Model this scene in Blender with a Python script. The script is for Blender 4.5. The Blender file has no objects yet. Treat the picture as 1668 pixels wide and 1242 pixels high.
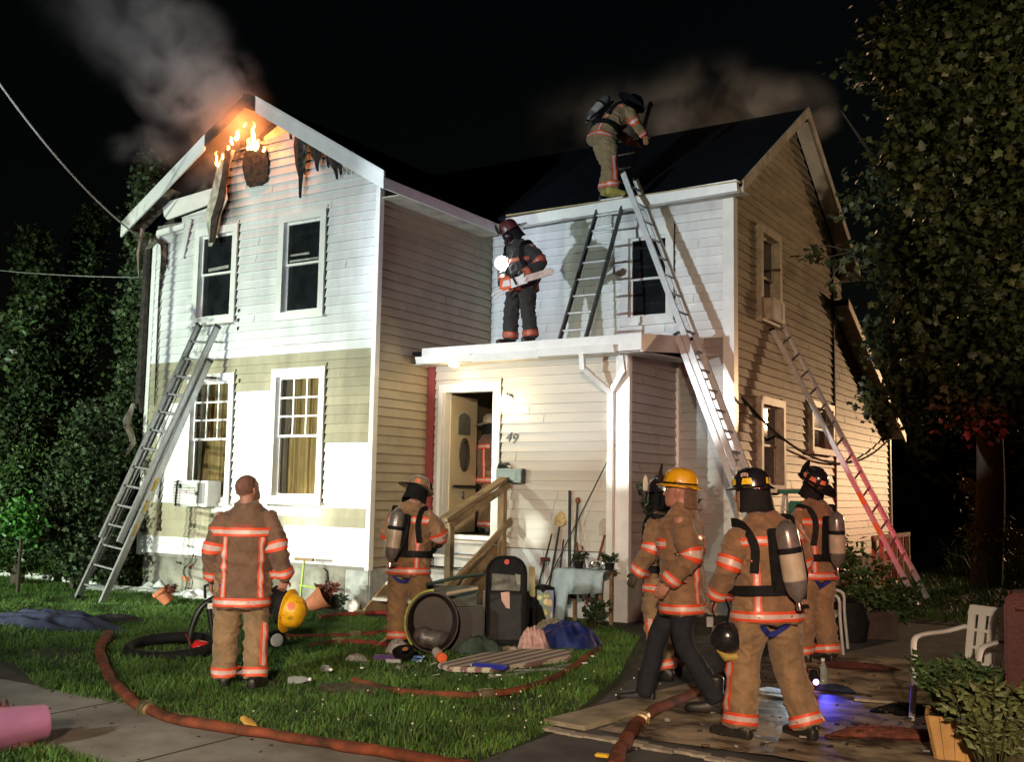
import bpy, bmesh, math, random
import numpy as np
from mathutils import Vector, Matrix, noise
from mathutils.bvhtree import BVHTree

random.seed(7)
rng = np.random.default_rng(7)
C = bpy.context.scene.collection
SC = bpy.context.scene
R = math.radians
V = Vector

# ------------------------------------------------------------------ camera
cam_data = bpy.data.cameras.new('camera')
cam = bpy.data.objects.new('camera', cam_data)
C.objects.link(cam)
YAW, PITCH, ROLL = R(-32.383), R(5.972), R(1.037)
d_ = V((math.sin(YAW) * math.cos(PITCH), math.cos(YAW) * math.cos(PITCH), math.sin(PITCH)))
r_ = V((math.cos(YAW), -math.sin(YAW), 0))
u_ = r_.cross(d_)
cr, sr = math.cos(ROLL), math.sin(ROLL)
CX = cr * r_ + sr * u_
CU = -sr * r_ + cr * u_
CAMP = V((0, 0, 1.7))
cam.matrix_world = Matrix(((CX.x, CU.x, -d_.x, CAMP.x), (CX.y, CU.y, -d_.y, CAMP.y), (CX.z, CU.z, -d_.z, CAMP.z), (0, 0, 0, 1)))
FPX = 1700.0
cam_data.sensor_width = 36
cam_data.lens = FPX / 1668 * 36
cam_data.clip_start = 0.05
cam_data.clip_end = 600
SC.camera = cam

# ------------------------------------------------------------------ world: night sky
w = bpy.data.worlds.new('World')
SC.world = w
w.use_nodes = True
nt = w.node_tree
bg = nt.nodes['Background']
sky = nt.nodes.new('ShaderNodeTexSky')
sky.sky_type = 'NISHITA'
sky.sun_disc = False
sky.sun_elevation = R(3)
sky.sun_rotation = R(200)
nt.links.new(sky.outputs[0], bg.inputs[0])
bg.inputs[1].default_value = 0.0013

SC.view_settings.view_transform = 'Standard'
SC.view_settings.look = 'None'
SC.view_settings.exposure = 0.0
SC.view_settings.gamma = 1
SC.view_settings.use_curve_mapping = False
SC.cycles.use_denoising = True
SC.cycles.max_bounces = 6
SC.cycles.volume_bounces = 0
SC.cycles.transparent_max_bounces = 16
SC.cycles.sample_clamp_indirect = 4
SC.cycles.volume_step_rate = 1.5
SC.cycles.volume_max_steps = 256
SC.cycles.caustics_reflective = False
SC.cycles.caustics_refractive = False


def lamp(name, kind, loc, power, col, aim=None, angle=60, blend=0.3, size=0.15):
    d = bpy.data.lights.new(name, kind)
    d.energy = power
    d.color = col
    if kind in ('SPOT', 'POINT'):
        d.shadow_soft_size = size
    if kind == 'SPOT':
        d.spot_size = R(angle)
        d.spot_blend = blend
    o = bpy.data.objects.new(name, d)
    C.objects.link(o)
    o.location = loc
    if aim is not None:
        o.rotation_euler = (V(aim) - V(loc)).to_track_quat('-Z', 'Y').to_euler()
    return o


# fire engine scene lights and added fills on the street, left of the photographer
TRUCK = (-9.55, -1.0, 2.25)
lamp('engine_flood_and_fill', 'SPOT', TRUCK, 2700, (0.80, 0.91, 1.0), (-12.1, 11.3, 6.0), 40, 0.6, 0.10)
lamp('engine_flood_and_fill', 'SPOT', TRUCK, 9000, (0.92, 0.96, 1.0), (-14.0, 11.5, 11.2), 29, 0.5, 0.10)  # extra beam added to brighten the smoke plume
lamp('engine_flood_and_fill', 'SPOT', (-8.25, -1.3, 2.3), 5300, (0.80, 0.94, 1.0), (-6.9, 14.2, 5.4), 26, 0.35, 0.10)
lamp('engine_flood_and_fill', 'SPOT', TRUCK, 330, (1.0, 0.95, 0.92), (-7.6, 12.5, 1.6), 17, 0.6, 0.10)
lamp('engine_headlight', 'SPOT', (-14.5, -2.0, 1.25), 7800, (1.0, 0.96, 0.84), (-11.5, 11.28, 1.5), 27, 0.9, 0.09)
lamp('side_fill_lamp', 'SPOT', (-15.5, -2.0, 2.4), 3000, (0.84, 1.0, 0.70), (-18.6, 15.0, 4.2), 30, 0.9, 0.15)  # fill added to bring out the left conifers
lamp('side_fill_lamp', 'SPOT', (-5.5, -6.0, 4.6), 3600, (0.95, 1.0, 0.86), (-8.2, 8.0, 0.0), 40, 0.8, 0.25)  # cool fill added to brighten the lawn
lamp('beacon_lamp', 'SPOT', (4.2, -1.0, 3.0), 1500, (1.0, 0.28, 0.50), (-9.4, 12.9, 4.9), 13, 0.9, 0.15)
lamp('beacon_lamp', 'SPOT', (4.2, -1.0, 3.0), 1300, (1.0, 0.20, 0.12), (2.0, 13.0, 4.2), 30, 1.0, 0.15)
lamp('side_fill_lamp', 'SPOT', (-15.5, -2.0, 2.4), 8200, (0.86, 1.0, 0.76), (-14.6, 11.0, 1.6), 62, 0.9, 0.15)  # broad fill added for the left lawn and conifers
# working lamps behind the photographer, aimed at the yard
lamp('street_floodlight', 'SPOT', (2.5, -5.5, 4.5), 7600, (1.0, 0.72, 0.50), (-4.4, 7.6, 0.35), 36, 0.75, 0.25)
lamp('engine_flood_and_fill', 'SPOT', TRUCK, 1000, (1.0, 1.0, 0.62), (0.6, 14.0, 6.6), 27, 0.6, 0.10)  # dim fill added for the maple, not one of the engine's lights
lamp('street_floodlight', 'SPOT', (4.5, -3.5, 3.2), 4600, (1.0, 0.74, 0.48), (-5.1, 18.0, 6.0), 20, 0.8, 0.25)
# added narrow spots that imitate glints on porch and wall and brighten the ladder
lamp('hotspot_fill', 'SPOT', TRUCK, 9000, (0.88, 1.0, 0.90), (-6.22, 12.45, 2.0), 2.6, 1.0, 0.05)
lamp('hotspot_fill', 'SPOT', TRUCK, 7000, (0.95, 1.0, 0.92), (-7.55, 12.5, 1.15), 2.4, 1.0, 0.05)
lamp('hotspot_fill', 'SPOT', (-14.5, -2.0, 1.25), 16000, (1.0, 0.95, 0.72), (-10.6, 11.25, 1.35), 4.5, 1.0, 0.05)
lamp('hotspot_fill', 'SPOT', TRUCK, 9000, (1.0, 1.0, 0.98), (-4.65, 16.5, 2.9), 6.0, 0.6, 0.05)
lamp('beacon_lamp', 'SPOT', (4.2, -1.0, 2.6), 1300, (1.0, 0.06, 0.08), (-5.3, 14.0, 2.2), 22, 1.0, 0.15)
lamp('beacon_lamp', 'SPOT', (4.2, -1.0, 3.4), 15000, (1.0, 0.05, 0.09), (-4.05, 17.2, 1.5), 8, 1.0, 0.1)
# sodium street lamp beyond the back garden
lamp('street_lamp_light', 'SPOT', (1.8, 38.0, 4.6), 7800, (1.0, 0.62, 0.33), (-5.3, 17.5, 4.0), 36, 0.5, 0.35)
lamp('street_lamp_light', 'SPOT', (-2.0, 38.0, 5.2), 9000, (1.0, 0.84, 0.68), (-7.0, 17.5, 9.6), 20, 0.8, 0.2)


# ------------------------------------------------------------------ survey helpers (photo pixel -> place in the yard)
def px_ray(x, y):
    return (CX * ((x - 834) / FPX) - CU * ((y - 621) / FPX) + d_)


def on_z(x, y, z=0.0):
    r = px_ray(x, y)
    return CAMP + r * ((z - CAMP.z) / r.z)


def on_y(x, y, Y):
    r = px_ray(x, y)
    return CAMP + r * ((Y - CAMP.y) / r.y)


def on_x(x, y, X):
    r = px_ray(x, y)
    return CAMP + r * ((X - CAMP.x) / r.x)


def at_depth(x, y, D):
    return CAMP + px_ray(x, y) * D


# ------------------------------------------------------------------ materials
MATS = {}


def mat(name, col, rough=0.6, metal=0.0, var=0.15, scale=6.0, bump=0.0, bscale=40.0, col2=None, spec=0.5,
        stretch=(1, 1, 1), rnd=0.0, emit=None, estr=0.0, coat=0.0, sheen=0.0, trans=0.0, alpha=1.0, contrast=(0.35, 0.65)):
    if name in MATS:
        return MATS[name]
    m = bpy.data.materials.new(name)
    MATS[name] = m
    m.use_nodes = True
    t = m.node_tree
    N, L = t.nodes, t.links
    b = N['Principled BSDF']
    tc = N.new('ShaderNodeTexCoord')
    mp = N.new('ShaderNodeMapping')
    mp.inputs['Scale'].default_value = stretch
    L.new(tc.outputs['Object'], mp.inputs[0])
    nz = N.new('ShaderNodeTexNoise')
    nz.inputs['Scale'].default_value = scale
    nz.inputs['Detail'].default_value = 6
    nz.inputs['Roughness'].default_value = 0.6
    L.new(mp.outputs[0], nz.inputs['Vector'])
    cr_ = N.new('ShaderNodeValToRGB')
    c1 = [max(0, c * (1 - var)) for c in col[:3]] + [1]
    c2 = list(col2) + [1] if col2 else [min(1, c * (1 + var)) for c in col[:3]] + [1]
    cr_.color_ramp.elements[0].color = c1
    cr_.color_ramp.elements[1].color = c2
    cr_.color_ramp.elements[0].position = contrast[0]
    cr_.color_ramp.elements[1].position = contrast[1]
    L.new(nz.outputs['Fac'], cr_.inputs[0])
    last = cr_.outputs[0]
    if rnd:
        oi = N.new('ShaderNodeObjectInfo')
        mr = N.new('ShaderNodeMapRange')
        mr.inputs['To Min'].default_value = 1 - rnd
        mr.inputs['To Max'].default_value = 1 + rnd
        L.new(oi.outputs['Random'], mr.inputs['Value'])
        hs = N.new('ShaderNodeHueSaturation')
        L.new(mr.outputs[0], hs.inputs['Value'])
        L.new(last, hs.inputs['Color'])
        last = hs.outputs[0]
    L.new(last, b.inputs['Base Color'])
    b.inputs['Roughness'].default_value = rough
    b.inputs['Metallic'].default_value = metal
    b.inputs['Specular IOR Level'].default_value = spec
    b.inputs['Coat Weight'].default_value = coat
    b.inputs['Sheen Weight'].default_value = sheen
    b.inputs['Transmission Weight'].default_value = trans
    b.inputs['Alpha'].default_value = alpha
    if emit:
        b.inputs['Emission Color'].default_value = list(emit) + [1]
        b.inputs['Emission Strength'].default_value = estr
    if bump:
        n2 = N.new('ShaderNodeTexNoise')
        n2.inputs['Scale'].default_value = bscale
        n2.inputs['Detail'].default_value = 5
        L.new(mp.outputs[0], n2.inputs['Vector'])
        bp = N.new('ShaderNodeBump')
        bp.inputs['Strength'].default_value = bump
        bp.inputs['Distance'].default_value = 0.01
        L.new(n2.outputs['Fac'], bp.inputs['Height'])
        L.new(bp.outputs[0], b.inputs['Normal'])
    return m


M_WHITE = mat('white_vinyl', (0.72, 0.73, 0.74), 0.38, var=0.13, scale=2.2, rnd=0.06, bump=0.12, bscale=18, stretch=(1.2, 1.2, 0.35))
M_TAN = mat('tan_vinyl', (0.34, 0.315, 0.225), 0.42, var=0.20, scale=2.2, rnd=0.08, bump=0.12, bscale=18, stretch=(1.2, 1.2, 0.35))
M_GABLE = mat('weathered_tan_vinyl', (0.37, 0.31, 0.22), 0.5, var=0.22, scale=3.0, rnd=0.08, bump=0.25, bscale=14, stretch=(1, 0.5, 2))
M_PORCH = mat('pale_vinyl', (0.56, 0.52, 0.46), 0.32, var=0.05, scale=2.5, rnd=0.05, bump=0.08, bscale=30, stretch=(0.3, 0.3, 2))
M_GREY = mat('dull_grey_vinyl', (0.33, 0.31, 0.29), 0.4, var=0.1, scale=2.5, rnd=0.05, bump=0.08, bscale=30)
M_SIDE = mat('tan_side_vinyl', (0.36, 0.31, 0.22), 0.42, var=0.10, scale=2.5, rnd=0.05, bump=0.08, bscale=30)  # own tan colour of the side wall boards
M_TRIM = mat('white_trim', (0.78, 0.78, 0.76), 0.35, var=0.06, scale=5, bump=0.05)
M_RAKE = mat('scorched_rake_paint', (0.24, 0.21, 0.18), 0.5, var=0.5, scale=1.7, col2=(0.78, 0.78, 0.76), contrast=(0.30, 0.48), bump=0.1)
M_ROOF = mat('dark_shingles', (0.008, 0.010, 0.015), 0.9, var=0.4, scale=9, bump=0.6, bscale=16, stretch=(1, 3, 3), spec=0.08)
M_SOFFIT = mat('soffit_boards', (0.42, 0.38, 0.31), 0.6, var=0.3, scale=4, bump=0.2)
M_CHAR = mat('charred_wood', (0.012, 0.011, 0.010), 0.85, var=0.6, scale=14, col2=(0.05, 0.04, 0.032), bump=0.9, bscale=30)
M_SCORCH = mat('scorched_vinyl', (0.03, 0.026, 0.02), 0.7, var=0.5, scale=5, col2=(0.36, 0.31, 0.22), bump=0.4, bscale=20, contrast=(0.42, 0.62))
M_SHEATH = mat('yellow_sheathing', (0.62, 0.50, 0.24), 0.7, var=0.2, scale=6, bump=0.2)
M_GLASS = mat('dark_window_glass', (0.012, 0.014, 0.016), 0.06, var=0.4, scale=3, spec=0.6)
M_CLEAR = mat('clear_glass', (0.9, 0.9, 0.9), 0.02, var=0.0, trans=1.0, spec=0.5)
M_CURT = mat('brown_curtain', (0.30, 0.20, 0.085), 0.9, var=0.25, scale=7, stretch=(3, 3, 0.4), bump=0.3, bscale=20)
M_CURT2 = mat('dark_drape', (0.10, 0.07, 0.05), 0.9, var=0.3, scale=9, stretch=(3, 3, 0.4))
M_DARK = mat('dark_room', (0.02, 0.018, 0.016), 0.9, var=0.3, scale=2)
M_CONC = mat('stained_concrete', (0.20, 0.19, 0.15), 0.85, var=0.45, scale=2.6, col2=(0.36, 0.35, 0.30), bump=0.5, bscale=18)
M_PATCH = mat('grey_parging', (0.38, 0.41, 0.40), 0.8, var=0.25, scale=5, bump=0.35, bscale=20)
M_DOOR = mat('cream_door', (0.72, 0.62, 0.40), 0.4, var=0.05, scale=3)
M_REDTRIM = mat('dark_red_trim', (0.25, 0.045, 0.045), 0.5, var=0.15, scale=5)
M_BLACKMETAL = mat('black_metal', (0.015, 0.015, 0.016), 0.4, var=0.3, scale=8, spec=0.6)
M_ALU = mat('brushed_aluminium', (0.40, 0.41, 0.42), 0.40, 0.75, var=0.12, scale=12, stretch=(1, 1, 0.2), bump=0.1, bscale=60)
M_ALUWHITE = mat('bright_aluminium', (0.80, 0.80, 0.80), 0.42, 0.35, var=0.08, scale=12)
M_DARKRAIL = mat('dark_fibreglass', (0.10, 0.105, 0.11), 0.5, 0.2, var=0.2, scale=10)
M_YEL = mat('yellow_label', (0.85, 0.55, 0.03), 0.5, var=0.05)
M_WOOD = mat('weathered_lumber', (0.30, 0.21, 0.11), 0.75, var=0.35, scale=4, stretch=(1, 1, 1), bump=0.4, bscale=25)
M_STEP = mat('painted_step', (0.55, 0.50, 0.46), 0.6, var=0.15, scale=5, bump=0.1)
M_RUBBER = mat('black_rubber', (0.010, 0.010, 0.010), 0.8, spec=0.2, var=0.4, scale=9)
M_SHOE = mat('boot_leather', (0.02, 0.018, 0.016), 0.45, var=0.4, scale=9, spec=0.5)
M_NYLON = mat('black_nylon', (0.010, 0.010, 0.011), 0.75, spec=0.2, var=0.4, scale=14, bump=0.2, bscale=60)
M_ORANGE = mat('orange_stripe', (0.80, 0.085, 0.025), 0.5, var=0.08, scale=30, bump=0.15, bscale=80)
M_SILVER = mat('silver_stripe', (0.64, 0.46, 0.42), 0.35, var=0.12, scale=24)
M_SKIN = mat('skin', (0.42, 0.20, 0.14), 0.5, var=0.12, scale=14, bump=0.06, bscale=60)
M_HAIR = mat('short_dark_hair', (0.035, 0.025, 0.02), 0.8, var=0.4, scale=60, bump=0.5, bscale=160)
M_TANK = mat('tank_composite', (0.50, 0.42, 0.31), 0.32, var=0.2, scale=7, coat=0.4)
M_TANKG = mat('tank_grey', (0.20, 0.18, 0.17), 0.3, 0.3, var=0.3, scale=9, coat=0.3)
M_STEEL = mat('polished_steel', (0.6, 0.6, 0.6), 0.25, 1.0, var=0.1, scale=9)
M_BLUE = mat('blue_webbing', (0.02, 0.03, 0.22), 0.6, var=0.2, scale=30)
M_YHELM = mat('yellow_helmet_shell', (0.30, 0.14, 0.02), 0.4, var=0.3, scale=13, col2=(0.80, 0.42, 0.012), contrast=(0.30, 0.44), coat=0.3, bump=0.15, bscale=40)
M_BHELM = mat('black_helmet_shell', (0.014, 0.014, 0.018), 0.22, var=0.3, scale=8, coat=0.6)
M_THELM = mat('soot_tan_helmet', (0.30, 0.23, 0.15), 0.5, var=0.4, scale=10)
M_RHELM = mat('dark_red_helmet', (0.10, 0.03, 0.03), 0.35, var=0.3, scale=10)
M_YREF = mat('yellow_reflector', (0.90, 0.62, 0.02), 0.35, var=0.06, scale=20)
M_OREF = mat('orange_reflector', (0.85, 0.22, 0.12), 0.4, var=0.15, scale=20)
M_TERRA = mat('terracotta', (0.46, 0.15, 0.07), 0.75, var=0.2, scale=8, bump=0.2)
M_DENIM = mat('dark_navy_trousers', (0.010, 0.013, 0.020), 0.85, var=0.3, scale=20, bump=0.2)
M_HOSE = mat('orange_hose_jacket', (0.09, 0.04, 0.025), 0.85, var=0.3, scale=5, col2=(0.28, 0.075, 0.035), bump=0.6, bscale=150, spec=0.2)
M_HOSER = mat('red_hose_jacket', (0.10, 0.025, 0.02), 0.85, var=0.3, scale=5, col2=(0.28, 0.035, 0.03), bump=0.6, bscale=150, spec=0.2)


def soot(m, pts):
    """soot that has settled on the boards round the burnt hole and over the windows: points are (x, z, reach_x, reach_z, strength) in house coordinates"""
    t = m.node_tree
    N, L = t.nodes, t.links
    b = N['Principled BSDF']
    src = b.inputs['Base Color'].links[0].from_socket
    tc = N.new('ShaderNodeTexCoord')
    nz = N.new('ShaderNodeTexNoise'); nz.inputs['Scale'].default_value = 2.2; nz.inputs['Detail'].default_value = 7; nz.inputs['Roughness'].default_value = 0.65
    mp = N.new('ShaderNodeMapping'); mp.inputs['Scale'].default_value = (1.6, 1.6, 0.7)
    L.new(tc.outputs['Object'], mp.inputs[0]); L.new(mp.outputs[0], nz.inputs['Vector'])
    last = None
    for x, z, rx, rz, k in pts:
        sb = N.new('ShaderNodeVectorMath'); sb.operation = 'SUBTRACT'; sb.inputs[1].default_value = (x, 0, z); L.new(tc.outputs['Object'], sb.inputs[0])
        dv = N.new('ShaderNodeVectorMath'); dv.operation = 'DIVIDE'; dv.inputs[1].default_value = (rx, 50, rz); L.new(sb.outputs[0], dv.inputs[0])
        ln = N.new('ShaderNodeVectorMath'); ln.operation = 'LENGTH'; L.new(dv.outputs[0], ln.inputs[0])
        mr = N.new('ShaderNodeMapRange'); mr.interpolation_type = 'SMOOTHSTEP'
        mr.inputs['From Min'].default_value = 1; mr.inputs['From Max'].default_value = 0; mr.inputs['To Max'].default_value = k
        L.new(ln.outputs['Value'], mr.inputs['Value'])
        if last is None:
            last = mr.outputs[0]
        else:
            ad = N.new('ShaderNodeMath'); ad.operation = 'MAXIMUM'; L.new(last, ad.inputs[0]); L.new(mr.outputs[0], ad.inputs[1]); last = ad.outputs[0]
    n2 = N.new('ShaderNodeMapRange'); n2.inputs['From Min'].default_value = 0.25; n2.inputs['From Max'].default_value = 0.72; n2.inputs['To Min'].default_value = 0.35; n2.inputs['To Max'].default_value = 1.25
    L.new(nz.outputs['Fac'], n2.inputs['Value'])
    mu = N.new('ShaderNodeMath'); mu.operation = 'MULTIPLY'; mu.use_clamp = True; L.new(last, mu.inputs[0]); L.new(n2.outputs[0], mu.inputs[1])
    mx = N.new('ShaderNodeMix'); mx.data_type = 'RGBA'
    L.new(mu.outputs[0], mx.inputs[0]); L.new(src, mx.inputs[6]); mx.inputs[7].default_value = (0.05, 0.04, 0.03, 1)
    L.new(mx.outputs[2], b.inputs['Base Color'])


def island_tint(m, lo=0.55, hi=1.5):
    """every leaf or blade its own brightness"""
    t = m.node_tree
    N, L = t.nodes, t.links
    b = N['Principled BSDF']
    src = b.inputs['Base Color'].links[0].from_socket
    g = N.new('ShaderNodeNewGeometry'); mr = N.new('ShaderNodeMapRange'); mr.inputs['To Min'].default_value = lo; mr.inputs['To Max'].default_value = hi
    hs = N.new('ShaderNodeHueSaturation')
    L.new(g.outputs['Random Per Island'], mr.inputs['Value']); L.new(mr.outputs[0], hs.inputs['Value']); L.new(src, hs.inputs['Color'])
    m2 = N.new('ShaderNodeMapRange'); m2.inputs['To Min'].default_value = 0.47; m2.inputs['To Max'].default_value = 0.53
    wn = N.new('ShaderNodeMath'); wn.operation = 'FRACT'; ml = N.new('ShaderNodeMath'); ml.operation = 'MULTIPLY'; ml.inputs[1].default_value = 37.7
    L.new(g.outputs['Random Per Island'], ml.inputs[0]); L.new(ml.outputs[0], wn.inputs[0]); L.new(wn.outputs[0], m2.inputs['Value']); L.new(m2.outputs[0], hs.inputs['Hue'])
    L.new(hs.outputs[0], b.inputs['Base Color'])


# house coordinates: the house stands at (-9.45, 11.28, 0)
soot(M_WHITE, [(-2.75, 7.05, 1.25, 0.85, 1.2), (-3.15, 6.2, 0.6, 1.0, 1.0), (-0.8, 6.75, 1.4, 0.6, 0.7), (-3.3, 5.95, 0.7, 0.35, 0.35), (-4.3, 5.9, 0.6, 0.6, 0.55), (3.0, 5.95, 2.4, 0.25, 0.30), (0.35, 5.8, 0.7, 0.5, 0.35)])

# ------------------------------------------------------------------ mesh helpers
def mesh_obj(name, verts, faces, mats, parent=None, mi=None, smooth=False):
    off = V((0, 0, 0))
    p = parent
    while p is not None:
        if p.get('_world'):
            off = off + p.location
        p = p.parent
    me = bpy.data.meshes.new(name)
    if off.length > 0:
        verts = [(v[0] - off.x, v[1] - off.y, v[2] - off.z) for v in verts]
    me.from_pydata([tuple(v) for v in verts], [], faces)
    if not isinstance(mats, (list, tuple)):
        mats = [mats]
    for m in mats:
        me.materials.append(m)
    if mi:
        me.polygons.foreach_set('material_index', mi)
    if smooth:
        me.polygons.foreach_set('use_smooth', [True] * len(me.polygons))
    me.update()
    o = bpy.data.objects.new(name, me)
    C.objects.link(o)
    if parent is not None:
        o.parent = parent
    return o


class MB:
    def __init__(s):
        s.v, s.f, s.m = [], [], []

    def add(s, vs, fs, mi=0):
        b = len(s.v)
        s.v += [tuple(v) for v in vs]
        s.f += [tuple(b + i for i in f) for f in fs]
        s.m += [mi] * len(fs)

    def box(s, lo, hi, mi=0):
        x0, y0, z0 = lo
        x1, y1, z1 = hi
        s.hexa([(x0, y0, z0), (x1, y0, z0), (x1, y1, z0), (x0, y1, z0), (x0, y0, z1), (x1, y0, z1), (x1, y1, z1), (x0, y1, z1)], mi)

    def hexa(s, p, mi=0):
        s.add(p, [(0, 3, 2, 1), (4, 5, 6, 7), (0, 1, 5, 4), (1, 2, 6, 5), (2, 3, 7, 6), (3, 0, 4, 7)], mi)

    def obox(s, c, ax, ay, az, mi=0):
        c, ax, ay, az = V(c), V(ax), V(ay), V(az)
        s.hexa([c - ax - ay - az, c + ax - ay - az, c + ax + ay - az, c - ax + ay - az, c - ax - ay + az, c + ax - ay + az, c + ax + ay + az, c - ax + ay + az], mi)

    def bar(s, a, b, wd, th, up=(0, 0, 1), mi=0):
        a, b = V(a), V(b)
        t = (b - a).normalized()
        n = V(up)
        n = (n - t * n.dot(t))
        if n.length < 1e-4:
            n = V((1, 0, 0)) - t * t.x
        n.normalize()
        sd = t.cross(n)
        s.obox((a + b) / 2, (b - a) / 2, sd * wd / 2, n * th / 2, mi)

    def tube(s, pts, rad, seg=8, mi=0, cap=True, flat=1.0, up=(0, 0, 1)):
        pts = [V(p) for p in pts]
        n = len(pts)
        if not isinstance(rad, (list, tuple)):
            rad = [rad] * n
        vs, fs = [], []
        ref = V(up)
        prev = None
        for i, p in enumerate(pts):
            t = (pts[min(i + 1, n - 1)] - pts[max(i - 1, 0)])
            if t.length < 1e-9:
                t = V((0, 0, 1))
            t.normalize()
            if prev is None:
                u = ref - t * ref.dot(t)
                if u.length < 1e-3:
                    u = V((1, 0.1, 0)) - t * V((1, 0.1, 0)).dot(t)
                u.normalize()
            else:
                u = prev - t * prev.dot(t)
                if u.length < 1e-4:
                    u = t.orthogonal()
                u.normalize()
            prev = u
            sd = t.cross(u)
            for k in range(seg):
                a = 2 * math.pi * k / seg
                vs.append(p + sd * (math.cos(a) * rad[i]) + u * (math.sin(a) * rad[i] * flat))
        for i in range(n - 1):
            for k in range(seg):
                k2 = (k + 1) % seg
                fs.append((i * seg + k, i * seg + k2, (i + 1) * seg + k2, (i + 1) * seg + k))
        if cap:
            fs.append(tuple(range(seg - 1, -1, -1)))
            fs.append(tuple((n - 1) * seg + k for k in range(seg)))
        s.add(vs, fs, mi)

    def rings(s, rings, mi=0, cap=True):
        n = len(rings[0])
        vs = [p for r in rings for p in r]
        fs = []
        for i in range(len(rings) - 1):
            for k in range(n):
                k2 = (k + 1) % n
                fs.append((i * n + k, i * n + k2, (i + 1) * n + k2, (i + 1) * n + k))
        if cap:
            fs.append(tuple(range(n - 1, -1, -1)))
            fs.append(tuple((len(rings) - 1) * n + k for k in range(n)))
        s.add(vs, fs, mi)

    def lathe(s, c, axis, prof, seg=16, mi=0, up=None, cap=True):
        c = V(c)
        a = V(axis).normalized()
        u = a.orthogonal().normalized()
        v = a.cross(u)
        rr = []
        for h, r in prof:
            rr.append([c + a * h + (u * math.cos(2 * math.pi * k / seg) + v * math.sin(2 * math.pi * k / seg)) * r for k in range(seg)])
        s.rings(rr, mi, cap)

    def prism(s, poly, d, mi=0):
        poly = [V(p) for p in poly]
        d = V(d)
        n = len(poly)
        s.add(poly + [p + d for p in poly], [tuple(range(n - 1, -1, -1)), tuple(range(n, 2 * n))] + [(i, (i + 1) % n, n + (i + 1) % n, n + i) for i in range(n)], mi)

    def build(s, name, mats, parent=None, smooth=False, kind=None, fix=True, bevel=0):
        o = mesh_obj(name, s.v, s.f, mats, parent, s.m if isinstance(mats, (list, tuple)) else None, smooth)
        if fix or bevel:
            bm = bmesh.new()
            bm.from_mesh(o.data)
            if fix:
                bmesh.ops.recalc_face_normals(bm, faces=bm.faces)
            if bevel:
                bmesh.ops.bevel(bm, geom=bm.edges, offset=bevel, segments=2, affect='EDGES')
            bm.to_mesh(o.data)
            bm.free()
        if smooth:
            try:
                o.data.set_sharp_from_angle(angle=R(48))
            except Exception:
                pass
        if kind:
            o['kind'] = kind
        return o


def tag(o, label, cat, group=None, kind=None):
    o['label'] = label
    o['category'] = cat
    if group:
        o['group'] = group
    if kind:
        o['kind'] = kind
    return o


def thing(name, label, cat, loc=(0, 0, 0), group=None, rotz=0.0, world=True):
    o = bpy.data.objects.new(name, None)
    o.empty_display_size = 0.2
    C.objects.link(o)
    o.location = loc
    o.rotation_euler = (0, 0, rotz)
    if world:
        o['_world'] = 1
    return tag(o, label, cat, group)


def spline(pts, n=40):
    """Catmull-Rom through the given points"""
    P = [V(p) for p in pts]
    P = [P[0] * 2 - P[1]] + P + [P[-1] * 2 - P[-2]]
    m = len(P) - 3
    out = []
    for i in range(n + 1):
        t = i / n * m
        k = min(int(t), m - 1)
        f = t - k
        a, b, c, d = P[k:k + 4]
        out.append(0.5 * ((2 * b) + (c - a) * f + (2 * a - 5 * b + 4 * c - d) * f * f + (3 * b - a - 3 * c + d) * f ** 3))
    return out


def lerp(a, b, t):
    return a + (b - a) * t
# ------------------------------------------------------------------ ground
def sheet(name, poly, z, m, kind='structure'):
    bm = bmesh.new()
    vs = [bm.verts.new((p[0], p[1], z)) for p in poly]
    bm.faces.new(vs)
    bmesh.ops.recalc_face_normals(bm, faces=bm.faces)
    for f in bm.faces:
        if f.normal.z < 0:
            f.normal_flip()
    me = bpy.data.meshes.new(name)
    bm.to_mesh(me)
    bm.free()
    me.materials.append(m)
    o = bpy.data.objects.new(name, me)
    C.objects.link(o)
    o['kind'] = kind
    return o


M_SOIL = mat('dark_soil', (0.035, 0.03, 0.02), 0.95, var=0.5, scale=2.0, col2=(0.07, 0.06, 0.035), bump=0.8, bscale=9)
M_LAWN = mat('lawn_soil', (0.020, 0.035, 0.010), 0.95, var=0.4, scale=3.0, bump=0.6, bscale=20)
M_WALK = mat('worn_sidewalk', (0.22, 0.20, 0.175), 0.85, var=0.3, scale=1.6, bump=0.35, bscale=40, col2=(0.33, 0.31, 0.28))
M_ASPH = mat('asphalt', (0.075, 0.075, 0.075), 0.8, var=0.35, scale=3, bump=0.6, bscale=70)
M_MAT = mat('muddy_tarp', (0.075, 0.045, 0.028), 0.6, var=0.5, scale=2.6, col2=(0.42, 0.35, 0.24), bump=0.8, bscale=18, stretch=(1.0, 1.5, 1), contrast=(0.38, 0.60))
M_MAT2 = mat('worn_board_strip', (0.26, 0.22, 0.14), 0.8, var=0.4, scale=4, col2=(0.42, 0.37, 0.26), bump=0.4, bscale=20)

sheet('ground', [(-140, -40), (60, -40), (60, 160), (-140, 160)], 0.0, M_SOIL)
sheet('sidewalk', [(-30, 4.22), (-3.62, 4.22), (-3.62, 5.42), (-30, 5.42)], 0.012, M_WALK)
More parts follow.
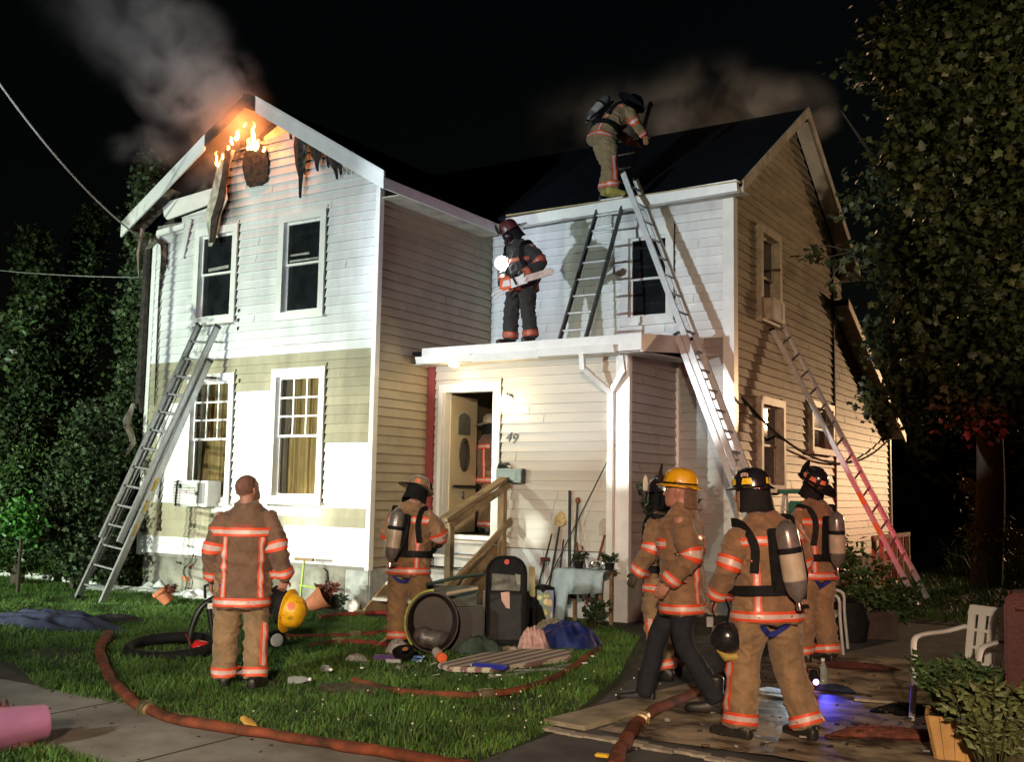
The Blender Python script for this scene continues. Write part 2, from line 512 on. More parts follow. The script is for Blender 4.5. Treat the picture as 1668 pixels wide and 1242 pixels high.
# tooled joints of the sidewalk: recessed dark grooves between slabs
sj = MB()
for x in (-26, -24.4, -22.8, -21.2, -19.6, -18, -16.4, -14.8, -13.2, -11.6, -10.0, -8.55, -7.0, -5.4):
    sj.box((x - 0.008, 4.22, 0.0125), (x + 0.008, 5.42, 0.0145))
o = sj.build('sidewalk_joint', mat('joint_dirt', (0.03, 0.026, 0.02), 0.95))
o['kind'] = 'structure'
sheet('driveway', [(-3.62, -30), (8, -30), (8, 15.0), (-3.3, 15.0), (-4.9, 12.6), (-4.2, 8.6), (-3.75, 6.6)], 0.008, M_ASPH)
sheet('lawn', [(-22, 5.85), (-9.2, 5.85), (-7.9, 5.45), (-3.72, 5.45), (-3.78, 6.5), (-4.25, 8.6), (-5.2, 11.2), (-6.6, 12.7), (-9.4, 12.7), (-9.4, 11.25), (-22, 11.25)], 0.006, M_LAWN)
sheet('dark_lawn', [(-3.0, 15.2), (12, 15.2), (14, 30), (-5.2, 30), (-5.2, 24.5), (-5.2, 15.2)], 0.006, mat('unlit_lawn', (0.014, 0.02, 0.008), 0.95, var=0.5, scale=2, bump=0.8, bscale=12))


def tarp():
    # creased dirty tarp with uneven edges laid on the driveway
    x0, x1, y0, y1 = -3.55, 0.9, 6.75, 11.6
    nx, ny = 90, 90
    vs, fs = [], []
    for j in range(ny + 1):
        for i in range(nx + 1):
            u, v = i / nx, j / ny
            x = lerp(x0, x1, u) + 0.06 * noise.noise((v * 9, 1.3, 0)) * (1 - u) - 0.15 * v * (1 - u)
            y = lerp(y0, y1, v) + 0.05 * noise.noise((u * 12, 5.3, 0)) * (1 - v) - 0.05 * u
            z = 0.016 + 0.022 * abs(noise.noise((x * 1.6, y * 2.6, 0.2))) + 0.012 * abs(noise.noise((x * 6, y * 8, 4)))
            vs.append((x, y, z))
    for j in range(ny):
        for i in range(nx):
            a = j * (nx + 1) + i
            fs.append((a, a + 1, a + nx + 2, a + nx + 1))
    o = mesh_obj('tarp', vs, fs, M_MAT, smooth=True)
    tag(o, 'muddy creased tan tarp spread over the driveway under the firefighters', 'tarp')
    # lighter board strip along the lawn edge
    m = MB()
    m.hexa([(-3.95, 6.75, 0.012), (-3.60, 6.72, 0.012), (-3.32, 9.1, 0.012), (-3.62, 9.15, 0.012), (-3.95, 6.75, 0.045), (-3.60, 6.72, 0.045), (-3.32, 9.1, 0.045), (-3.62, 9.15, 0.045)])
    o = m.build('plank', M_MAT2)
    tag(o, 'flat pale wooden plank lying along the lawn edge of the tarp', 'plank')
    m = MB()
    n = 26
    for i in range(n):
        xa, xb = lerp(-3.85, -0.9, i / n), lerp(-3.85, -0.9, (i + 1) / n)
        ya = 6.56 - 0.17 * i / n + 0.03 * random.uniform(-1, 1)
        m.box((xa, ya, 0.010), (xb, ya + 0.07 + 0.04 * random.random(), 0.024 + 0.01 * random.random()))
    o = m.build('frayed_rug', mat('frayed_rug_edge', (0.33, 0.30, 0.24), 0.9, var=0.4, scale=9))
    tag(o, 'narrow frayed pale rug strip in front of the muddy tarp', 'rug')


tarp()

# ------------------------------------------------------------------ house
FX0, FX1, FY = -14.25, -9.45, 11.28
BY, GX, PY = 14.2, -5.28, 12.55
house = thing('house', 'two storey clapboard house with burning front gable and patchy white and tan siding', 'house', (-9.45, 11.28, 0))


M_UNDER = mat('wall_sheathing', (0.22, 0.21, 0.19), 0.9, var=0.2)


class Plane:
    """wall plane: u along the wall, z up, d outwards"""

    def __init__(s, kind, c, sgn=1):
        s.kind, s.c = kind, c

    def __call__(s, u, z, d=0.0):
        return (u, s.c - d, z) if s.kind == 'y' else (s.c + d, u, z)


PF, PSIDE, PPORCH = Plane('y', FY), Plane('x', FX1), Plane('y', PY)
PPS, PB, PG, PR = Plane('x', -6.12), Plane('y', BY), Plane('x', GX), Plane('x', GX - 0.03)


def board_mesh(mb, P, ub0, ub1, ut0, ut1, z0, z1, d=0.024, mi=0):
    mb.hexa([P(ub0, z0, -0.01), P(ub1, z0, -0.01), P(ub1, z0, d), P(ub0, z0, d), P(ut0, z1, -0.01), P(ut1, z1, -0.01), P(ut1, z1, 0.004), P(ut0, z1, 0.004)], mi)


def cut(spans, a, b):
    out = []
    for s0, s1 in spans:
        if b <= s0 or a >= s1:
            out.append((s0, s1))
            continue
        if a > s0:
            out.append((s0, a))
        if b < s1:
            out.append((b, s1))
    return out


NB = [0]


def siding(P, z0, z1, left, right, openings, mfn, splits=lambda z: [], e=0.133, stuff=None, d=0.028):
    n = max(1, round((z1 - z0) / e))
    e = (z1 - z0) / n
    acc = {}
    for k in range(n):
        zb, zt = z0 + k * e, z0 + (k + 1) * e
        zm = (zb + zt) / 2
        l0, l1, r0, r1 = left(zb), left(zt), right(zb), right(zt)
        if min(r0, r1) - max(l0, l1) < 0.02 and r0 - l0 < 0.05:
            continue
        spans = [(l0, r0)]
        for (a, b, c, dd) in openings:
            if c < zm < dd:
                spans = cut(spans, a, b)
        for sx in splits(zm):
            sp2 = []
            for s0, s1 in spans:
                if s0 + 0.03 < sx < s1 - 0.03:
                    sp2 += [(s0, sx), (sx, s1)]
                else:
                    sp2.append((s0, s1))
            spans = sp2
        for s0, s1 in spans:
            if s1 - s0 < 0.03:
                continue
            t0 = l1 if s0 == l0 else s0
            t1 = r1 if s1 == r0 else s1
            if t1 < t0:
                t0 = t1 = (t0 + t1) / 2
            m = mfn((s0 + s1) / 2, zm)
            if stuff or s1 - s0 < 0.24:
                mb = acc.setdefault(m.name, (MB(), m))[0]
                board_mesh(mb, P, s0, s1, t0, t1, zb, zt - 0.001, d + 0.002 * random.random())
            else:
                mb = MB()
                board_mesh(mb, P, s0 + 0.001, s1 - 0.001, t0 + 0.001, t1 - 0.001, zb + 0.003 * random.random(), zt - 0.001, d + 0.006 * random.random())
                mb.build('siding_board', m, house)
                NB[0] += 1
    for nm, (mb, m) in acc.items():
        mb.build(stuff or 'short_siding', m, house, kind='stuff')
    # butt joints: thin dark gaps where two lengths of siding meet
    jm = MB()
    for k in range(n):
        zb = z0 + k * e
        a, b = left(zb + e * 0.5), right(zb + e * 0.5)
        if b - a > 1.6 and random.random() < 0.62:
            u = random.uniform(a + 0.3, b - 0.3)
            if any(o[0] - 0.05 < u < o[1] + 0.05 and o[2] - e < zb < o[3] for o in openings):
                continue
            lo, hi = P(u - 0.0035, zb + 0.006, 0.0), P(u + 0.0035, zb + e - 0.01, d + 0.0045)
            q_ = [(P(u + s * 0.003, zz, dd)) for zz, dd in ((zb + 0.008, d + 0.006), (zb + e - 0.012, 0.008)) for s in (-1, 1)]
            q0 = [(P(u + s * 0.003, zz, dd)) for zz, dd in ((zb + 0.008, d - 0.004), (zb + e - 0.012, 0.0)) for s in (-1, 1)]
            jm.hexa([q0[0], q0[1], q_[1], q_[0], q0[2], q0[3], q_[3], q_[2]])
    if jm.v:
        jm.build('siding_joint', M_UNDER, house, kind='stuff')


def wall_core(name, P, us, zs, openings, m=M_UNDER, d=-0.008):
    us = sorted(set(us + [o[0] for o in openings] + [o[1] for o in openings]))
    zs = sorted(set(zs + [o[2] for o in openings] + [o[3] for o in openings]))
    mb = MB()
    for i in range(len(us) - 1):
        for j in range(len(zs) - 1):
            um, zm = (us[i] + us[i + 1]) / 2, (zs[j] + zs[j + 1]) / 2
            if any(a < um < b and c < zm < e for a, b, c, e in openings):
                continue
            mb.add([P(us[i], zs[j], d), P(us[i + 1], zs[j], d), P(us[i + 1], zs[j + 1], d), P(us[i], zs[j + 1], d)], [(0, 1, 2, 3)])
    return mb.build(name, m, house, fix=False)


# openings
W_UL, W_UR = (-13.24, -12.27, 4.24, 5.80), (-11.37, -10.42, 4.19, 5.80)
W_LL, W_LR = (-13.25, -12.20, 1.40, 3.43), (-11.40, -10.33, 1.45, 3.44)
W_B = (-7.03, -6.17, 4.22, 5.70)
W_G1, W_G2, W_G3 = (15.2, 16.2, 4.34, 5.83), (15.16, 16.32, 1.75, 3.18), (17.78, 19.18, 2.43, 3.33)
W_D = (-9.22, -8.13, 1.03, 3.24)


def roofz(x):
    return 7.72 - 0.608 * abs(x + 11.85)


def roofzb(y):
    return 8.20 - 0.66 * abs(y - 17.0)


# ragged edge of the burnt gable: left limit of remaining siding as a function of height
def f_left(z):
    if z < 5.86:
        return FX0
    if z < 6.07:
        return -13.62 + 0.05 * noise.noise((z * 9, 0, 0))
    if z < 6.44:
        return -12.72 + 0.06 * noise.noise((z * 12, 2, 0))
    if z < 7.0:
        return -12.62 + 0.05 * noise.noise((z * 12, 1, 0))
    if z < 7.12:
        return -11.95 + 2.0 * (z - 7.0)
    return -11.2


def f_right(z):
    zz = (7.56 - z) / 0.608
    return min(FX1, -11.85 + zz)


def f_mat(u, z):
    if z > 3.66:
        return M_WHITE
    if z < 0.63 + 0.27 and u < -12.2:
        return M_WHITE
    if z < 1.16 and u > -11.05:
        return M_WHITE
    if 1.30 < z < 3.13 and -12.21 < u < -11.39:
        return M_WHITE
    if 1.42 < z < 2.95 and -13.95 < u < -13.24:
        return M_WHITE
    if 1.40 < z < 2.28 and u > -10.35:
        return M_WHITE
    if 1.17 < z < 1.45 and -12.6 < u < -10.4:
        return M_WHITE if z > 1.30 else M_TAN
    return M_TAN


def f_splits(z):
    if z < 0.9:
        return [-12.2, -11.05]
    if z < 1.16:
        return [-11.05]
    if 1.30 < z < 1.46:
        return [-13.9, -12.6, -10.35]
    if 1.30 < z < 2.95:
        return [-13.95]
    return []


wall_core('wall', PF, [FX0, FX1], [0.55, 6.0], [W_UL, W_UR, W_LL, W_LR])
siding(PF, 0.60, 7.66, f_left, f_right, [W_UL, W_UR, W_LL, W_LR], f_mat, f_splits)
gc = MB()   # remaining gable sheathing behind the boards
gc.add([PF(-12.6, 6.0, -0.013), PF(FX1, 6.0, -0.013), PF(FX1 - 0.02, 6.08, -0.013), PF(-11.2, 7.12, -0.013), PF(-11.95, 6.98, -0.013), PF(-12.58, 6.98, -0.013)], [(0, 1, 2, 3, 4, 5)])
gc.build('gable_sheathing', M_SCORCH, house, fix=False)
# yellow sheathing exposed below the ridge, and a scrap at the left eave
m = MB(); m.prism([PF(-11.86, 6.93, -0.06), PF(-11.22, 7.05, -0.06), PF(-11.24, 7.27, -0.06), PF(-11.60, 7.30, -0.06), PF(-11.9, 7.16, -0.06)], (0, 0.02, 0)); m.build('exposed_sheathing', M_SHEATH, house)
m = MB(); m.prism([PF(-13.72, 5.88, -0.05), PF(-13.45, 5.90, -0.05), PF(-13.40, 6.10, -0.05), PF(-13.70, 6.08, -0.05)], (0, 0.02, 0)); m.build('exposed_sheathing', M_SHEATH, house)
# white frieze plank at the left eave, broken at both ends
m = MB(); m.prism([PF(-14.02, 6.12, 0.03), PF(-13.95, 6.06, 0.03), PF(-13.1, 6.17, 0.03), PF(-12.66, 6.25, 0.03), PF(-12.62, 6.47, 0.03), PF(-13.1, 6.43, 0.03), PF(-14.1, 6.36, 0.03)], (0, -0.03, 0)); m.build('frieze_plank', M_TRIM, house)
m = MB(); m.prism([PF(-14.12, 5.78, 0.10), PF(-13.5, 5.86, 0.06), PF(-13.48, 5.92, 0.06), PF(-14.1, 5.86, 0.10)], (0, -0.03, 0.02)); m.build('broken_trim', M_TRIM, house)
m = MB()
m.prism([PF(-13.62, 5.36, 0.04), PF(-13.50, 5.36, 0.04), PF(-13.33, 5.98, 0.06), PF(-13.45, 6.0, 0.06)], (0, -0.02, 0)); m.build('loose_siding', M_WHITE, house)

# right side wall of the front wing, porch walls, rear wing walls, gable wall
wall_core('wall', PSIDE, [FY, BY], [0.55, 6.05], [])
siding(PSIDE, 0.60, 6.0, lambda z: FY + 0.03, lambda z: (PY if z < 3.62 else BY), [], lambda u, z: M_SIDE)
wall_core('wall', PPORCH, [-9.42, -6.13], [0.0, 3.62], [W_D])
siding(PPORCH, 0.90, 3.58, lambda z: -9.30, lambda z: -6.28, [W_D], lambda u, z: M_PORCH)
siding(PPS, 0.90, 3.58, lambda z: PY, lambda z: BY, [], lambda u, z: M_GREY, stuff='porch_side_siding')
wall_core('wall', PPS, [PY, BY], [0.0, 3.7], [])
wall_core('wall', PB, [FX1, GX], [3.6, 6.2], [W_B])
siding(PB, 3.94, 5.98, lambda z: FX1 + 0.03, lambda z: GX - 0.12, [W_B], lambda u, z: M_WHITE)
wall_core('wall', PB, [-6.12, GX], [0.0, 3.95], [])
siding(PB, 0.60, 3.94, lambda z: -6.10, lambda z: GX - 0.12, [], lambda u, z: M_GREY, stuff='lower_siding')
wall_core('wall', PG, [BY, 19.4], [0.3, 6.2], [W_G1, W_G2, W_G3])
siding(PG, 0.60, 7.95, lambda z: max(BY + 0.12, 17.0 - (8.03 - z) / 0.66), lambda z: min(19.4, 17.0 + (8.03 - z) / 0.66), [W_G1, W_G2, W_G3], lambda u, z: M_GABLE, d=0.030)
m = MB(); m.add([PG(BY, 6.2, -0.013), PG(19.4, 6.2, -0.013), PG(19.4, 6.45, -0.013), PG(17, 8.05, -0.013), PG(BY, 6.2, -0.013)][:4], [(0, 1, 2, 3)]); m.build('gable_sheathing', M_DARK, house, fix=False)
# rear lean-to
wall_core('wall', PR, [19.4, 23.9], [0.2, 3.1], [])
m = MB(); m.add([PR(19.4, 3.1, -0.012), PR(23.9, 3.1, -0.012), PR(19.4, 5.3, -0.012)], [(0, 1, 2)]); m.build('gable_sheathing', M_DARK, house, fix=False)
siding(PR, 0.55, 5.1, lambda z: 19.43, lambda z: min(23.85, 19.4 + (5.16 - z) / 0.485), [], lambda u, z: M_GABLE, stuff='lean_to_siding', d=0.03)
siding(PR, 5.2, 6.05, lambda z: 19.43, lambda z: 20.15, [], lambda u, z: M_GABLE, stuff='rear_wall_siding', d=0.03)

# corner boards and window gaps
def corner(x0, x1, y0, y1, z0, z1, m=M_TRIM, name='corner_board'):
    q = MB(); q.box((x0, y0, z0), (x1, y1, z1)); q.build(name, m, house)


corner(FX1 - 0.03, FX1 + 0.045, FY - 0.045, FY + 0.05, 0.56, 5.98)
corner(FX0 - 0.04, FX0 + 0.05, FY - 0.04, FY + 0.05, 0.56, 5.70)
corner(-6.28, -6.08, PY - 0.045, PY + 0.04, 0.55, 3.56)
corner(-6.14, -6.06, BY - 0.10, BY - 0.02, 0.6, 3.6)
corner(GX - 0.12, GX + 0.045, BY - 0.045, BY + 0.12, 0.6, 6.0, M_TRIM)
corner(GX - 0.02, GX + 0.05, 19.37, 19.43, 0.6, 6.2, M_CHAR, 'dark_seam')
corner(GX - 0.05, GX + 0.03, 23.84, 23.95, 0.5, 3.1, M_TRIM)
corner(-9.42, -9.305, PY - 0.06, PY + 0.02, 0.9, 3.56, M_REDTRIM)
# frieze under the rear wing gutter
q = MB(); q.box((FX1 + 0.03, BY - 0.032, 5.98), (GX - 0.12, BY, 6.12)); q.build('frieze_plank', M_TRIM, house)

# foundation
q = MB(); q.box((FX0 + 0.05, FY + 0.04, -0.1), (FX1 - 0.45, FY + 0.3, 0.60)); q.build('foundation', M_CONC, house)
q = MB(); q.box((FX1 - 0.45, FY + 0.03, -0.1), (FX1 + 0.0, FY + 1.3, 0.60)); q.build('foundation', M_PATCH, house, bevel=0.02)
q = MB()
pts = [(-10.35, 0.58), (-10.22, 0.50), (-10.2, 0.36), (-10.12, 0.30), (-10.14, 0.18), (-10.08, 0.02)]
q.tube([(x, FY + 0.035, z) for x, z in pts], [0.008, 0.014, 0.018, 0.014, 0.02, 0.012], 6)
q.build('foundation_crack', M_CHAR, house)
q = MB(); q.box((GX - 0.05, BY, -0.1), (GX - 0.01, 23.8, 0.6)); q.build('foundation', M_CONC, house)
# white skirt panels under the porch, with recessed seams
for i in range(5):
    x0 = -9.3 + i * 0.64
    q = MB(); q.box((x0, PY - 0.012, 0.0), (x0 + 0.632, PY + 0.02, 0.885)); q.build('skirt_panel', mat('pale_blue_skirt', (0.62, 0.66, 0.70), 0.5, var=0.08, rnd=0.06), house)
q = MB(); q.box((-6.13, PY + 0.02, 0.0), (-6.11, BY, 0.89)); q.build('skirt_panel', M_GREY, house)

# ---- roofs
def slab(name, pts, th, m):
    q = MB()
    a = [V(p) for p in pts]
    q.prism(a, (0, 0, -th))
    return q.build(name, m, house)


fy0 = 10.90
slab('roof', [(-9.05, fy0, roofz(-9.05)), (-11.85, fy0, 7.72), (-11.85, 17.0, 7.72), (-9.05, 17.0, roofz(-9.05))], 0.05, M_ROOF)
# left slope is burnt through near the gable: ragged front part missing
slab('roof', [(-14.65, fy0 + 0.05, roofz(-14.65)), (-14.65, 17, roofz(-14.65)), (-11.85, 17, 7.72), (-11.85, 11.9, 7.72), (-12.3, 11.55, roofz(-12.3)), (-12.6, 11.75, roofz(-12.6)), (-13.1, 11.2, roofz(-13.1)), (-13.6, 11.1, roofz(-13.6))], 0.05, M_ROOF)
slab('rear_roof', [(-16.5, 13.78, roofzb(13.78)), (-4.96, 13.78, roofzb(13.78)), (-4.96, 17.0, 8.20), (-16.5, 17.0, 8.20)], 0.06, M_ROOF)
slab('rear_roof', [(-16.5, 17.0, 8.20), (-4.96, 17.0, 8.20), (-4.96, 20.25, roofzb(20.25)), (-16.5, 20.25, roofzb(20.25))], 0.06, M_ROOF)
slab('lean_to_roof', [(-9, 19.4, 5.33), (-4.98, 19.4, 5.33), (-4.98, 24.1, 3.05), (-9, 24.1, 3.05)], 0.07, M_ROOF)


def rake(name, a, b, h, th, m, drop=0.0):
    """fascia board along a sloped roof edge, a-b top line, h high, th thick towards the viewer"""
    a, b = V(a), V(b)
    t = (b - a).normalized()
    q = MB()
    if abs(t.x) > abs(t.y):
        q.hexa([a + V((0, 0, -h)), b + V((0, 0, -h)), b + V((0, th, -h)), a + V((0, th, -h)), a, b, b + V((0, th, 0)), a + V((0, th, 0))])
    else:
        q.hexa([a + V((0, 0, -h)), b + V((0, 0, -h)), b + V((-th, 0, -h)), a + V((-th, 0, -h)), a, b, b + V((-th, 0, 0)), a + V((-th, 0, 0))])
    return q.build(name, m, house)


rake('rake_board', (-9.05, fy0 - 0.03, roofz(-9.05) + 0.02), (-11.62, fy0 - 0.03, roofz(-11.62) + 0.02), 0.24, 0.03, M_TRIM)
rake('rake_board', (-11.62, fy0 - 0.03, roofz(-11.62) + 0.02), (-11.90, fy0 - 0.03, roofz(-11.90) + 0.03), 0.22, 0.03, M_CHAR)
rake('rake_board', (-14.66, fy0 - 0.03, roofz(-14.66) + 0.02), (-12.72, fy0 - 0.03, roofz(-12.72) + 0.02), 0.26, 0.03, M_RAKE)
rake('rake_board', (-12.72, fy0 - 0.03, roofz(-12.72) + 0.02), (-11.9, fy0 - 0.03, roofz(-11.9) - 0.02), 0.20, 0.03, M_CHAR)
# shadow moulding on the right rake, and return at its foot
rake('rake_moulding', (-9.03, fy0 - 0.055, roofz(-9.03) + 0.045), (-11.6, fy0 - 0.055, roofz(-11.6) + 0.045), 0.05, 0.024, M_TRIM)
# soffits under the front rakes
def soffit(name, pts, m):
    q = MB(); q.prism([V(p) for p in pts], (0, 0, 0.012)); q.build(name, m, house)


soffit('soffit', [(-9.07, fy0, roofz(-9.07) - 0.09), (-11.2, fy0, roofz(-11.2) - 0.09), (-11.2, FY, roofz(-11.2) - 0.09), (-9.07, FY, roofz(-9.07) - 0.09)], M_SOFFIT)
soffit('soffit', [(-14.64, fy0, roofz(-14.64) - 0.10), (-13.7, fy0, roofz(-13.7) - 0.10), (-13.7, FY, roofz(-13.7) - 0.10), (-14.64, FY, roofz(-14.64) - 0.10)], M_SCORCH)
# right eave fascia of the front wing
q = MB(); q.box((-9.085, fy0, roofz(-9.05) - 0.20), (-9.05, 13.9, roofz(-9.05) - 0.0)); q.build('eave_fascia', M_TRIM, house)
q = MB(); q.box((-9.44, FY, roofz(-9.05) - 0.20), (-9.09, 13.9, roofz(-9.05) - 0.185)); q.build('soffit', M_SOFFIT, house)
# attic floor, rafters, charred inside of the front gable
q = MB(); q.box((FX0, FY + 0.05, 5.80), (FX1, 16.8, 5.86)); q.build('attic_floor', M_CHAR, house)
q = MB(); q.prism([(FX0 + 0.1, 14.9, 5.87), (FX1 - 0.1, 14.9, 5.87), (FX1 - 0.2, 14.9, 6.1), (-11.85, 14.9, 7.5), (FX0 + 0.2, 14.9, 6.1)], (0, 0.05, 0)); q.build('attic_partition', M_CHAR, house)
for k in range(6):
    y = FY + 0.25 + k * 0.55
    q = MB(); q.bar((-14.5, y, roofz(-14.5) - 0.15), (-11.87, y, 7.55), 0.045, 0.13); q.build('rafter', M_CHAR, house)
for k in range(5):
    x = -13.9 + k * 0.38
    zt = roofz(x) - 0.2
    if zt > 6.1:
        q = MB(); q.box((x, FY + 0.02, 5.87), (x + 0.04, FY + 0.10, zt - 0.1 * random.random())); q.build('stud', M_CHAR, house)

# rear wing eave: gutter with a bent left end, drip edge
q = MB()
gp = [(-8.86, 13.72, 5.86), (-8.0, 13.72, 5.88), (-7.6, 13.72, 5.885), (-5.02, 13.72, 5.94)]
for a, b in zip(gp, gp[1:]):
    h = 0.155
    q.hexa([V(a), V(b), V(b) + V((0, 0.12, 0)), V(a) + V((0, 0.12, 0)), V(a) + V((0, -0.03, h)), V(b) + V((0, -0.03, h)), V(b) + V((0, 0.12, h)), V(a) + V((0, 0.12, h))])
q.build('gutter', M_TRIM, house)
q = MB(); q.box((-8.86, 13.69, 6.055), (-4.98, 13.80, 6.075)); q.build('drip_edge', mat('tan_drip_edge', (0.42, 0.33, 0.18), 0.5, var=0.2), house)
q = MB(); q.box((FX1, 13.84, 5.98), (-5.0, BY - 0.04, 6.0)); q.build('soffit', M_SOFFIT, house)
# gable rakes (right end) with white soffit boards seen from below
rake('rake_board', (-4.95, 13.78, roofzb(13.78) + 0.02), (-4.95, 17.0, 8.22), 0.17, 0.03, M_SOFFIT)
rake('rake_board', (-4.95, 20.25, roofzb(20.25) + 0.02), (-4.95, 17.0, 8.22), 0.19, 0.03, M_SOFFIT)
n = 9
for k in range(n):
    ya, yb = 17.15 + k * 0.345, 17.15 + (k + 1) * 0.345 - 0.01
    q = MB(); q.prism([(GX + 0.03, ya, roofzb(ya) - 0.10), (-4.99, ya, roofzb(ya) - 0.10), (-4.99, yb, roofzb(yb) - 0.10), (GX + 0.03, yb, roofzb(yb) - 0.10)], (0, 0, 0.015)); q.build('soffit_board', M_TRIM if k < 5 else M_SOFFIT, house)
soffit('soffit', [(GX + 0.03, 13.8, roofzb(13.8) - 0.10), (-4.99, 13.8, roofzb(13.8) - 0.10), (-4.99, 17.0, roofzb(17.0) - 0.10), (GX + 0.03, 17.0, roofzb(17.0) - 0.10)], M_SOFFIT)
q = MB(); q.box((-5.3, 20.12, 5.83), (-4.97, 20.30, 6.0)); q.build('gutter', M_TRIM, house)
rake('rake_board', (-4.96, 24.1, 3.07), (-4.96, 19.42, 5.34), 0.17, 0.03, mat('cream_rake', (0.62, 0.50, 0.30), 0.5))
soffit('soffit', [(GX, 19.42, 5.21), (-4.99, 19.42, 5.21), (-4.99, 24.05, 2.97), (GX, 24.05, 2.97)], M_SOFFIT)

# ---- porch roof
q = MB(); q.prism([(-9.42, 12.10, 3.70), (-5.73, 12.10, 3.70), (-5.73, BY - 0.03, 3.93), (-9.42, BY - 0.03, 3.93)], (0, 0, -0.05)); q.build('porch_roof', M_ROOF, house)
q = MB(); q.box((-9.22, 12.065, 3.52), (-5.70, 12.10, 3.735)); q.build('porch_fascia', M_TRIM, house)
q = MB(); q.hexa([(-5.735, 12.10, 3.50), (-5.70, 12.10, 3.50), (-5.70, BY - 0.03, 3.72), (-5.735, BY - 0.03, 3.72), (-5.735, 12.10, 3.735), (-5.70, 12.10, 3.735), (-5.70, BY - 0.03, 3.96), (-5.735, BY - 0.03, 3.96)]); q.build('porch_fascia', M_TRIM, house)
q = MB()
for (x0, x1, zz) in ((-9.26, -8.3, 3.50), (-8.3, -7.2, 3.485), (-7.2, -6.05, 3.50)):
    q.hexa([(x0, 11.99, zz), (x1, 11.99, zz), (x1, 12.062, zz), (x0, 12.062, zz), (x0, 11.955, zz + 0.10), (x1, 11.955, zz + 0.10), (x1, 12.062, zz + 0.10), (x0, 12.062, zz + 0.10)])
q.build('porch_gutter', M_TRIM, house)
soffit('porch_soffit', [(-9.42, 12.10, 3.50), (-5.74, 12.10, 3.50), (-5.74, BY, 3.60), (-9.42, BY, 3.60)], mat('porch_soffit_paint', (0.5, 0.47, 0.42), 0.5))
# forked downspout at the porch corner
q = MB()
dsx = -6.33
def sq(a, b, wd=0.07):
    q.bar(a, b, wd, 0.055, up=(0, 1, 0))
sq((-6.52, 11.98, 3.50), (-6.52, 12.02, 3.30)); sq((-6.52, 12.02, 3.32), (dsx, 12.45, 3.02)); sq((-6.10, 12.30, 3.50), (-6.10, 12.36, 3.28)); sq((-6.10, 12.36, 3.30), (dsx, 12.45, 3.02)); sq((dsx, 12.46, 3.05), (dsx, 12.46, 0.72), 0.085)
q.build('downspout', M_TRIM, house)
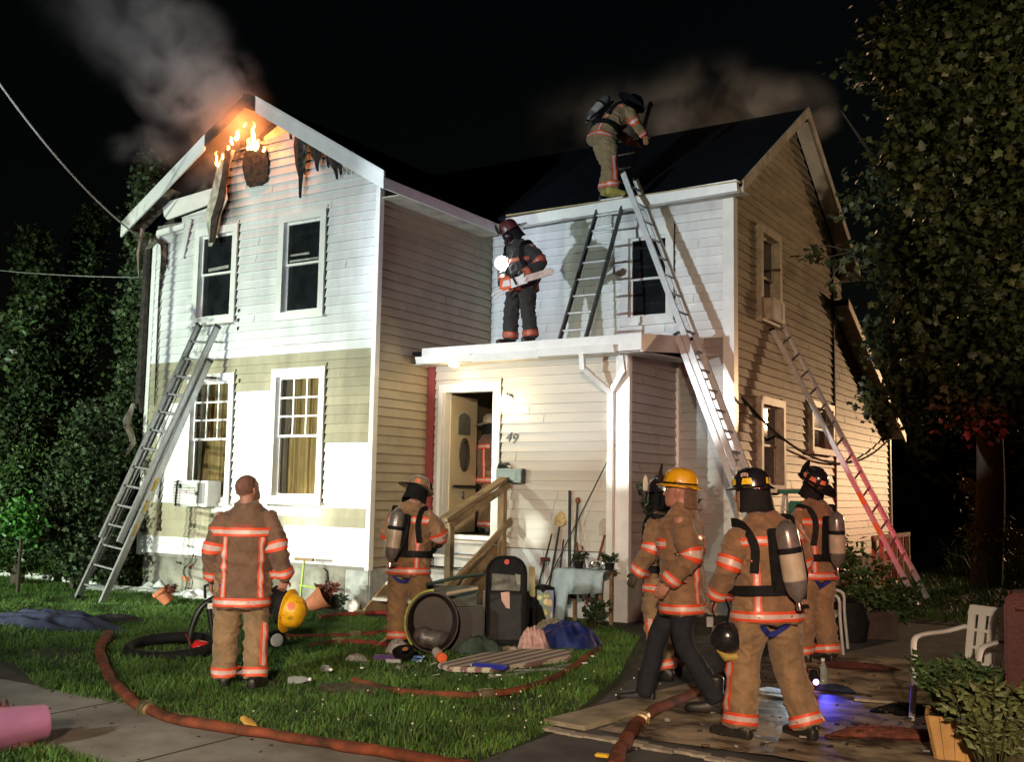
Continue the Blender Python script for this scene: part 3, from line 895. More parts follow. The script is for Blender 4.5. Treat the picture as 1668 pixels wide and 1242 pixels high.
# ------------------------------------------------------------------ windows
def window(P, op, style, fr=0.105, mf=M_TRIM, label=None, sash=0.5, deep=0.06):
    u0, u1, z0, z1 = op
    mb = MB()

    def bx(a, b, c, d, d0, d1, q=mb):
        lo, hi = P(a, c, d0), P(b, d, d1)
        q.box([min(lo[i], hi[i]) for i in range(3)], [max(lo[i], hi[i]) for i in range(3)])
    bx(u0, u0 + fr, z0, z1, -0.09, deep)
    bx(u1 - fr, u1, z0, z1, -0.09, deep)
    bx(u0 + fr, u1 - fr, z1 - fr * 1.15, z1, -0.09, deep)
    bx(u0 + fr, u1 - fr, z0, z0 + fr, -0.09, deep)
    win = mb.build('window', mf, house)
    q = MB(); bx(u0 - 0.03, u1 + 0.03, z0 - 0.02, z0 + 0.022, -0.02, deep + 0.03, q); q.build('sill', mf, win)
    # shadow gap channel beside the frame
    q = MB(); bx(u1 + 0.001, u1 + 0.016, z0, z1 + 0.05, -0.005, 0.03, q); q.build('channel', M_CHAR, win)
    a, b, c, d = u0 + fr, u1 - fr, z0 + fr, z1 - fr * 1.15
    zm = c + (d - c) * sash
    q = MB()
    for (s0, s1, dd) in ((zm - 0.02, d, -0.03), (c, zm + 0.02, -0.055)):
        bx(a, a + 0.035, s0, s1, dd - 0.02, dd + 0.02, q)
        bx(b - 0.035, b, s0, s1, dd - 0.02, dd + 0.02, q)
        bx(a + 0.035, b - 0.035, s1 - 0.035, s1, dd - 0.02, dd + 0.02, q)
        bx(a + 0.035, b - 0.035, s0, s0 + 0.035, dd - 0.02, dd + 0.02, q)
    q.build('sash', mf, win)

    def pane(x0, x1, y0, y1, dd, m=M_GLASS):
        q = MB(); bx(x0, x1, y0, y1, dd - 0.004, dd, q); q.build('pane', m, win)
    ai, bi = a + 0.037, b - 0.037
    if style == 'grid':
        mw = 0.014
        q = MB()
        W3, H3 = (bi - ai) / 3, (d - 0.035 - (zm + 0.015)) / 3
        for k in (1, 2):
            bx(ai + W3 * k - mw, ai + W3 * k + mw, zm + 0.015, d - 0.035, -0.045, -0.016, q)
            bx(ai, bi, zm + 0.015 + H3 * k - mw, zm + 0.015 + H3 * k + mw, -0.047, -0.018, q)
        q.build('muntin', mf, win)
        for i in range(3):
            for j in range(3):
                pane(ai + W3 * i + 0.01, ai + W3 * (i + 1) - 0.01, zm + 0.015 + H3 * j + 0.01, zm + 0.015 + H3 * (j + 1) - 0.01, -0.033, M_CLEARPANE)
        pane(ai, bi, c + 0.036, zm - 0.016, -0.056, M_CLEARPANE)
        # pleated curtain behind the glass
        q = MB()
        n = 60
        top, bot = [], []
        for i in range(n + 1):
            uu = lerp(u0, u1, i / n)
            dd = -0.13 + 0.018 * math.sin(i * 0.95) + 0.008 * math.sin(i * 2.3 + 1)
            top.append(P(uu, z1 - 0.05, dd))
            bot.append(P(uu, z0, dd * 0.98))
        vs = top + bot
        q.add(vs, [(i, i + 1, n + 2 + i, n + 1 + i) for i in range(n)])
        q.build('curtain', M_CURT, win, smooth=True, fix=False)
        q = MB()
        vs = []
        for j in range(9):
            for i in range(13):
                uu = lerp(u0, u0 + (u1 - u0) * (0.30 if j > 4 else 0.24), i / 12)
                vs.append(P(uu, lerp(z0, z1 - 0.03, j / 8), -0.10 + 0.012 * math.sin(i * 1.7)))
        q.add(vs, [(j * 13 + i, j * 13 + i + 1, (j + 1) * 13 + i + 1, (j + 1) * 13 + i) for j in range(8) for i in range(12)])
        q.build('drape', M_CURT2, win, smooth=True, fix=False)
    else:
        pane(ai, bi, zm + 0.015, d - 0.036, -0.033)
        pane(ai, bi, c + 0.036, zm - 0.016, -0.056)
    return win


M_CLEARPANE = bpy.data.materials.new('window_pane')
M_CLEARPANE.use_nodes = True
t_ = M_CLEARPANE.node_tree
for n_ in list(t_.nodes):
    t_.nodes.remove(n_)
o_ = t_.nodes.new('ShaderNodeOutputMaterial')
mx_ = t_.nodes.new('ShaderNodeMixShader')
fr_ = t_.nodes.new('ShaderNodeFresnel')
tr_ = t_.nodes.new('ShaderNodeBsdfTransparent')
gl_ = t_.nodes.new('ShaderNodeBsdfGlossy')
gl_.inputs['Roughness'].default_value = 0.03
tr_.inputs[0].default_value = (0.9, 0.92, 0.9, 1)
mx_.inputs[0].default_value = 0.06
t_.links.new(tr_.outputs[0], mx_.inputs[1])
t_.links.new(gl_.outputs[0], mx_.inputs[2])
t_.links.new(mx_.outputs[0], o_.inputs[0])

M_GTRIM0 = mat('sooty_blind', (0.30, 0.29, 0.27), 0.6, var=0.3)
wu_ = window(PF, W_UL, 'plain', sash=0.53)
q = MB(); q.hexa([(-12.98, FY + 0.022, 5.10), (-12.52, FY + 0.022, 5.12), (-12.52, FY + 0.028, 5.12), (-12.98, FY + 0.028, 5.10), (-12.98, FY + 0.022, 5.15), (-12.52, FY + 0.022, 5.17), (-12.52, FY + 0.028, 5.17), (-12.98, FY + 0.028, 5.15)]); q.build('fallen_blind', M_GTRIM0, wu_)
wu_ = window(PF, W_UR, 'plain', sash=0.53)
for (ba, bb, bc, bd) in ((-11.20, -10.62, 5.07, 5.10), (-11.18, -10.8, 5.16, 5.19)):
    q = MB(); q.box((ba, FY + 0.022, bc), (bb, FY + 0.028, bd)); q.build('fallen_blind', M_GTRIM0, wu_)
window(PF, W_LL, 'grid', sash=0.50)
window(PF, W_LR, 'grid', sash=0.50)
window(PB, W_B, 'plain', fr=0.12, sash=0.48)
M_GTRIM = mat('grimy_trim', (0.42, 0.36, 0.27), 0.5, var=0.25, scale=6)
window(PG, W_G1, 'plain', mf=M_GTRIM, fr=0.10, deep=0.10)
window(PG, W_G2, 'plain', mf=M_GTRIM, fr=0.10, deep=0.10)
window(PG, W_G3, 'plain', mf=M_GTRIM, fr=0.09, deep=0.10)
# dark room behind the front windows
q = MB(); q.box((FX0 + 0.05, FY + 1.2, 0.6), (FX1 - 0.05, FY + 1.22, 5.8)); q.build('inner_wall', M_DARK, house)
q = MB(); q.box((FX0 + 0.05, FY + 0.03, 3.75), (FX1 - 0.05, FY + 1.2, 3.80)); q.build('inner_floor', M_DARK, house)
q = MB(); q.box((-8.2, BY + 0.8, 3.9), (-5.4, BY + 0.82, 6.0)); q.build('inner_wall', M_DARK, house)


def air_conditioner(P, u, z, wd, ht, dp, label, m):
    lo, hi = P(u, z, 0.02), P(u + wd, z + ht, dp)
    root = thing('air_conditioner', label, 'air conditioner', P(u + wd / 2, z, dp / 2))
    a = [min(lo[i], hi[i]) for i in range(3)]
    b = [max(lo[i], hi[i]) for i in range(3)]
    q = MB(); q.box(a, b); q.build('casing', m, root, bevel=0.012)
    g = MB()
    n = 9
    for k in range(n):
        zz = z + 0.03 + (ht - 0.06) * k / (n - 1)
        l, h = P(u + 0.03, zz - 0.006, dp + 0.001), P(u + wd * 0.66, zz + 0.006, dp + 0.012)
        g.box([min(l[i], h[i]) for i in range(3)], [max(l[i], h[i]) for i in range(3)])
    g.build('grille', mat('grey_grille', (0.35, 0.36, 0.37), 0.4), root)
    g = MB(); l, h = P(u + wd * 0.72, z + 0.05, dp + 0.001), P(u + wd * 0.94, z + ht - 0.04, dp + 0.008)
    g.box([min(l[i], h[i]) for i in range(3)], [max(l[i], h[i]) for i in range(3)])
    g.build('control_panel', mat('grey_panel', (0.26, 0.25, 0.26), 0.5), root)
    return root


air_conditioner(PF, -13.18, 1.36, 0.78, 0.40, 0.30, 'white window air conditioner under the ladder side lower front window', M_TRIM)
air_conditioner(PG, 15.36, 4.36, 0.60, 0.34, 0.22, 'grimy air conditioner in the upper window of the tan gable wall', M_GTRIM)

# ---- front door, set open inwards
q = MB()
q.box((-9.22, PY - 0.05, 1.03), (-9.10, PY + 0.12, 3.24)); q.box((-8.25, PY - 0.05, 1.03), (-8.13, PY + 0.12, 3.24)); q.box((-9.10, PY - 0.05, 3.12), (-8.25, PY + 0.12, 3.24)); q.box((-9.10, PY - 0.02, 0.98), (-8.25, PY + 0.2, 1.04))
q.build('door_frame', M_TRIM, house)
q = MB(); q.box((-8.124, PY - 0.03, 1.0), (-8.108, PY + 0.0, 3.30)); q.build('channel', M_CHAR, house)
ang = R(95)
hx, hy = -9.09, PY + 0.10
ex, ey = math.cos(ang), math.sin(ang)
nx_, ny_ = -ey, ex   # normal away from the viewer


def dpt(s, z, o):
    return (hx + ex * s + ey * o, hy + ey * s - ex * o, z)


def dbox(q, s0, s1, z0, z1, o0, o1):
    q.hexa([dpt(s0, z0, o0), dpt(s1, z0, o0), dpt(s1, z0, o1), dpt(s0, z0, o1), dpt(s0, z1, o0), dpt(s1, z1, o0), dpt(s1, z1, o1), dpt(s0, z1, o1)])


q = MB(); dbox(q, 0, 0.80, 1.05, 3.10, -0.04, 0.0); door = q.build('door', M_DOOR, house)
q = MB()
pts = [(0.22, 2.52), (0.58, 2.52), (0.58, 2.78), (0.52, 2.83), (0.40, 2.86), (0.28, 2.83), (0.22, 2.78)]
q.prism([dpt(s, z, 0.001) for s, z in pts], V(dpt(0, 0, 0.008)) - V(dpt(0, 0, 0))); q.build('door_light', mat('grey_door_glass', (0.16, 0.17, 0.15), 0.25), door)
q = MB()
ring = [dpt(0.40 + 0.115 * math.cos(a), 2.22 + 0.23 * math.sin(a), 0.02) for a in [2 * math.pi * k / 24 for k in range(25)]]
q.tube(ring, [0.022 + 0.010 * random.random() for _ in ring], 6)
q.build('wreath', mat('dark_wreath', (0.05, 0.045, 0.03), 0.9, var=0.5, scale=30, bump=0.8), door)
q = MB(); q.prism([dpt(0.40 + 0.10 * math.cos(a), 2.22 + 0.21 * math.sin(a), 0.002) for a in [2 * math.pi * k / 20 for k in range(20)]], V(dpt(0, 0, 0.008)) - V(dpt(0, 0, 0))); q.build('oval_light', mat('grey_oval_glass', (0.10, 0.11, 0.10), 0.2), door)
q = MB(); dbox(q, 0.02, 0.84, 1.72, 1.76, 0.04, 0.08); q.build('push_bar', M_BLACKMETAL, door)
q = MB(); q.lathe(dpt(0.36, 1.62, 0.03), (0, 0, 1), [(-0.07, 0.008), (-0.05, 0.022), (0.03, 0.018), (0.05, 0.006)], 8); q.build('knob', M_BLACKMETAL, door)
# storm door folded back against the left jamb
q = MB(); q.box((-9.135, PY - 0.12, 1.05), (-9.105, PY - 0.055, 3.12)); q.build('storm_door', M_TRIM, house)
# hallway behind the door
q = MB()
q.box((-9.35, PY + 0.15, 1.0), (-9.33, 14.15, 3.3)); q.box((-8.0, PY + 0.15, 1.0), (-7.98, 14.15, 3.3)); q.box((-9.33, 14.12, 1.0), (-8.0, 14.15, 3.3)); q.box((-9.33, PY + 0.13, 3.26), (-8.0, 14.12, 3.3)); q.box((-9.33, PY + 0.02, 0.95), (-8.0, 14.12, 1.02))
q.build('hallway', mat('dim_hallway', (0.12, 0.095, 0.06), 0.8, var=0.3, scale=3), house)

# ---- house number 49 (flat metal numerals on the boards)
def text_obj(name, body, size, m, parent, mw, depth=0.004, italic=0.25):
    cu = bpy.data.curves.new(name, 'FONT')
    cu.body = body
    cu.size = size
    cu.extrude = depth
    cu.shear = italic
    cu.align_x = 'CENTER'
    cu.align_y = 'CENTER'
    tmp = bpy.data.objects.new(name, cu)
    C.objects.link(tmp)
    dg = bpy.context.evaluated_depsgraph_get()
    me = bpy.data.meshes.new_from_object(tmp.evaluated_get(dg))
    bpy.data.objects.remove(tmp)
    me.transform(mw)
    o = bpy.data.objects.new(name, me)
    me.materials.clear()
    me.materials.append(m)
    C.objects.link(o)
    if parent is not None:
        o.parent = parent
    return o


hl = house.location
for ch, x, z in (('4', -7.985, 2.44), ('9', -7.885, 2.42)):
    text_obj('house_number', ch, 0.20, M_BLACKMETAL, house, Matrix.Translation(V((x, PY - 0.034, z)) - hl) @ Matrix.Rotation(R(90), 4, 'X'), 0.006)

# ---- porch lamp
pl = thing('porch_lamp', 'lit white glass porch lamp beside the open front door', 'lamp', (-7.97, PY - 0.03, 2.96))
q = MB(); q.box((-8.02, PY - 0.05, 2.88), (-7.92, PY - 0.022, 3.06)); q.build('backplate', M_BLACKMETAL, pl, bevel=0.005)
q = MB(); q.tube([(-7.97, PY - 0.05, 3.03), (-7.97, PY - 0.10, 3.07), (-7.97, PY - 0.12, 3.04)], 0.012, 6); q.build('arm', M_BLACKMETAL, pl)
q = MB(); q.lathe((-7.97, PY - 0.13, 2.80), (0, 0, 1), [(0, 0.045), (0.015, 0.08), (0.12, 0.105), (0.20, 0.085), (0.235, 0.03)], 16); q.build('globe', mat('lit_globe', (1, 0.9, 0.7), 0.3, emit=(1.0, 0.80, 0.45), estr=16), pl, smooth=True)
lamp('porch_bulb', 'POINT', (-7.97, PY - 0.25, 2.93), 13, (1.0, 0.74, 0.40), size=0.05)
lamp('hall_fill_lamp', 'POINT', (-8.6, 13.9, 3.1), 0.25, (1.0, 0.75, 0.42), size=0.1)  # weak fill added inside the dim hallway
lamp('porch_ceiling_bulb', 'POINT', (-8.75, 12.2, 3.40), 5, (1.0, 0.72, 0.36), size=0.05)
q = MB(); q.lathe((-8.75, 12.22, 3.46), (0, 0, 1), [(0, 0.05), (0.02, 0.08), (0.045, 0.08)], 12); o = q.build('ceiling_lamp', mat('lit_dome', (1, 0.9, 0.7), 0.3, emit=(1.0, 0.80, 0.45), estr=6)); tag(o, 'small lit dome lamp under the porch roof', 'lamp')

# ---- mailbox
mbx = thing('mailbox', 'dark green wall mailbox with its lid ajar beside the front door', 'mailbox', (-7.88, PY - 0.05, 1.80))
q = MB(); q.box((-8.10, PY - 0.16, 1.80), (-7.68, PY - 0.028, 2.00)); q.build('box', mat('dark_green_enamel', (0.02, 0.035, 0.035), 0.3, var=0.2), mbx, bevel=0.008)
q = MB(); q.box((-8.02, PY - 0.168, 1.84), (-7.76, PY - 0.161, 1.95)); q.build('front_panel', mat('panel_green', (0.035, 0.055, 0.055), 0.3), mbx)
q = MB(); q.hexa([(-8.10, PY - 0.14, 2.005), (-7.9, PY - 0.14, 2.005), (-7.9, PY - 0.03, 2.005), (-8.10, PY - 0.03, 2.005), (-8.06, PY - 0.16, 2.07), (-7.96, PY - 0.17, 2.06), (-7.98, PY - 0.03, 2.09), (-8.04, PY - 0.03, 2.09)]); q.build('lid', M_BLACKMETAL, mbx)
q = MB(); q.hexa([(-7.98, PY - 0.12, 2.01), (-7.90, PY - 0.13, 2.01), (-7.88, PY - 0.10, 2.01), (-7.96, PY - 0.09, 2.01), (-7.99, PY - 0.12, 2.05), (-7.91, PY - 0.13, 2.04), (-7.89, PY - 0.10, 2.04), (-7.97, PY - 0.09, 2.05)]); q.build('letter', M_TRIM, mbx)
q = MB(); q.box((-8.02, PY - 0.10, 1.44), (-7.86, PY - 0.028, 1.56)); o = q.build('electrical_outlet', M_TRIM, bevel=0.01); tag(o, 'small white outlet cover on the porch wall below the mailbox', 'outlet')

# ---- burnt debris hanging on the gable and at the left corner
def ragged(name, P, pts, d0, d1, m, th=0.012):
    """hanging sheet: pts = list of (u_left, u_right, z)"""
    q = MB()
    n = len(pts)
    vs = []
    for i, (a, b, z) in enumerate(pts):
        d = lerp(d0, d1, i / (n - 1)) + 0.02 * noise.noise((z * 5, a, 1))
        for s in (0, th):
            vs += [P(a, z, d + s), P((a + b) / 2, z + 0.02 * noise.noise((z * 9, b, 3)), d + s + 0.025), P(b, z, d + s - 0.01)]
    fs = []
    for i in range(n - 1):
        A, B = i * 6, (i + 1) * 6
        for o in (0, 3):
            fs += [(A + o, A + o + 1, B + o + 1, B + o), (A + o + 1, A + o + 2, B + o + 2, B + o + 1)]
        fs += [(A, A + 3, B + 3, B), (A + 2, A + 5, B + 5, B + 2)]
    q.add(vs, fs)
    return q.build(name, m, house)


M_STRIP = mat('half_burnt_vinyl', (0.02, 0.017, 0.014), 0.7, var=0.4, scale=7, col2=(0.30, 0.27, 0.20), contrast=(0.45, 0.66), bump=0.5, bscale=20)
M_STRIPL = mat('peeled_vinyl', (0.34, 0.31, 0.24), 0.6, var=0.3, scale=6, col2=(0.66, 0.63, 0.55), bump=0.4)
ragged('hanging_vinyl', PF, [(-12.68, -12.40, 7.0), (-12.78, -12.5, 6.75), (-12.82, -12.55, 6.5), (-12.9, -12.48, 6.2), (-12.95, -12.6, 5.95), (-12.86, -12.62, 5.75), (-12.80, -12.68, 5.55), (-12.78, -12.73, 5.45)], 0.06, 0.16, M_STRIPL)
ragged('charred_strip', PF, [(-12.58, -12.46, 7.0), (-12.6, -12.48, 6.6), (-12.66, -12.52, 6.2), (-12.74, -12.6, 5.9), (-12.74, -12.66, 5.5)], 0.10, 0.19, M_CHAR)
ragged('charred_patch', PF, [(-12.12, -11.86, 7.02), (-12.2, -11.72, 6.9), (-12.22, -11.66, 6.7), (-12.16, -11.66, 6.5), (-12.1, -11.68, 6.38), (-12.02, -11.8, 6.33)], 0.05, 0.06, M_CHAR)
for (u, wd, z0, z1, mm) in ((-11.1, 0.12, 7.25, 6.95, M_STRIP), (-10.88, 0.15, 7.12, 6.0, M_CHAR), (-10.80, 0.08, 7.05, 6.35, M_STRIP), (-10.56, 0.20, 6.90, 6.36, M_CHAR), (-10.36, 0.09, 6.78, 6.38, M_STRIP), (-10.22, 0.15, 6.68, 6.18, M_CHAR), (-10.09, 0.12, 6.6, 6.24, M_CHAR), (-9.90, 0.24, 6.53, 6.22, M_STRIPL), (-9.74, 0.09, 6.42, 6.2, M_STRIP)):
    n = 8
    pts = []
    dr = random.uniform(-0.06, 0.06)
    for k in range(n):
        f = k / (n - 1)
        hw = wd / 2 * (0.55 + 0.75 * math.sin(math.pi * min(1, f * 1.15 + 0.12))) * (1 - f ** 3) + 0.006
        pts.append((u + dr * f - hw + 0.028 * random.uniform(-1, 1) * (1 - f), u + dr * f + hw + 0.028 * random.uniform(-1, 1) * (1 - f), lerp(z0, z1, f)))
    ragged('charred_strip', PF, pts, 0.22, 0.10, mm)
# burnt downspout and torn trim at the left corner
q = MB(); q.tube([(FX0 - 0.12, FY - 0.08, 5.75), (FX0 - 0.11, FY - 0.08, 4.0), (FX0 - 0.11, FY - 0.08, 3.05), (FX0 - 0.08, FY - 0.04, 2.85)], [0.06, 0.075, 0.075, 0.05], 8); q.build('burnt_downspout', M_CHAR, house)
q = MB(); q.tube([(FX0 - 0.20, FY - 0.14, 5.95), (FX0 - 0.24, FY - 0.15, 5.5), (FX0 - 0.22, FY - 0.14, 5.1)], [0.05, 0.07, 0.02], 6, flat=0.3); q.build('torn_trim', M_STRIPL, house)
q = MB(); q.tube([(-14.0, FY - 0.06, 5.66), (-13.98, FY - 0.05, 5.4), (-14.05, FY - 0.05, 4.8), (-14.03, FY - 0.05, 3.6), (-14.02, FY - 0.05, 2.95)], [0.10, 0.11, 0.035, 0.03, 0.015], 6, flat=0.35); q.build('charred_strip', M_STRIP, house)
q = MB(); q.tube([(FX0 - 0.15, FY - 0.1, 5.55), (-14.15, FY - 0.12, 5.75), (-13.95, FY - 0.1, 5.62), (-13.9, FY - 0.08, 5.2)], [0.02, 0.09, 0.10, 0.03], 6, flat=0.4); q.build('torn_trim', M_STRIP, house)
q = MB(); q.tube([(-14.35, FY - 0.2, 3.0), (-14.45, FY - 0.25, 2.7), (-14.3, FY - 0.2, 2.35), (-14.5, FY - 0.22, 2.1)], [0.05, 0.14, 0.1, 0.02], 6, flat=0.4); q.build('torn_trim', M_STRIPL, house)
q = MB(); q.tube([(-13.75, FY - 0.05, 1.9), (-13.78, FY - 0.06, 1.4), (-13.76, FY - 0.06, 0.95)], [0.02, 0.03, 0.04], 6, flat=0.5); q.build('charred_strip', M_STRIP, house)
q = MB(); q.tube([(FX0 + 0.05, FY - 0.06, 1.35), (FX0 + 0.08, FY - 0.08, 1.1), (FX0 + 0.16, FY - 0.08, 0.92)], [0.02, 0.08, 0.04], 6, flat=0.5); q.build('charred_strip', M_CHAR, house)

# small bullet-like hose holes punched in the boards right of the upper left window
q = MB()
for (u, z) in ((-12.19, 4.40), (-12.19, 4.25), (-12.19, 4.12), (-12.72, 4.13), (-12.62, 4.15), (-12.10, 3.30)):
    q.prism([PF(u + 0.02 * math.cos(a), z + 0.035 * math.sin(a), 0.031) for a in [2 * math.pi * k / 7 for k in range(7)]], (0, -0.002, 0))
q.build('puncture', M_CHAR, house, kind='stuff')

# ---- porch steps and wooden handrail
st = thing('porch_steps', 'pale painted wooden porch steps leading up to the open front door', 'steps', (-8.65, 12.0, 0))
for k in range(5):
    z = 0.98 - k * 0.19
    y1 = PY - 0.03 - k * 0.27
    q = MB(); q.box((-9.25, y1 - 0.30, z - 0.04), (-8.05, y1, z)); q.build('tread', M_STEP, st, bevel=0.008)
    q = MB(); q.box((-9.20, y1 - 0.02, z - 0.19), (-8.10, y1 - 0.002, z - 0.045)); q.build('riser', M_STEP if k < 3 else M_CHAR, st)
for x in (-9.27, -8.05):
    q = MB(); q.prism([(x, PY - 0.04, 0.0), (x, PY - 0.04, 0.93), (x, PY - 0.34, 0.93), (x, PY - 1.55, 0.08), (x, PY - 1.55, 0.0)], (0.03, 0, 0)); q.build('stringer', M_WOOD, st)
hr = thing('handrail', 'weathered wooden handrail with two posts beside the porch steps', 'handrail', (-8.0, 11.8, 0))
top_u = on_y(818, 800, 12.35)
A_up = V((-8.02, 12.38, 1.78))
A_dn = V((-8.0, 11.05, 1.33))
# low and high posts stand on the ground; rails follow the slope
lowx, highx = V((-7.95, 11.1, 0)), V((-7.95, 12.36, 0))
q = MB(); q.box((-8.0, 11.06, 0), (-7.91, 11.15, 1.30)); q.build('post', M_WOOD, hr)
q = MB(); q.box((-8.0, 12.31, 0), (-7.91, 12.40, 1.80)); q.build('post', M_WOOD, hr)
q = MB(); q.bar((-7.955, 10.95, 1.30), (-7.955, 12.50, 1.90), 0.14, 0.045); q.build('top_rail', M_WOOD, hr)
q = MB(); q.bar((-7.90, 11.0, 1.22), (-7.90, 12.45, 1.78), 0.035, 0.09); q.build('side_rail', M_WOOD, hr)
q = MB(); q.bar((-7.90, 11.0, 0.42), (-7.90, 12.50, 1.28), 0.035, 0.09); q.build('lower_rail', M_WOOD, hr)
q = MB(); q.bar((-8.02, 11.1, 0.30), (-8.02, 12.40, 1.10), 0.035, 0.09); q.build('lower_rail', M_WOOD, hr)
# ------------------------------------------------------------------ ladders
def ladder(root_name, label, base, top, wdir, width, n, m, fly=None, flym=None, group=None, rw=0.075, rt=0.03, flare=1.0, labels=()):
    base, top, wdir = V(base), V(top), V(wdir)
    ax = (top - base).normalized()
    wdir = (wdir - ax * wdir.dot(ax)).normalized()
    nrm = ax.cross(wdir).normalized()      # depth direction of the rails
    root = thing(root_name, label, 'ladder', base, group)
    L = (top - base).length

    def section(s0, s1, off, wd, mm, k0):
        for s in (-1, 1):
            a = base + ax * s0 + wdir * (s * wd * flare / 2 if s0 == 0 else s * wd / 2) + nrm * off
            b = base + ax * s1 + wdir * (s * wd / 2) + nrm * off
            q = MB()
            # channel rail: web plus two flanges
            q.bar(a, b, rt * 0.3, rw, up=nrm)
            q.bar(a + nrm * (rw / 2 - 0.004) - wdir * s * 0.012, b + nrm * (rw / 2 - 0.004) - wdir * s * 0.012, rt, 0.008, up=nrm)
            q.bar(a - nrm * (rw / 2 - 0.004) - wdir * s * 0.012, b - nrm * (rw / 2 - 0.004) - wdir * s * 0.012, rt, 0.008, up=nrm)
            r = q.build('rail', mm, root)
            q = MB()
            q.obox(b + ax * 0.015, ax * 0.02, wdir * 0.02, nrm * (rw / 2 + 0.004)); q.build('end_cap', M_BLACKMETAL, r)
        first = None
        k = 0
        s = s0 + 0.22
        while s < s1 - 0.1:
            c = base + ax * s + nrm * off
            f = 1.0 if s0 > 0 else lerp(flare, 1.0, (s - s0) / (s1 - s0))
            if first is None or flare != 1.0:
                q = MB(); q.tube([c - wdir * wd * f / 2, c + wdir * wd * f / 2], 0.017, 8)
                first = q.build('rung', M_ALU if mm is not M_DARKRAIL else M_ALUWHITE, root, smooth=True)
                fc = c.copy()
            else:
                o = first.copy()
                C.objects.link(o)
                o.parent = root
                o.location = c - fc
            s += 0.305
            k += 1

    if fly:
        section(0, fly[1], 0.0, width, m, 0)
        section(fly[0], L, -rw - 0.004, width - 0.06, flym or m, 1)
    else:
        section(0, L, 0.0, width, m, 0)
    return root, ax, wdir, nrm, L


r, ax, wd_, nr, L = ladder('extension_ladder', 'grey aluminium extension ladder leaning below the upper left front window', (-13.15, 9.58, 0.0), (-12.68, FY - 0.10, 4.12), (1, 0.04, 0), 0.50, 12, M_ALU, fly=(0.9, 3.9), flare=1.15, rw=0.10, rt=0.042)
for s in (0.45, 1.15, 1.5, 1.85):
    q = MB(); c = V((-13.15, 9.58, 0.0)) + ax * s * 1.0 + wd_ * 0.283 + nr * 0; q.obox(c, ax * 0.10, wd_ * 0.003, nr * 0.02); q.build('warning_label', M_YEL, r)
for s in (-1, 1):
    q = MB(); c = V((-13.15, 9.58, 0.02)) + wd_ * 0.31 * s; q.obox(c, V((0.04, 0, 0)), V((0, 0.05, 0)), V((0, 0, 0.02))); q.build('foot', M_RUBBER, r)
q = MB(); q.tube([V((-13.15, 9.58, 0)) + ax * t + nr * (-0.09 - 0.03 * math.sin(t * 2)) for t in (0.6, 1.2, 1.8, 2.4, 3.0, 3.6)], 0.006, 5); q.build('halyard', M_NYLON, r)

ladder('extension_ladder', 'bright aluminium ladder resting on the right edge of the porch roof', (-4.02, 13.0, 0.0), (-6.72, 13.62, 6.32), (0.1, 1, 0), 0.42, 20, M_ALUWHITE, fly=(2.2, 4.2), rw=0.085)
r, ax, wd_, nr, L = ladder('extension_ladder', 'aluminium ladder with orange label leaning against the tan gable wall', (-3.46, 17.9, 0.0), (-5.19, 15.95, 4.35), (0.25, 1, 0), 0.40, 14, M_ALUWHITE, rw=0.08)
for s in (1.5, 2.05):
    q = MB(); c = V((-3.46, 17.9, 0.0)) + ax * s - wd_ * 0.212; q.obox(c, ax * 0.11, wd_ * 0.003, nr * 0.03); q.build('warning_label', mat('orange_label', (0.75, 0.32, 0.04), 0.5), r)
RA, RB = V((-7.03, 12.62, 3.76)), V((-7.03, 14.72, 7.85))
ladder('roof_ladder', 'dark railed ladder standing on the porch roof and leaning over the upper eave', RA, RB, (1, 0, 0), 0.44, 15, M_DARKRAIL, rw=0.07)

# stepladder with green tray, behind the group
sl = thing('stepladder', 'small aluminium stepladder with a green tray by the tan gable wall', 'stepladder', (-4.55, 14.6, 0))
zt = 1.72
for s in (-1, 1):
    q = MB(); q.bar((-4.55 + s * 0.26, 14.45, 0), (-4.55 + s * 0.17, 14.75, zt), 0.03, 0.07, up=(0, 1, 0)); q.build('rail', M_ALUWHITE, sl)
    q = MB(); q.bar((-4.55 + s * 0.24, 15.25, 0), (-4.55 + s * 0.16, 14.85, zt), 0.025, 0.04, up=(0, 1, 0)); q.build('rear_leg', M_ALUWHITE, sl)
for k in range(5):
    z = 0.28 + k * 0.30
    f = z / zt
    q = MB(); q.box((-4.55 - lerp(0.25, 0.17, f), lerp(14.43, 14.72, f) - 0.03, z), (-4.55 + lerp(0.25, 0.17, f), lerp(14.43, 14.72, f) + 0.06, z + 0.03)); q.build('step', M_ALUWHITE, sl)
M_GREENP = mat('green_plastic', (0.03, 0.16, 0.10), 0.45, var=0.15)
q = MB(); q.box((-4.78, 14.62, zt), (-4.32, 14.95, zt + 0.06)); q.build('tray', M_GREENP, sl, bevel=0.01)
q = MB(); q.box((-4.62, 14.60, 1.33), (-4.36, 14.72, 1.62)); q.build('bucket', M_GREENP, sl, bevel=0.02)

# ------------------------------------------------------------------ overhead wires
def wire(name, a, b, sag, rad, label, m=M_RUBBER):
    a, b = V(a), V(b)
    pts = [a.lerp(b, t) + V((0, 0, -sag * 4 * t * (1 - t))) for t in [k / 24 for k in range(25)]]
    q = MB(); q.tube(pts, rad, 6)
    o = q.build(name, m, smooth=True)
    tag(o, label, 'cable')


M_CABLE = mat('grey_cable', (0.20, 0.21, 0.20), 0.6)
e0 = V((FX0 - 0.18, FY - 0.12, 5.75))
wire('service_cable', at_depth(-60, 50, 13.0), e0, 0.25, 0.014, 'thick service cable sloping down to the burnt left corner of the house', M_CABLE)
wire('phone_cable', at_depth(-60, 434, 20.0), (FX0 - 0.14, FY - 0.1, 5.12), 0.05, 0.009, 'thin level cable reaching the left corner of the house', M_CABLE)
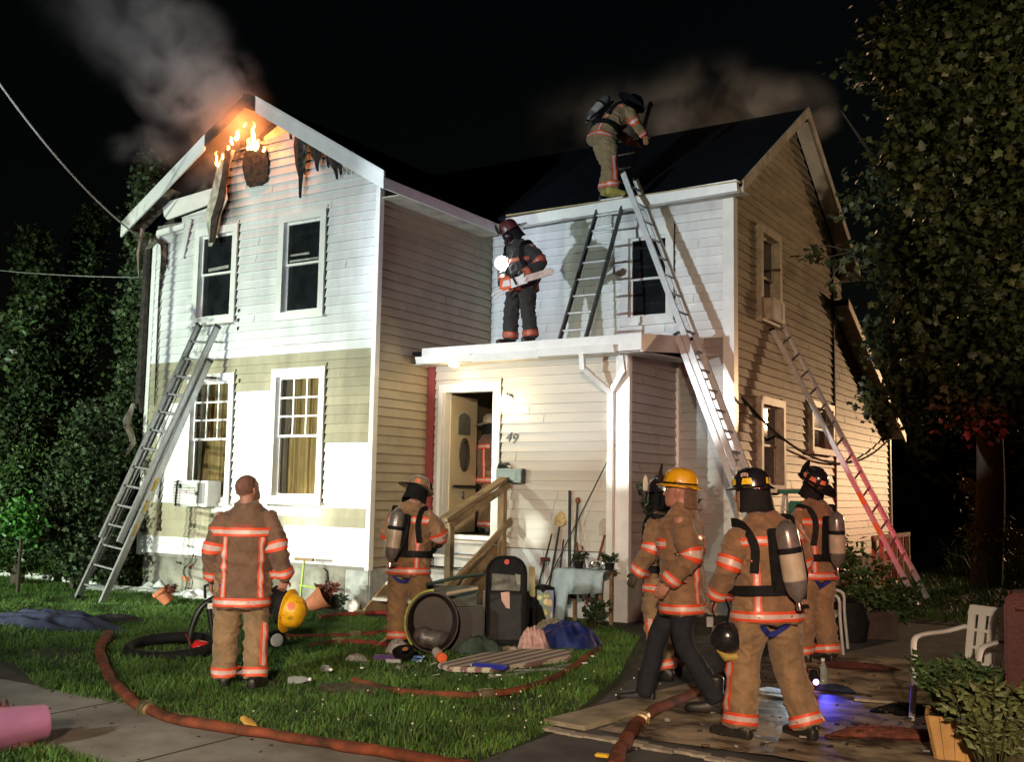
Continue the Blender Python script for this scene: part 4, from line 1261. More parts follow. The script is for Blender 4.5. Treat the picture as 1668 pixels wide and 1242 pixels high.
# black line modelled where a diagonal shadow crosses the gable wall
wire('gable_shadow_line', (GX + 0.10, 14.3, 3.08), (GX + 0.10, 23.6, 3.0), 0.75, 0.02, 'black line in place of a shadow sagging along the tan gable wall', M_RUBBER)
# ------------------------------------------------------------------ people
class Loft:
    """smooth tapered tube with a frame: u = side, v = forward (for axes that run upwards)"""

    def __init__(s, pts, rad, uref, p=2.2, n=44):
        line = spline(pts, 120)
        rr = spline([V((a, b, 0)) for a, b in rad], 120)
        d = [0.0]
        for i in range(120):
            d.append(d[-1] + (line[i + 1] - line[i]).length)
        s.len = d[-1]
        s.c, s.r = [], []
        j = 0
        for k in range(n + 1):
            x = s.len * k / n
            while j < 119 and d[j + 1] < x:
                j += 1
            f = (x - d[j]) / max(1e-9, d[j + 1] - d[j])
            s.c.append(line[j].lerp(line[j + 1], min(1, f)))
            s.r.append(rr[j].lerp(rr[j + 1], min(1, f)))
        s.n, s.p = n, p
        s.u, s.v, s.t = [], [], []
        uref = V(uref)
        for k in range(n + 1):
            t = (s.c[min(k + 1, n)] - s.c[max(k - 1, 0)]).normalized()
            u = (uref - t * uref.dot(t)).normalized()
            s.t.append(t)
            s.u.append(u)
            s.v.append(t.cross(u))

    def P(s, t, th, off=0.0):
        x = max(0, min(1, t)) * s.n
        k = min(int(x), s.n - 1)
        f = x - k
        c, r = s.c[k].lerp(s.c[k + 1], f), s.r[k].lerp(s.r[k + 1], f)
        u, v = s.u[k].lerp(s.u[k + 1], f), s.v[k].lerp(s.v[k + 1], f)
        ct, st = math.cos(th), math.sin(th)
        e = 2 / s.p
        return c + u * (math.copysign(abs(ct) ** e, ct) * r.x) + v * (math.copysign(abs(st) ** e, st) * r.y) + (u * ct + v * st) * off, c

    def add(s, mb, seg=20, dome=0.35):
        rings = []
        for k in (-2, -1):
            sc = 0.25 if k == -2 else 0.75
            dz = dome * min(s.r[0].x, s.r[0].y) * (1.0 if k == -2 else 0.55)
            rings.append([s.c[0] - s.t[0] * dz + (s.P(0, 2 * math.pi * i / seg)[0] - s.c[0]) * sc for i in range(seg)])
        for k in range(s.n + 1):
            rings.append([s.P(k / s.n, 2 * math.pi * i / seg)[0] for i in range(seg)])
        for sc, q in ((0.75, 0.55), (0.25, 1.0)):
            dz = dome * min(s.r[-1].x, s.r[-1].y) * q
            rings.append([s.c[-1] + s.t[-1] * dz + (s.P(1, 2 * math.pi * i / seg)[0] - s.c[-1]) * sc for i in range(seg)])
        mb.rings(rings)


def remesh(mb, voxel, smooth_it=6, wr=0.0, wf=7.0, seed=0.0):
    me = bpy.data.meshes.new('tmp')
    me.from_pydata(mb.v, [], mb.f)
    bm = bmesh.new(); bm.from_mesh(me)
    bmesh.ops.recalc_face_normals(bm, faces=bm.faces)
    bm.to_mesh(me); bm.free()
    ob = bpy.data.objects.new('tmp', me)
    C.objects.link(ob)
    md = ob.modifiers.new('r', 'REMESH')
    md.mode = 'VOXEL'
    md.voxel_size = voxel
    if smooth_it:
        m2 = ob.modifiers.new('s', 'SMOOTH')
        m2.iterations = smooth_it
        m2.factor = 0.5
    dg = bpy.context.evaluated_depsgraph_get()
    out = bpy.data.meshes.new_from_object(ob.evaluated_get(dg))
    bpy.data.objects.remove(ob)
    bpy.data.meshes.remove(me)
    if wr:
        n = len(out.vertices)
        co = np.empty(n * 3); out.vertices.foreach_get('co', co)
        no = np.empty(n * 3); out.vertex_normals.foreach_get('vector', no)
        co = co.reshape(-1, 3); no = no.reshape(-1, 3)
        dv = np.empty(n)
        for i in range(n):
            x, y, z = co[i]
            # sagging folds run mostly across the limbs, with sharp crests
            w_ = noise.noise((x * wf + seed, y * wf, z * wf * 1.9 + 1.1 * x * wf))
            w2 = noise.noise((x * wf * 1.7, y * wf * 1.7 + seed, z * wf * 3.4 - 2.2 * x * wf))
            w3 = noise.noise((x * wf * 0.7 + seed, y * wf * 0.7, z * wf * 0.6))
            c1 = max(0.0, 1 - abs(w_) * 3.2)
            c2 = max(0.0, 1 - abs(w2) * 3.0)
            dv[i] = c1 * c1 * 0.85 + c2 * c2 * 0.45 * (0.4 + max(0, w3 * 2)) + w3 * 0.5 - 0.3
        co += no * (dv * wr)[:, None]
        out.vertices.foreach_set('co', co.ravel())
    out.polygons.foreach_set('use_smooth', [True] * len(out.polygons))
    out.update()
    return out


def link(name, me, m, parent):
    o = bpy.data.objects.new(name, me)
    if m is not None:
        me.materials.clear()
        me.materials.append(m)
    C.objects.link(o)
    if parent is not None:
        o.parent = parent
    return o


def bvh_of(me):
    return BVHTree.FromPolygons([v.co.copy() for v in me.vertices], [tuple(p.vertices) for p in me.polygons])


def stripe(loft, bvh, t0, t1, th0, th1, parent, vertical=False, off=0.009, mats=None, n=None):
    """tape of orange / silver / orange following the cloth"""
    mats = mats or (M_ORANGE, M_SILVER)
    n = n or (44 if not vertical else 24)
    cols = [0, 0.28, 0.72, 1.0]
    vs = []
    for i in range(n + 1):
        for c in cols:
            if vertical:
                t, th = lerp(t0, t1, i / n), lerp(th0, th1, c)
            else:
                t, th = lerp(t0, t1, c), lerp(th0, th1, i / n)
            p, ce = loft.P(t, th)
            o = p + (p - ce).normalized() * 0.07
            h = bvh.ray_cast(o, (ce - o).normalized(), 0.16)
            if h[0] is not None:
                p = h[0] + (o - ce).normalized() * off
            else:
                p = p + (p - ce).normalized() * off
            vs.append(p)
    fs, mi = [], []
    for i in range(n):
        for c in range(3):
            a = i * 4 + c
            fs.append((a, a + 1, a + 5, a + 4))
            mi.append(1 if c == 1 else 0)
    return mesh_obj('reflective_stripe', vs, fs, list(mats), parent, mi, smooth=True)


def hand(mb, wrist, d, pn, side, curl=0.6, r=0.0095, spread=1.0, thumb_in=0.4):
    """palm, four unequal fingers with knuckle bends, thumb from the side of the palm. pn = palm normal, side=+1: thumb on +s"""
    wrist, d, pn = V(wrist), V(d).normalized(), V(pn)
    pn = (pn - d * pn.dot(d)).normalized()
    s = d.cross(pn).normalized() * side
    pl = 0.092
    L = Loft([wrist - d * 0.03, wrist, wrist + d * 0.045, wrist + d * pl], [(0.028, 0.022), (0.029, 0.021), (0.041, 0.019), (0.040, 0.014)], s, p=2.6, n=8)
    L.add(mb, 12)
    for k, (o, ln) in enumerate(((0.030, 0.074), (0.011, 0.084), (-0.010, 0.077), (-0.030, 0.060))):
        b = wrist + d * (pl - 0.012) + s * o
        dd, p = d.copy(), b.copy()
        pts = [b - d * 0.02, b]
        for seg, f in enumerate((0.45, 0.32, 0.25)):
            a = curl * (0.75 + 0.15 * k) * (0.8 if seg == 0 else 1.0)
            dd = (dd * math.cos(a) + pn * math.sin(a)).normalized()
            # bend about the palm's side axis
            pn2 = (pn - dd * pn.dot(dd))
            p = p + dd * ln * f
            pts.append(p.copy())
            pn = pn
        mb.tube(pts, [r * 1.05, r * 1.1, r * 1.02, r * 0.95, r * 0.75], 7)
    b = wrist + d * 0.025 + s * 0.034
    td = (d * 0.65 + s * 0.75 + pn * thumb_in).normalized()
    p1 = b + td * 0.042
    td2 = (td + d * 0.5 + pn * thumb_in * 0.8 - s * 0.35).normalized()
    mb.tube([b - td * 0.02, b, p1, p1 + td2 * 0.034], [r * 1.3, r * 1.35, r * 1.2, r * 0.85], 7)


DEF = dict(pelvis=(0, 0, 0.98), chest=(0, -0.01, 1.28), neck=(0, -0.015, 1.50), head=(0, 0.03, 1.66),
           shL=(-0.195, -0.015, 1.455), shR=(0.195, -0.015, 1.455), elL=(-0.262, -0.05, 1.17), elR=(0.262, -0.05, 1.17),
           wrL=(-0.27, 0.05, 0.91), wrR=(0.27, 0.05, 0.91), hipL=(-0.10, 0, 0.93), hipR=(0.10, 0, 0.93),
           knL=(-0.125, 0.03, 0.52), knR=(0.125, 0.03, 0.52), anL=(-0.145, -0.02, 0.10), anR=(0.145, -0.02, 0.10),
           toeL=(-0.17, 0.20, 0.0), toeR=(0.17, 0.20, 0.0), hdL=None, hdR=None, pnL=None, pnR=None)


def head_rings(mb, M):
    prof = [(-0.118, 0.060, 0.020, 0.020), (-0.108, 0.052, 0.040, 0.042), (-0.08, 0.034, 0.056, 0.066), (-0.04, 0.012, 0.067, 0.088), (0.0, 0.0, 0.072, 0.097), (0.035, -0.004, 0.0745, 0.099),
            (0.07, -0.008, 0.070, 0.093), (0.098, -0.010, 0.054, 0.072), (0.115, -0.010, 0.031, 0.042), (0.121, -0.010, 0.008, 0.010)]
    rr = []
    for z, cy, rx, ry in prof:
        ring = []
        for k in range(20):
            a = 2 * math.pi * k / 20
            ring.append(M @ V((rx * math.cos(a), cy + ry * math.sin(a), z)))
        rr.append(ring)
    mb.rings(rr)
    mb.tube([M @ V((0, 0.090, 0.020)), M @ V((0, 0.104, -0.004)), M @ V((0, 0.114, -0.026)), M @ V((0, 0.098, -0.036))], [0.008, 0.011, 0.016, 0.010], 8)
    mb.tube([M @ V((-0.045, 0.080, 0.034)), M @ V((0, 0.096, 0.030)), M @ V((0.045, 0.080, 0.034))], [0.007, 0.010, 0.007], 6)
    mb.tube([M @ V((-0.024, 0.088, -0.060)), M @ V((0, 0.098, -0.058)), M @ V((0.024, 0.088, -0.060))], [0.005, 0.009, 0.005], 6)
    mb.tube([M @ V((-0.022, 0.086, -0.070)), M @ V((0, 0.095, -0.072)), M @ V((0.022, 0.086, -0.070))], [0.005, 0.009, 0.005], 6)
    for s in (-1, 1):
        mb.tube([M @ V((s * 0.072, 0.004, -0.030)), M @ V((s * 0.080, -0.004, 0.0)), M @ V((s * 0.078, -0.010, 0.026))], [0.010, 0.017, 0.012], 8, flat=0.55, up=(1, 0, 0))


def helmet(M, parent, style, msh, patches=None, shield=None, flap=(160, 380), mflap=None, name='helmet', top_level=None):
    """fire helmet in the head frame M (y forward); shell is the part, the rest its sub-parts"""
    q = MB()
    seg = 40
    rows = []
    trad = style == 'trad'

    def base(a):
        return V((0.108 * math.cos(a), -0.006 + 0.130 * math.sin(a), 0))
    ridge = 0.045 if trad else 0.018
    for h, sc in ((0.055, 1.0), (0.085, 0.985), (0.115, 0.93), (0.142, 0.82), (0.162, 0.64), (0.175, 0.40), (0.180, 0.12)):
        row = []
        for k in range(seg):
            a = 2 * math.pi * k / seg
            b = base(a) * sc * (1 + ridge * max(0, math.cos(4 * a)) ** 6 * (1 if h > 0.06 else 0))
            row.append(M @ V((b.x, b.y, h + (0.010 if trad else 0.004) * max(0, math.cos(4 * a)) ** 6)))
        rows.append(row)
    brim = []
    for r_, dz in ((1.0, 0.047), (None, None)):
        row_t, row_b = [], []
        for k in range(seg):
            a = 2 * math.pi * k / seg
            b = base(a)
            fwd = math.sin(a)
            if trad:
                ext = 0.040 + 0.014 * max(0, fwd) + 0.085 * max(0, -fwd) ** 1.5
                drop = 0.006 + 0.040 * max(0, -fwd) ** 2 - 0.006 * max(0, fwd)
            else:
                ext = 0.018 + 0.032 * max(0, fwd) ** 2 + 0.014 * max(0, -fwd)
                drop = 0.010 + 0.010 * max(0, -fwd)
            e = b + b.normalized() * ext
            row_t.append(M @ V((e.x, e.y, 0.055 - drop)))
            row_b.append(M @ V((e.x, e.y, 0.048 - drop)))
        brim = [row_t, row_b]
    under = [[M @ V((base(2 * math.pi * k / seg).x * 0.96, base(2 * math.pi * k / seg).y * 0.96, 0.044)) for k in range(seg)]]
    q.rings(under + [brim[1], brim[0]] + rows, cap=True)
    sh = q.build(name, msh, parent, smooth=True)
    if trad:
        q = MB()
        # central comb along the crown
        q.tube([M @ V((0, -0.12, 0.095)), M @ V((0, -0.07, 0.158)), M @ V((0, 0, 0.187)), M @ V((0, 0.06, 0.170)), M @ V((0, 0.115, 0.115))], 0.008, 6)
        q.build('crown_ridge', msh, sh, smooth=True)
    if patches:
        for a0, wd, mm in patches:
            q = MB()
            vs = []
            for i in range(5):
                a = R(a0) + lerp(-wd, wd, i / 4)
                for h, sc, ex in ((0.068, 1.02, 1.0), (0.108, 0.985, 0.75)):
                    aa = R(a0) + (a - R(a0)) * ex
                    b = base(aa) * sc
                    vs.append(M @ V((b.x, b.y, h)))
            q.add(vs, [(i * 2, i * 2 + 2, i * 2 + 3, i * 2 + 1) for i in range(4)])
            q.build('reflective_patch', mm, sh, fix=False)
    if shield:
        q = MB()
        q.prism([M @ V((x, 0.142 + 0.012 * (0.2 - z) / 0.14, z)) for x, z in ((-0.045, 0.065), (0.045, 0.065), (0.052, 0.13), (0.035, 0.175), (0, 0.205), (-0.035, 0.175), (-0.052, 0.13))], (M.to_3x3() @ V((0, 0.006, 0))))
        q.build('front_shield', shield, sh)
    if flap:
        q = MB()
        rr = []
        for z, ex in ((0.045, 0.97), (-0.02, 1.02), (-0.08, 1.08), (-0.115, 1.16)):
            row = []
            for i in range(19):
                a = R(lerp(flap[0], flap[1], i / 18))
                b = base(a) * ex
                row.append(M @ V((b.x, b.y, z + 0.006 * math.sin(i * 1.9))))
            rr.append(row)
        vs = [p for r0 in rr for p in r0]
        q.add(vs, [(i * 19 + k, i * 19 + k + 1, (i + 1) * 19 + k + 1, (i + 1) * 19 + k) for i in range(3) for k in range(18)])
        q.build('ear_flap', mflap or M_NYLON, sh, smooth=True, fix=False)
    return sh


def air_pack(root, torso, bvh, tilt=0.0, shift=0.0, t_mid=0.55, mt=M_TANK):
    """breathing apparatus: back plate, cylinder with grey ends, valve, straps, belt"""
    up = (torso.c[int(0.85 * torso.n)] - torso.c[int(0.3 * torso.n)]).normalized()
    back, ce = torso.P(t_mid, -math.pi / 2)
    out = (back - ce).normalized()
    side = up.cross(out).normalized()
    axis = (up + side * tilt).normalized()
    c = back + out * 0.115 + side * shift
    q = MB(); q.obox(back + out * 0.022 + side * shift * 0.7, side * 0.10, up * 0.22, out * 0.018); pk = q.build('air_pack', M_NYLON, root, bevel=0.01)
    L = 0.27
    q = MB(); q.lathe(c, axis, [(-L + 0.13, 0.070), (-L + 0.13, 0.081), (L - 0.20, 0.081), (L - 0.20, 0.070)], 18); q.build('tank_label', mt, pk, smooth=True)
    q = MB(); q.lathe(c, axis, [(-L - 0.03, 0.012), (-L, 0.03), (-L + 0.03, 0.055), (-L + 0.075, 0.074), (-L + 0.12, 0.0795), (L - 0.19, 0.0795), (L - 0.08, 0.0785), (L - 0.035, 0.062), (L, 0.02)], 18); q.build('tank', M_TANKG, pk, smooth=True)
    q = MB(); q.lathe(c, axis, [(-L - 0.075, 0.010), (-L - 0.07, 0.022), (-L - 0.045, 0.022), (-L - 0.02, 0.018)], 10); q.obox(c - axis * (L + 0.05) + side * 0.035, side * 0.03, axis * 0.015, out * 0.015); q.build('valve', M_STEEL, pk, smooth=True)
    q = MB()
    q.lathe(c, axis, [(L - 0.225, 0.083), (L - 0.185, 0.083)], 18)
    q.obox(c + axis * (L - 0.2) - out * 0.06, side * 0.05, axis * 0.022, out * 0.05)
    q.build('tank_band', M_NYLON, pk)
    q = MB(); q.tube([c - axis * L + side * 0.05, c - axis * 0.1 + side * 0.11 - out * 0.02, c + axis * 0.12 + side * 0.12 - out * 0.05, c + axis * 0.2 + side * 0.10 - out * 0.1], 0.013, 7); q.build('air_line', M_RUBBER, pk, smooth=True)

    def proj(t, th, off):
        p, ce = torso.P(t, th)
        o = p + (p - ce).normalized() * 0.09
        h = bvh.ray_cast(o, (ce - o).normalized(), 0.2)
        return (h[0] if h[0] is not None else p) + (o - ce).normalized() * off
    for s in (-1, 1):
        pts = [proj(t, R(th), 0.010) for t, th in ((0.45, -90 + s * 42), (0.66, -90 + s * 36), (0.80, -90 + s * 38), (0.90, -90 + s * 55), (0.93, -90 + s * 90), (0.90, 90 - s * 50), (0.80, 90 - s * 36), (0.62, 90 - s * 34), (0.42, 90 - s * 46), (0.34, 90 - s * 80))]
        q = MB()
        sp = spline(pts, 28)
        n = len(sp)
        vs = []
        for i, p in enumerate(sp):
            tg = (sp[min(i + 1, n - 1)] - sp[max(i - 1, 0)]).normalized()
            ce = min(torso.c, key=lambda c_: (c_ - p).length)
            nn = (p - ce).normalized()
            sd = tg.cross(nn).normalized()
            for a, b in ((-0.03, 0.0), (-0.03, 0.018), (0.03, 0.018), (0.03, 0.0)):
                vs.append(p + sd * a + nn * b)
        q.add(vs, [(i * 4 + k, i * 4 + (k + 1) % 4, (i + 1) * 4 + (k + 1) % 4, (i + 1) * 4 + k) for i in range(n - 1) for k in range(4)])
        q.build('shoulder_strap', M_NYLON, pk, smooth=True)
    q = MB()
    rr = []
    for tt, off in ((0.245, 0.008), (0.25, 0.03), (0.335, 0.034), (0.34, 0.008)):
        rr.append([proj(tt, 2 * math.pi * k / 26, off) for k in range(26)])
    q.rings(rr, cap=False)
    q.build('waist_belt', M_NYLON, pk, smooth=True)
    return pk


def boot(mb, ankle, toe, m=None):
    ankle, toe = V(ankle), V(toe)
    f = V((toe.x - ankle.x, toe.y - ankle.y, 0))
    f.normalize()
    z0 = toe.z
    sd = V((f.y, -f.x, 0))
    h = V((ankle.x, ankle.y, z0)) - f * 0.075
    L = Loft([h + V((0, 0, 0.055)), h + f * 0.08 + V((0, 0, 0.06)), h + f * 0.19 + V((0, 0, 0.048)), h + f * 0.275 + V((0, 0, 0.042)), h + f * 0.305 + V((0, 0, 0.038))],
             [(0.036, 0.052), (0.044, 0.060), (0.052, 0.046), (0.048, 0.040), (0.03, 0.028)], sd, p=2.8, n=16)
    L.add(mb, 16)
    Loft([V((ankle.x, ankle.y, z0 + 0.07)) - f * 0.01, ankle + V((0, 0, 0.05)), ankle + V((0, 0, 0.16))], [(0.05, 0.06), (0.052, 0.06), (0.062, 0.066)], sd, n=8).add(mb, 14)


def person(label, pos, rel, pose, coat=None, trousers=None, gloves=None, head=(0, 0, 0), bare_head=True, scale=1.0, jeans=False, fine=False, curl=(0.5, 0.5), bulk=1.0,
           hem=0.20, seed=0.0, mask=False, boots=M_SHOE, tape='standard', legs='LR', strap=False, group='firefighters at the scene', pos_is_hip=False):
    J = dict(DEF)
    J.update(pose)
    J = {k: (V(v) * scale if v is not None else None) for k, v in J.items()}
    pos = V(pos)
    vd = V((pos.x, pos.y, 0)).normalized()
    a = math.atan2(-vd.x, vd.y) - R(rel)
    root = thing('person', label, 'person', pos, group, rotz=a, world=False)
    X = (J['shR'] - J['shL']).normalized()
    S = scale
    # ---- body: one continuous surface
    mb = MB()
    Loft([J['pelvis'] - V((0, 0, 0.06)), J['pelvis'], J['chest'], J['neck'] - V((0, 0, 0.06))], [(0.15, 0.10), (0.15, 0.10), (0.16, 0.105), (0.12, 0.075)], X, n=20).add(mb)
    mb.tube([J['neck'] - V((0, 0, 0.06)), J['neck'], J['head'] + V((0, -0.01, -0.04))], [0.075, 0.066, 0.064], 14)
    Mh = Matrix.Translation(J['head']) @ Matrix.Rotation(-R(head[0]), 4, 'Z') @ Matrix.Rotation(R(head[1]), 4, 'X') @ Matrix.Rotation(R(head[2]), 4, 'Y') @ Matrix.Scale(1.07, 4)
    head_rings(mb, Mh)
    gl = []
    for s, nm in ((-1, 'L'), (1, 'R')):
        Loft([J['wr' + nm], J['el' + nm], J['sh' + nm]], [(0.027, 0.024), (0.040, 0.040), (0.055, 0.055)], X, n=16).add(mb, 12)
        Loft([J['an' + nm], J['kn' + nm], J['hip' + nm]], [(0.040, 0.045), (0.055, 0.06), (0.085, 0.09)], X, n=16).add(mb, 12)
        mb.tube([J['an' + nm], V((J['an' + nm].x, J['an' + nm].y, J['toe' + nm].z + 0.05)), V((J['toe' + nm].x, J['toe' + nm].y, J['toe' + nm].z + 0.04)).lerp(J['an' + nm], 0.25)], [0.04, 0.035, 0.025], 8)
        d = J['hd' + nm] or (J['wr' + nm] - J['el' + nm]).normalized()
        pn = J['pn' + nm] or V((-s, 0, 0))
        if gloves:
            gl.append(MB())
        hand(gl[-1] if gloves else mb, J['wr' + nm], d, pn, side=1 if (V(d).cross(V(pn))).y > 0 else -1, curl=curl[0 if nm == 'L' else 1], r=0.0125 if gloves else 0.0098)
    body = link('body', remesh(mb, 0.0085 if fine else 0.013, 3), M_SKIN, root)
    if gloves:
        for g_ in gl:
            link('glove', remesh(g_, 0.009, 2), gloves, root)
    if bare_head or mask is False:
        for s in (-1, 1):
            q = MB(); q.lathe(Mh @ V((s * 0.031, 0.085, 0.014)), (0, 0, 1), [(-0.011, 0.002), (-0.007, 0.009), (0, 0.0115), (0.007, 0.009), (0.011, 0.002)], 8); q.build('eye', mat('eye', (0.08, 0.05, 0.04), 0.2), body, smooth=True)
    # ---- trousers
    tl = {}
    mb = MB()
    k = 0.74 if jeans else 1.0
    for nm in 'LR':
        an, kn, hp = J['an' + nm], J['kn' + nm], J['hip' + nm]
        low = an + (kn - an).normalized() * (0.0 if not jeans else -0.03)
        tl[nm] = Loft([low, an.lerp(kn, 0.5), kn, kn.lerp(hp, 0.6), hp + V((0, 0, 0.05))], [(0.104 * k * bulk, 0.108 * k * bulk), (0.103 * k * bulk, 0.106 * k * bulk), (0.103 * k * bulk, 0.108 * k * bulk), (0.122 * max(k, 0.82) * bulk, 0.128 * max(k, 0.82) * bulk), (0.128 * max(k, 0.85), 0.138 * max(k, 0.85))], X, p=2.3)
        tl[nm].add(mb, 18, dome=0.12)
    pv = J['pelvis']
    hx = (J['hipR'] - J['hipL']).normalized()
    Loft([pv - V((0, 0, 0.13)), pv - V((0, 0, 0.05)), pv + V((0, 0, 0.08))], [(0.175 * bulk, 0.13), (0.192 * bulk, 0.138), (0.155, 0.115)], hx, n=12).add(mb, 20)
    me = remesh(mb, 0.0125, 5, 0.019 if not jeans else 0.009, 5.0, seed)
    tr = link('trousers', me, trousers, root)
    tb = bvh_of(me)
    q = MB()
    for nm in 'LR':
        q2 = MB()
        boot(q2, J['an' + nm], J['toe' + nm])
        link('boot', remesh(q2, 0.011, 2), boots, root)
    # ---- coat
    mb = MB()
    spine_dir = (J['chest'] - J['pelvis']).normalized()
    h0 = J['pelvis'] - spine_dir * hem * 0.55 - V((0, 0, hem * 0.45))
    torso = Loft([h0, J['pelvis'], J['chest'], (J['chest'] + J['neck']) / 2 + (J['neck'] - J['chest']) * 0.12, J['neck'] - (J['neck'] - J['chest']).normalized() * 0.03, J['neck'] + (J['neck'] - J['chest']).normalized() * 0.035],
                 [(0.232 * bulk, 0.182 * bulk), (0.222 * bulk, 0.168 * bulk), (0.226 * bulk, 0.170 * bulk), (0.225 * bulk, 0.152), (0.172, 0.118), (0.098, 0.098)], X, p=2.35, n=50)
    torso.add(mb, 28, dome=0.1)
    sl = {}
    for s, nm in ((-1, 'L'), (1, 'R')):
        w_, e_, s_ = J['wr' + nm], J['el' + nm], J['sh' + nm]
        sl[nm] = Loft([w_ + (e_ - w_).normalized() * 0.01, w_.lerp(e_, 0.5), e_, e_.lerp(s_, 0.55), s_ + V((-s * 0.045, 0, -0.025))], [(0.066, 0.068), (0.072, 0.076), (0.078, 0.082), (0.086, 0.096), (0.090, 0.100)], X, p=2.1)
        sl[nm].add(mb, 16, dome=0.12)
    # standing collar
    cd = (J['neck'] - J['chest']).normalized()
    cl = Loft([J['neck'] - cd * 0.04, J['neck'] + cd * 0.02, J['neck'] + cd * 0.052 + V((0, -0.012, 0))], [(0.118, 0.11), (0.098, 0.10), (0.104, 0.106)], X, n=8)
    cl.add(mb, 18, dome=0.05)
    me = remesh(mb, 0.0125, 4, 0.021, 4.6, seed + 3.1)
    ct = link('coat', me, coat, root)
    cb = bvh_of(me)
    if tape:
        T = torso.len
        wst = 0.072
        hemt = 0.02
        stripe(torso, cb, hemt, hemt + wst / T, 0, 2 * math.pi, ct)
        for nm in 'LR':
            A = sl[nm].len
            stripe(sl[nm], cb, 0.03, 0.03 + 0.070 / A, 0, 2 * math.pi, ct, n=20)
            stripe(sl[nm], cb, 0.44, 0.44 + 0.072 / A, 0, 2 * math.pi, ct, n=20)
            B = tl[nm].len
            if not jeans:
                stripe(tl[nm], tb, 0.015, 0.015 + 0.075 / B, 0, 2 * math.pi, tr, n=22)
                if nm not in legs:
                    continue
                thc = R(0) if nm == 'R' else R(180)
                if tape == 'back':
                    thc = R(-52) if nm == 'R' else R(232)
                stripe(tl[nm], tb, 0.11, 0.52, thc - 0.33, thc + 0.33, tr, vertical=True)
        if tape in ('standard', 'back', 'chest'):
            stripe(torso, cb, 0.70, 0.70 + wst / T, R(200), R(340), ct, n=18)
            for c_ in (-128, -52):
                stripe(torso, cb, 0.11, 0.695, R(c_) - 0.13, R(c_) + 0.13, ct, vertical=True, n=26)
            stripe(torso, cb, 0.62, 0.62 + wst / T, R(20), R(160), ct, n=18)
    if tape:
        # flapped pockets: two on the skirt of the coat, one on each thigh
        def pocket(loft, bvh, t0, t1, a0, a1, parent, m, out=0.017):
            nu, nv = 6, 6
            g = []
            for j in range(nv + 1):
                for i in range(nu + 1):
                    p, ce = loft.P(lerp(t0, t1, j / nv), lerp(a0, a1, i / nu))
                    o = p + (p - ce).normalized() * 0.08
                    h = bvh.ray_cast(o, (ce - o).normalized(), 0.17)
                    p = h[0] if h[0] is not None else p
                    e = 0.0 if i in (0, nu) or j in (0, nv) else (1.25 if j >= nv - 1 else 1.0)
                    g.append(p + (o - ce).normalized() * (0.002 + out * e))
            fs = [(j * (nu + 1) + i, j * (nu + 1) + i + 1, (j + 1) * (nu + 1) + i + 1, (j + 1) * (nu + 1) + i) for j in range(nv) for i in range(nu)]
            mesh_obj('pocket', g, fs, m, parent, smooth=True)
        for s in (-1, 1):
            pocket(torso, cb, 0.13, 0.29, R(90 - s * 68), R(90 - s * 24), ct, coat)
            if not jeans:
                nm = 'R' if s > 0 else 'L'
                c0 = R(20) if s > 0 else R(160)
                pocket(tl[nm], tb, 0.56, 0.74, c0 - 0.5, c0 + 0.5, tr, trousers)
    if strap:
        q = MB()
        pts = []
        for i in range(15):
            f = i / 14
            x = lerp(-0.17, 0.13, f)
            z = pv.z - 0.10 - 0.165 * math.sin(math.pi * f) ** 0.8
            h = tb.ray_cast(V((x, -0.6, z)), V((0, 1, 0)), 1.2)
            y = (h[0].y if h[0] is not None else -0.14) - 0.008
            pts.append(V((x, min(y, -0.08), z)))
        vs = []
        for i, p in enumerate(pts):
            tg = (pts[min(i + 1, 14)] - pts[max(i - 1, 0)]).normalized()
            sd = tg.cross(V((0, 1, 0))).normalized()
            for a_, b_ in ((-0.02, 0), (-0.02, -0.006), (0.02, -0.006), (0.02, 0)):
                vs.append(p + sd * a_ + V((0, b_, 0)))
        q.add(vs, [(i * 4 + k, i * 4 + (k + 1) % 4, (i + 1) * 4 + (k + 1) % 4, (i + 1) * 4 + k) for i in range(14) for k in range(4)])
        q.build('blue_strap', M_BLUE, tr)
    if mask:
        q = MB()
        q.rings([[Mh @ V((rx * math.cos(a_), y, -0.02 + rz * math.sin(a_))) for a_ in [2 * math.pi * k / 16 for k in range(16)]] for y, rx, rz in ((0.03, 0.080, 0.095), (0.07, 0.078, 0.092), (0.105, 0.068, 0.08), (0.125, 0.045, 0.055), (0.13, 0.01, 0.01))])
        q.lathe(Mh @ V((0, 0.12, -0.075)), Mh.to_3x3() @ V((0, 1, -0.35)), [(-0.02, 0.034), (0.03, 0.034), (0.045, 0.026)], 12)
        q.build('face_mask', mat('mask_rubber', (0.012, 0.012, 0.013), 0.25, var=0.3, coat=0.3), root, smooth=True)
    return dict(root=root, J=J, Mh=Mh, torso=torso, sl=sl, tl=tl, cb=cb, tb=tb, body=body, coat=ct, a=a)


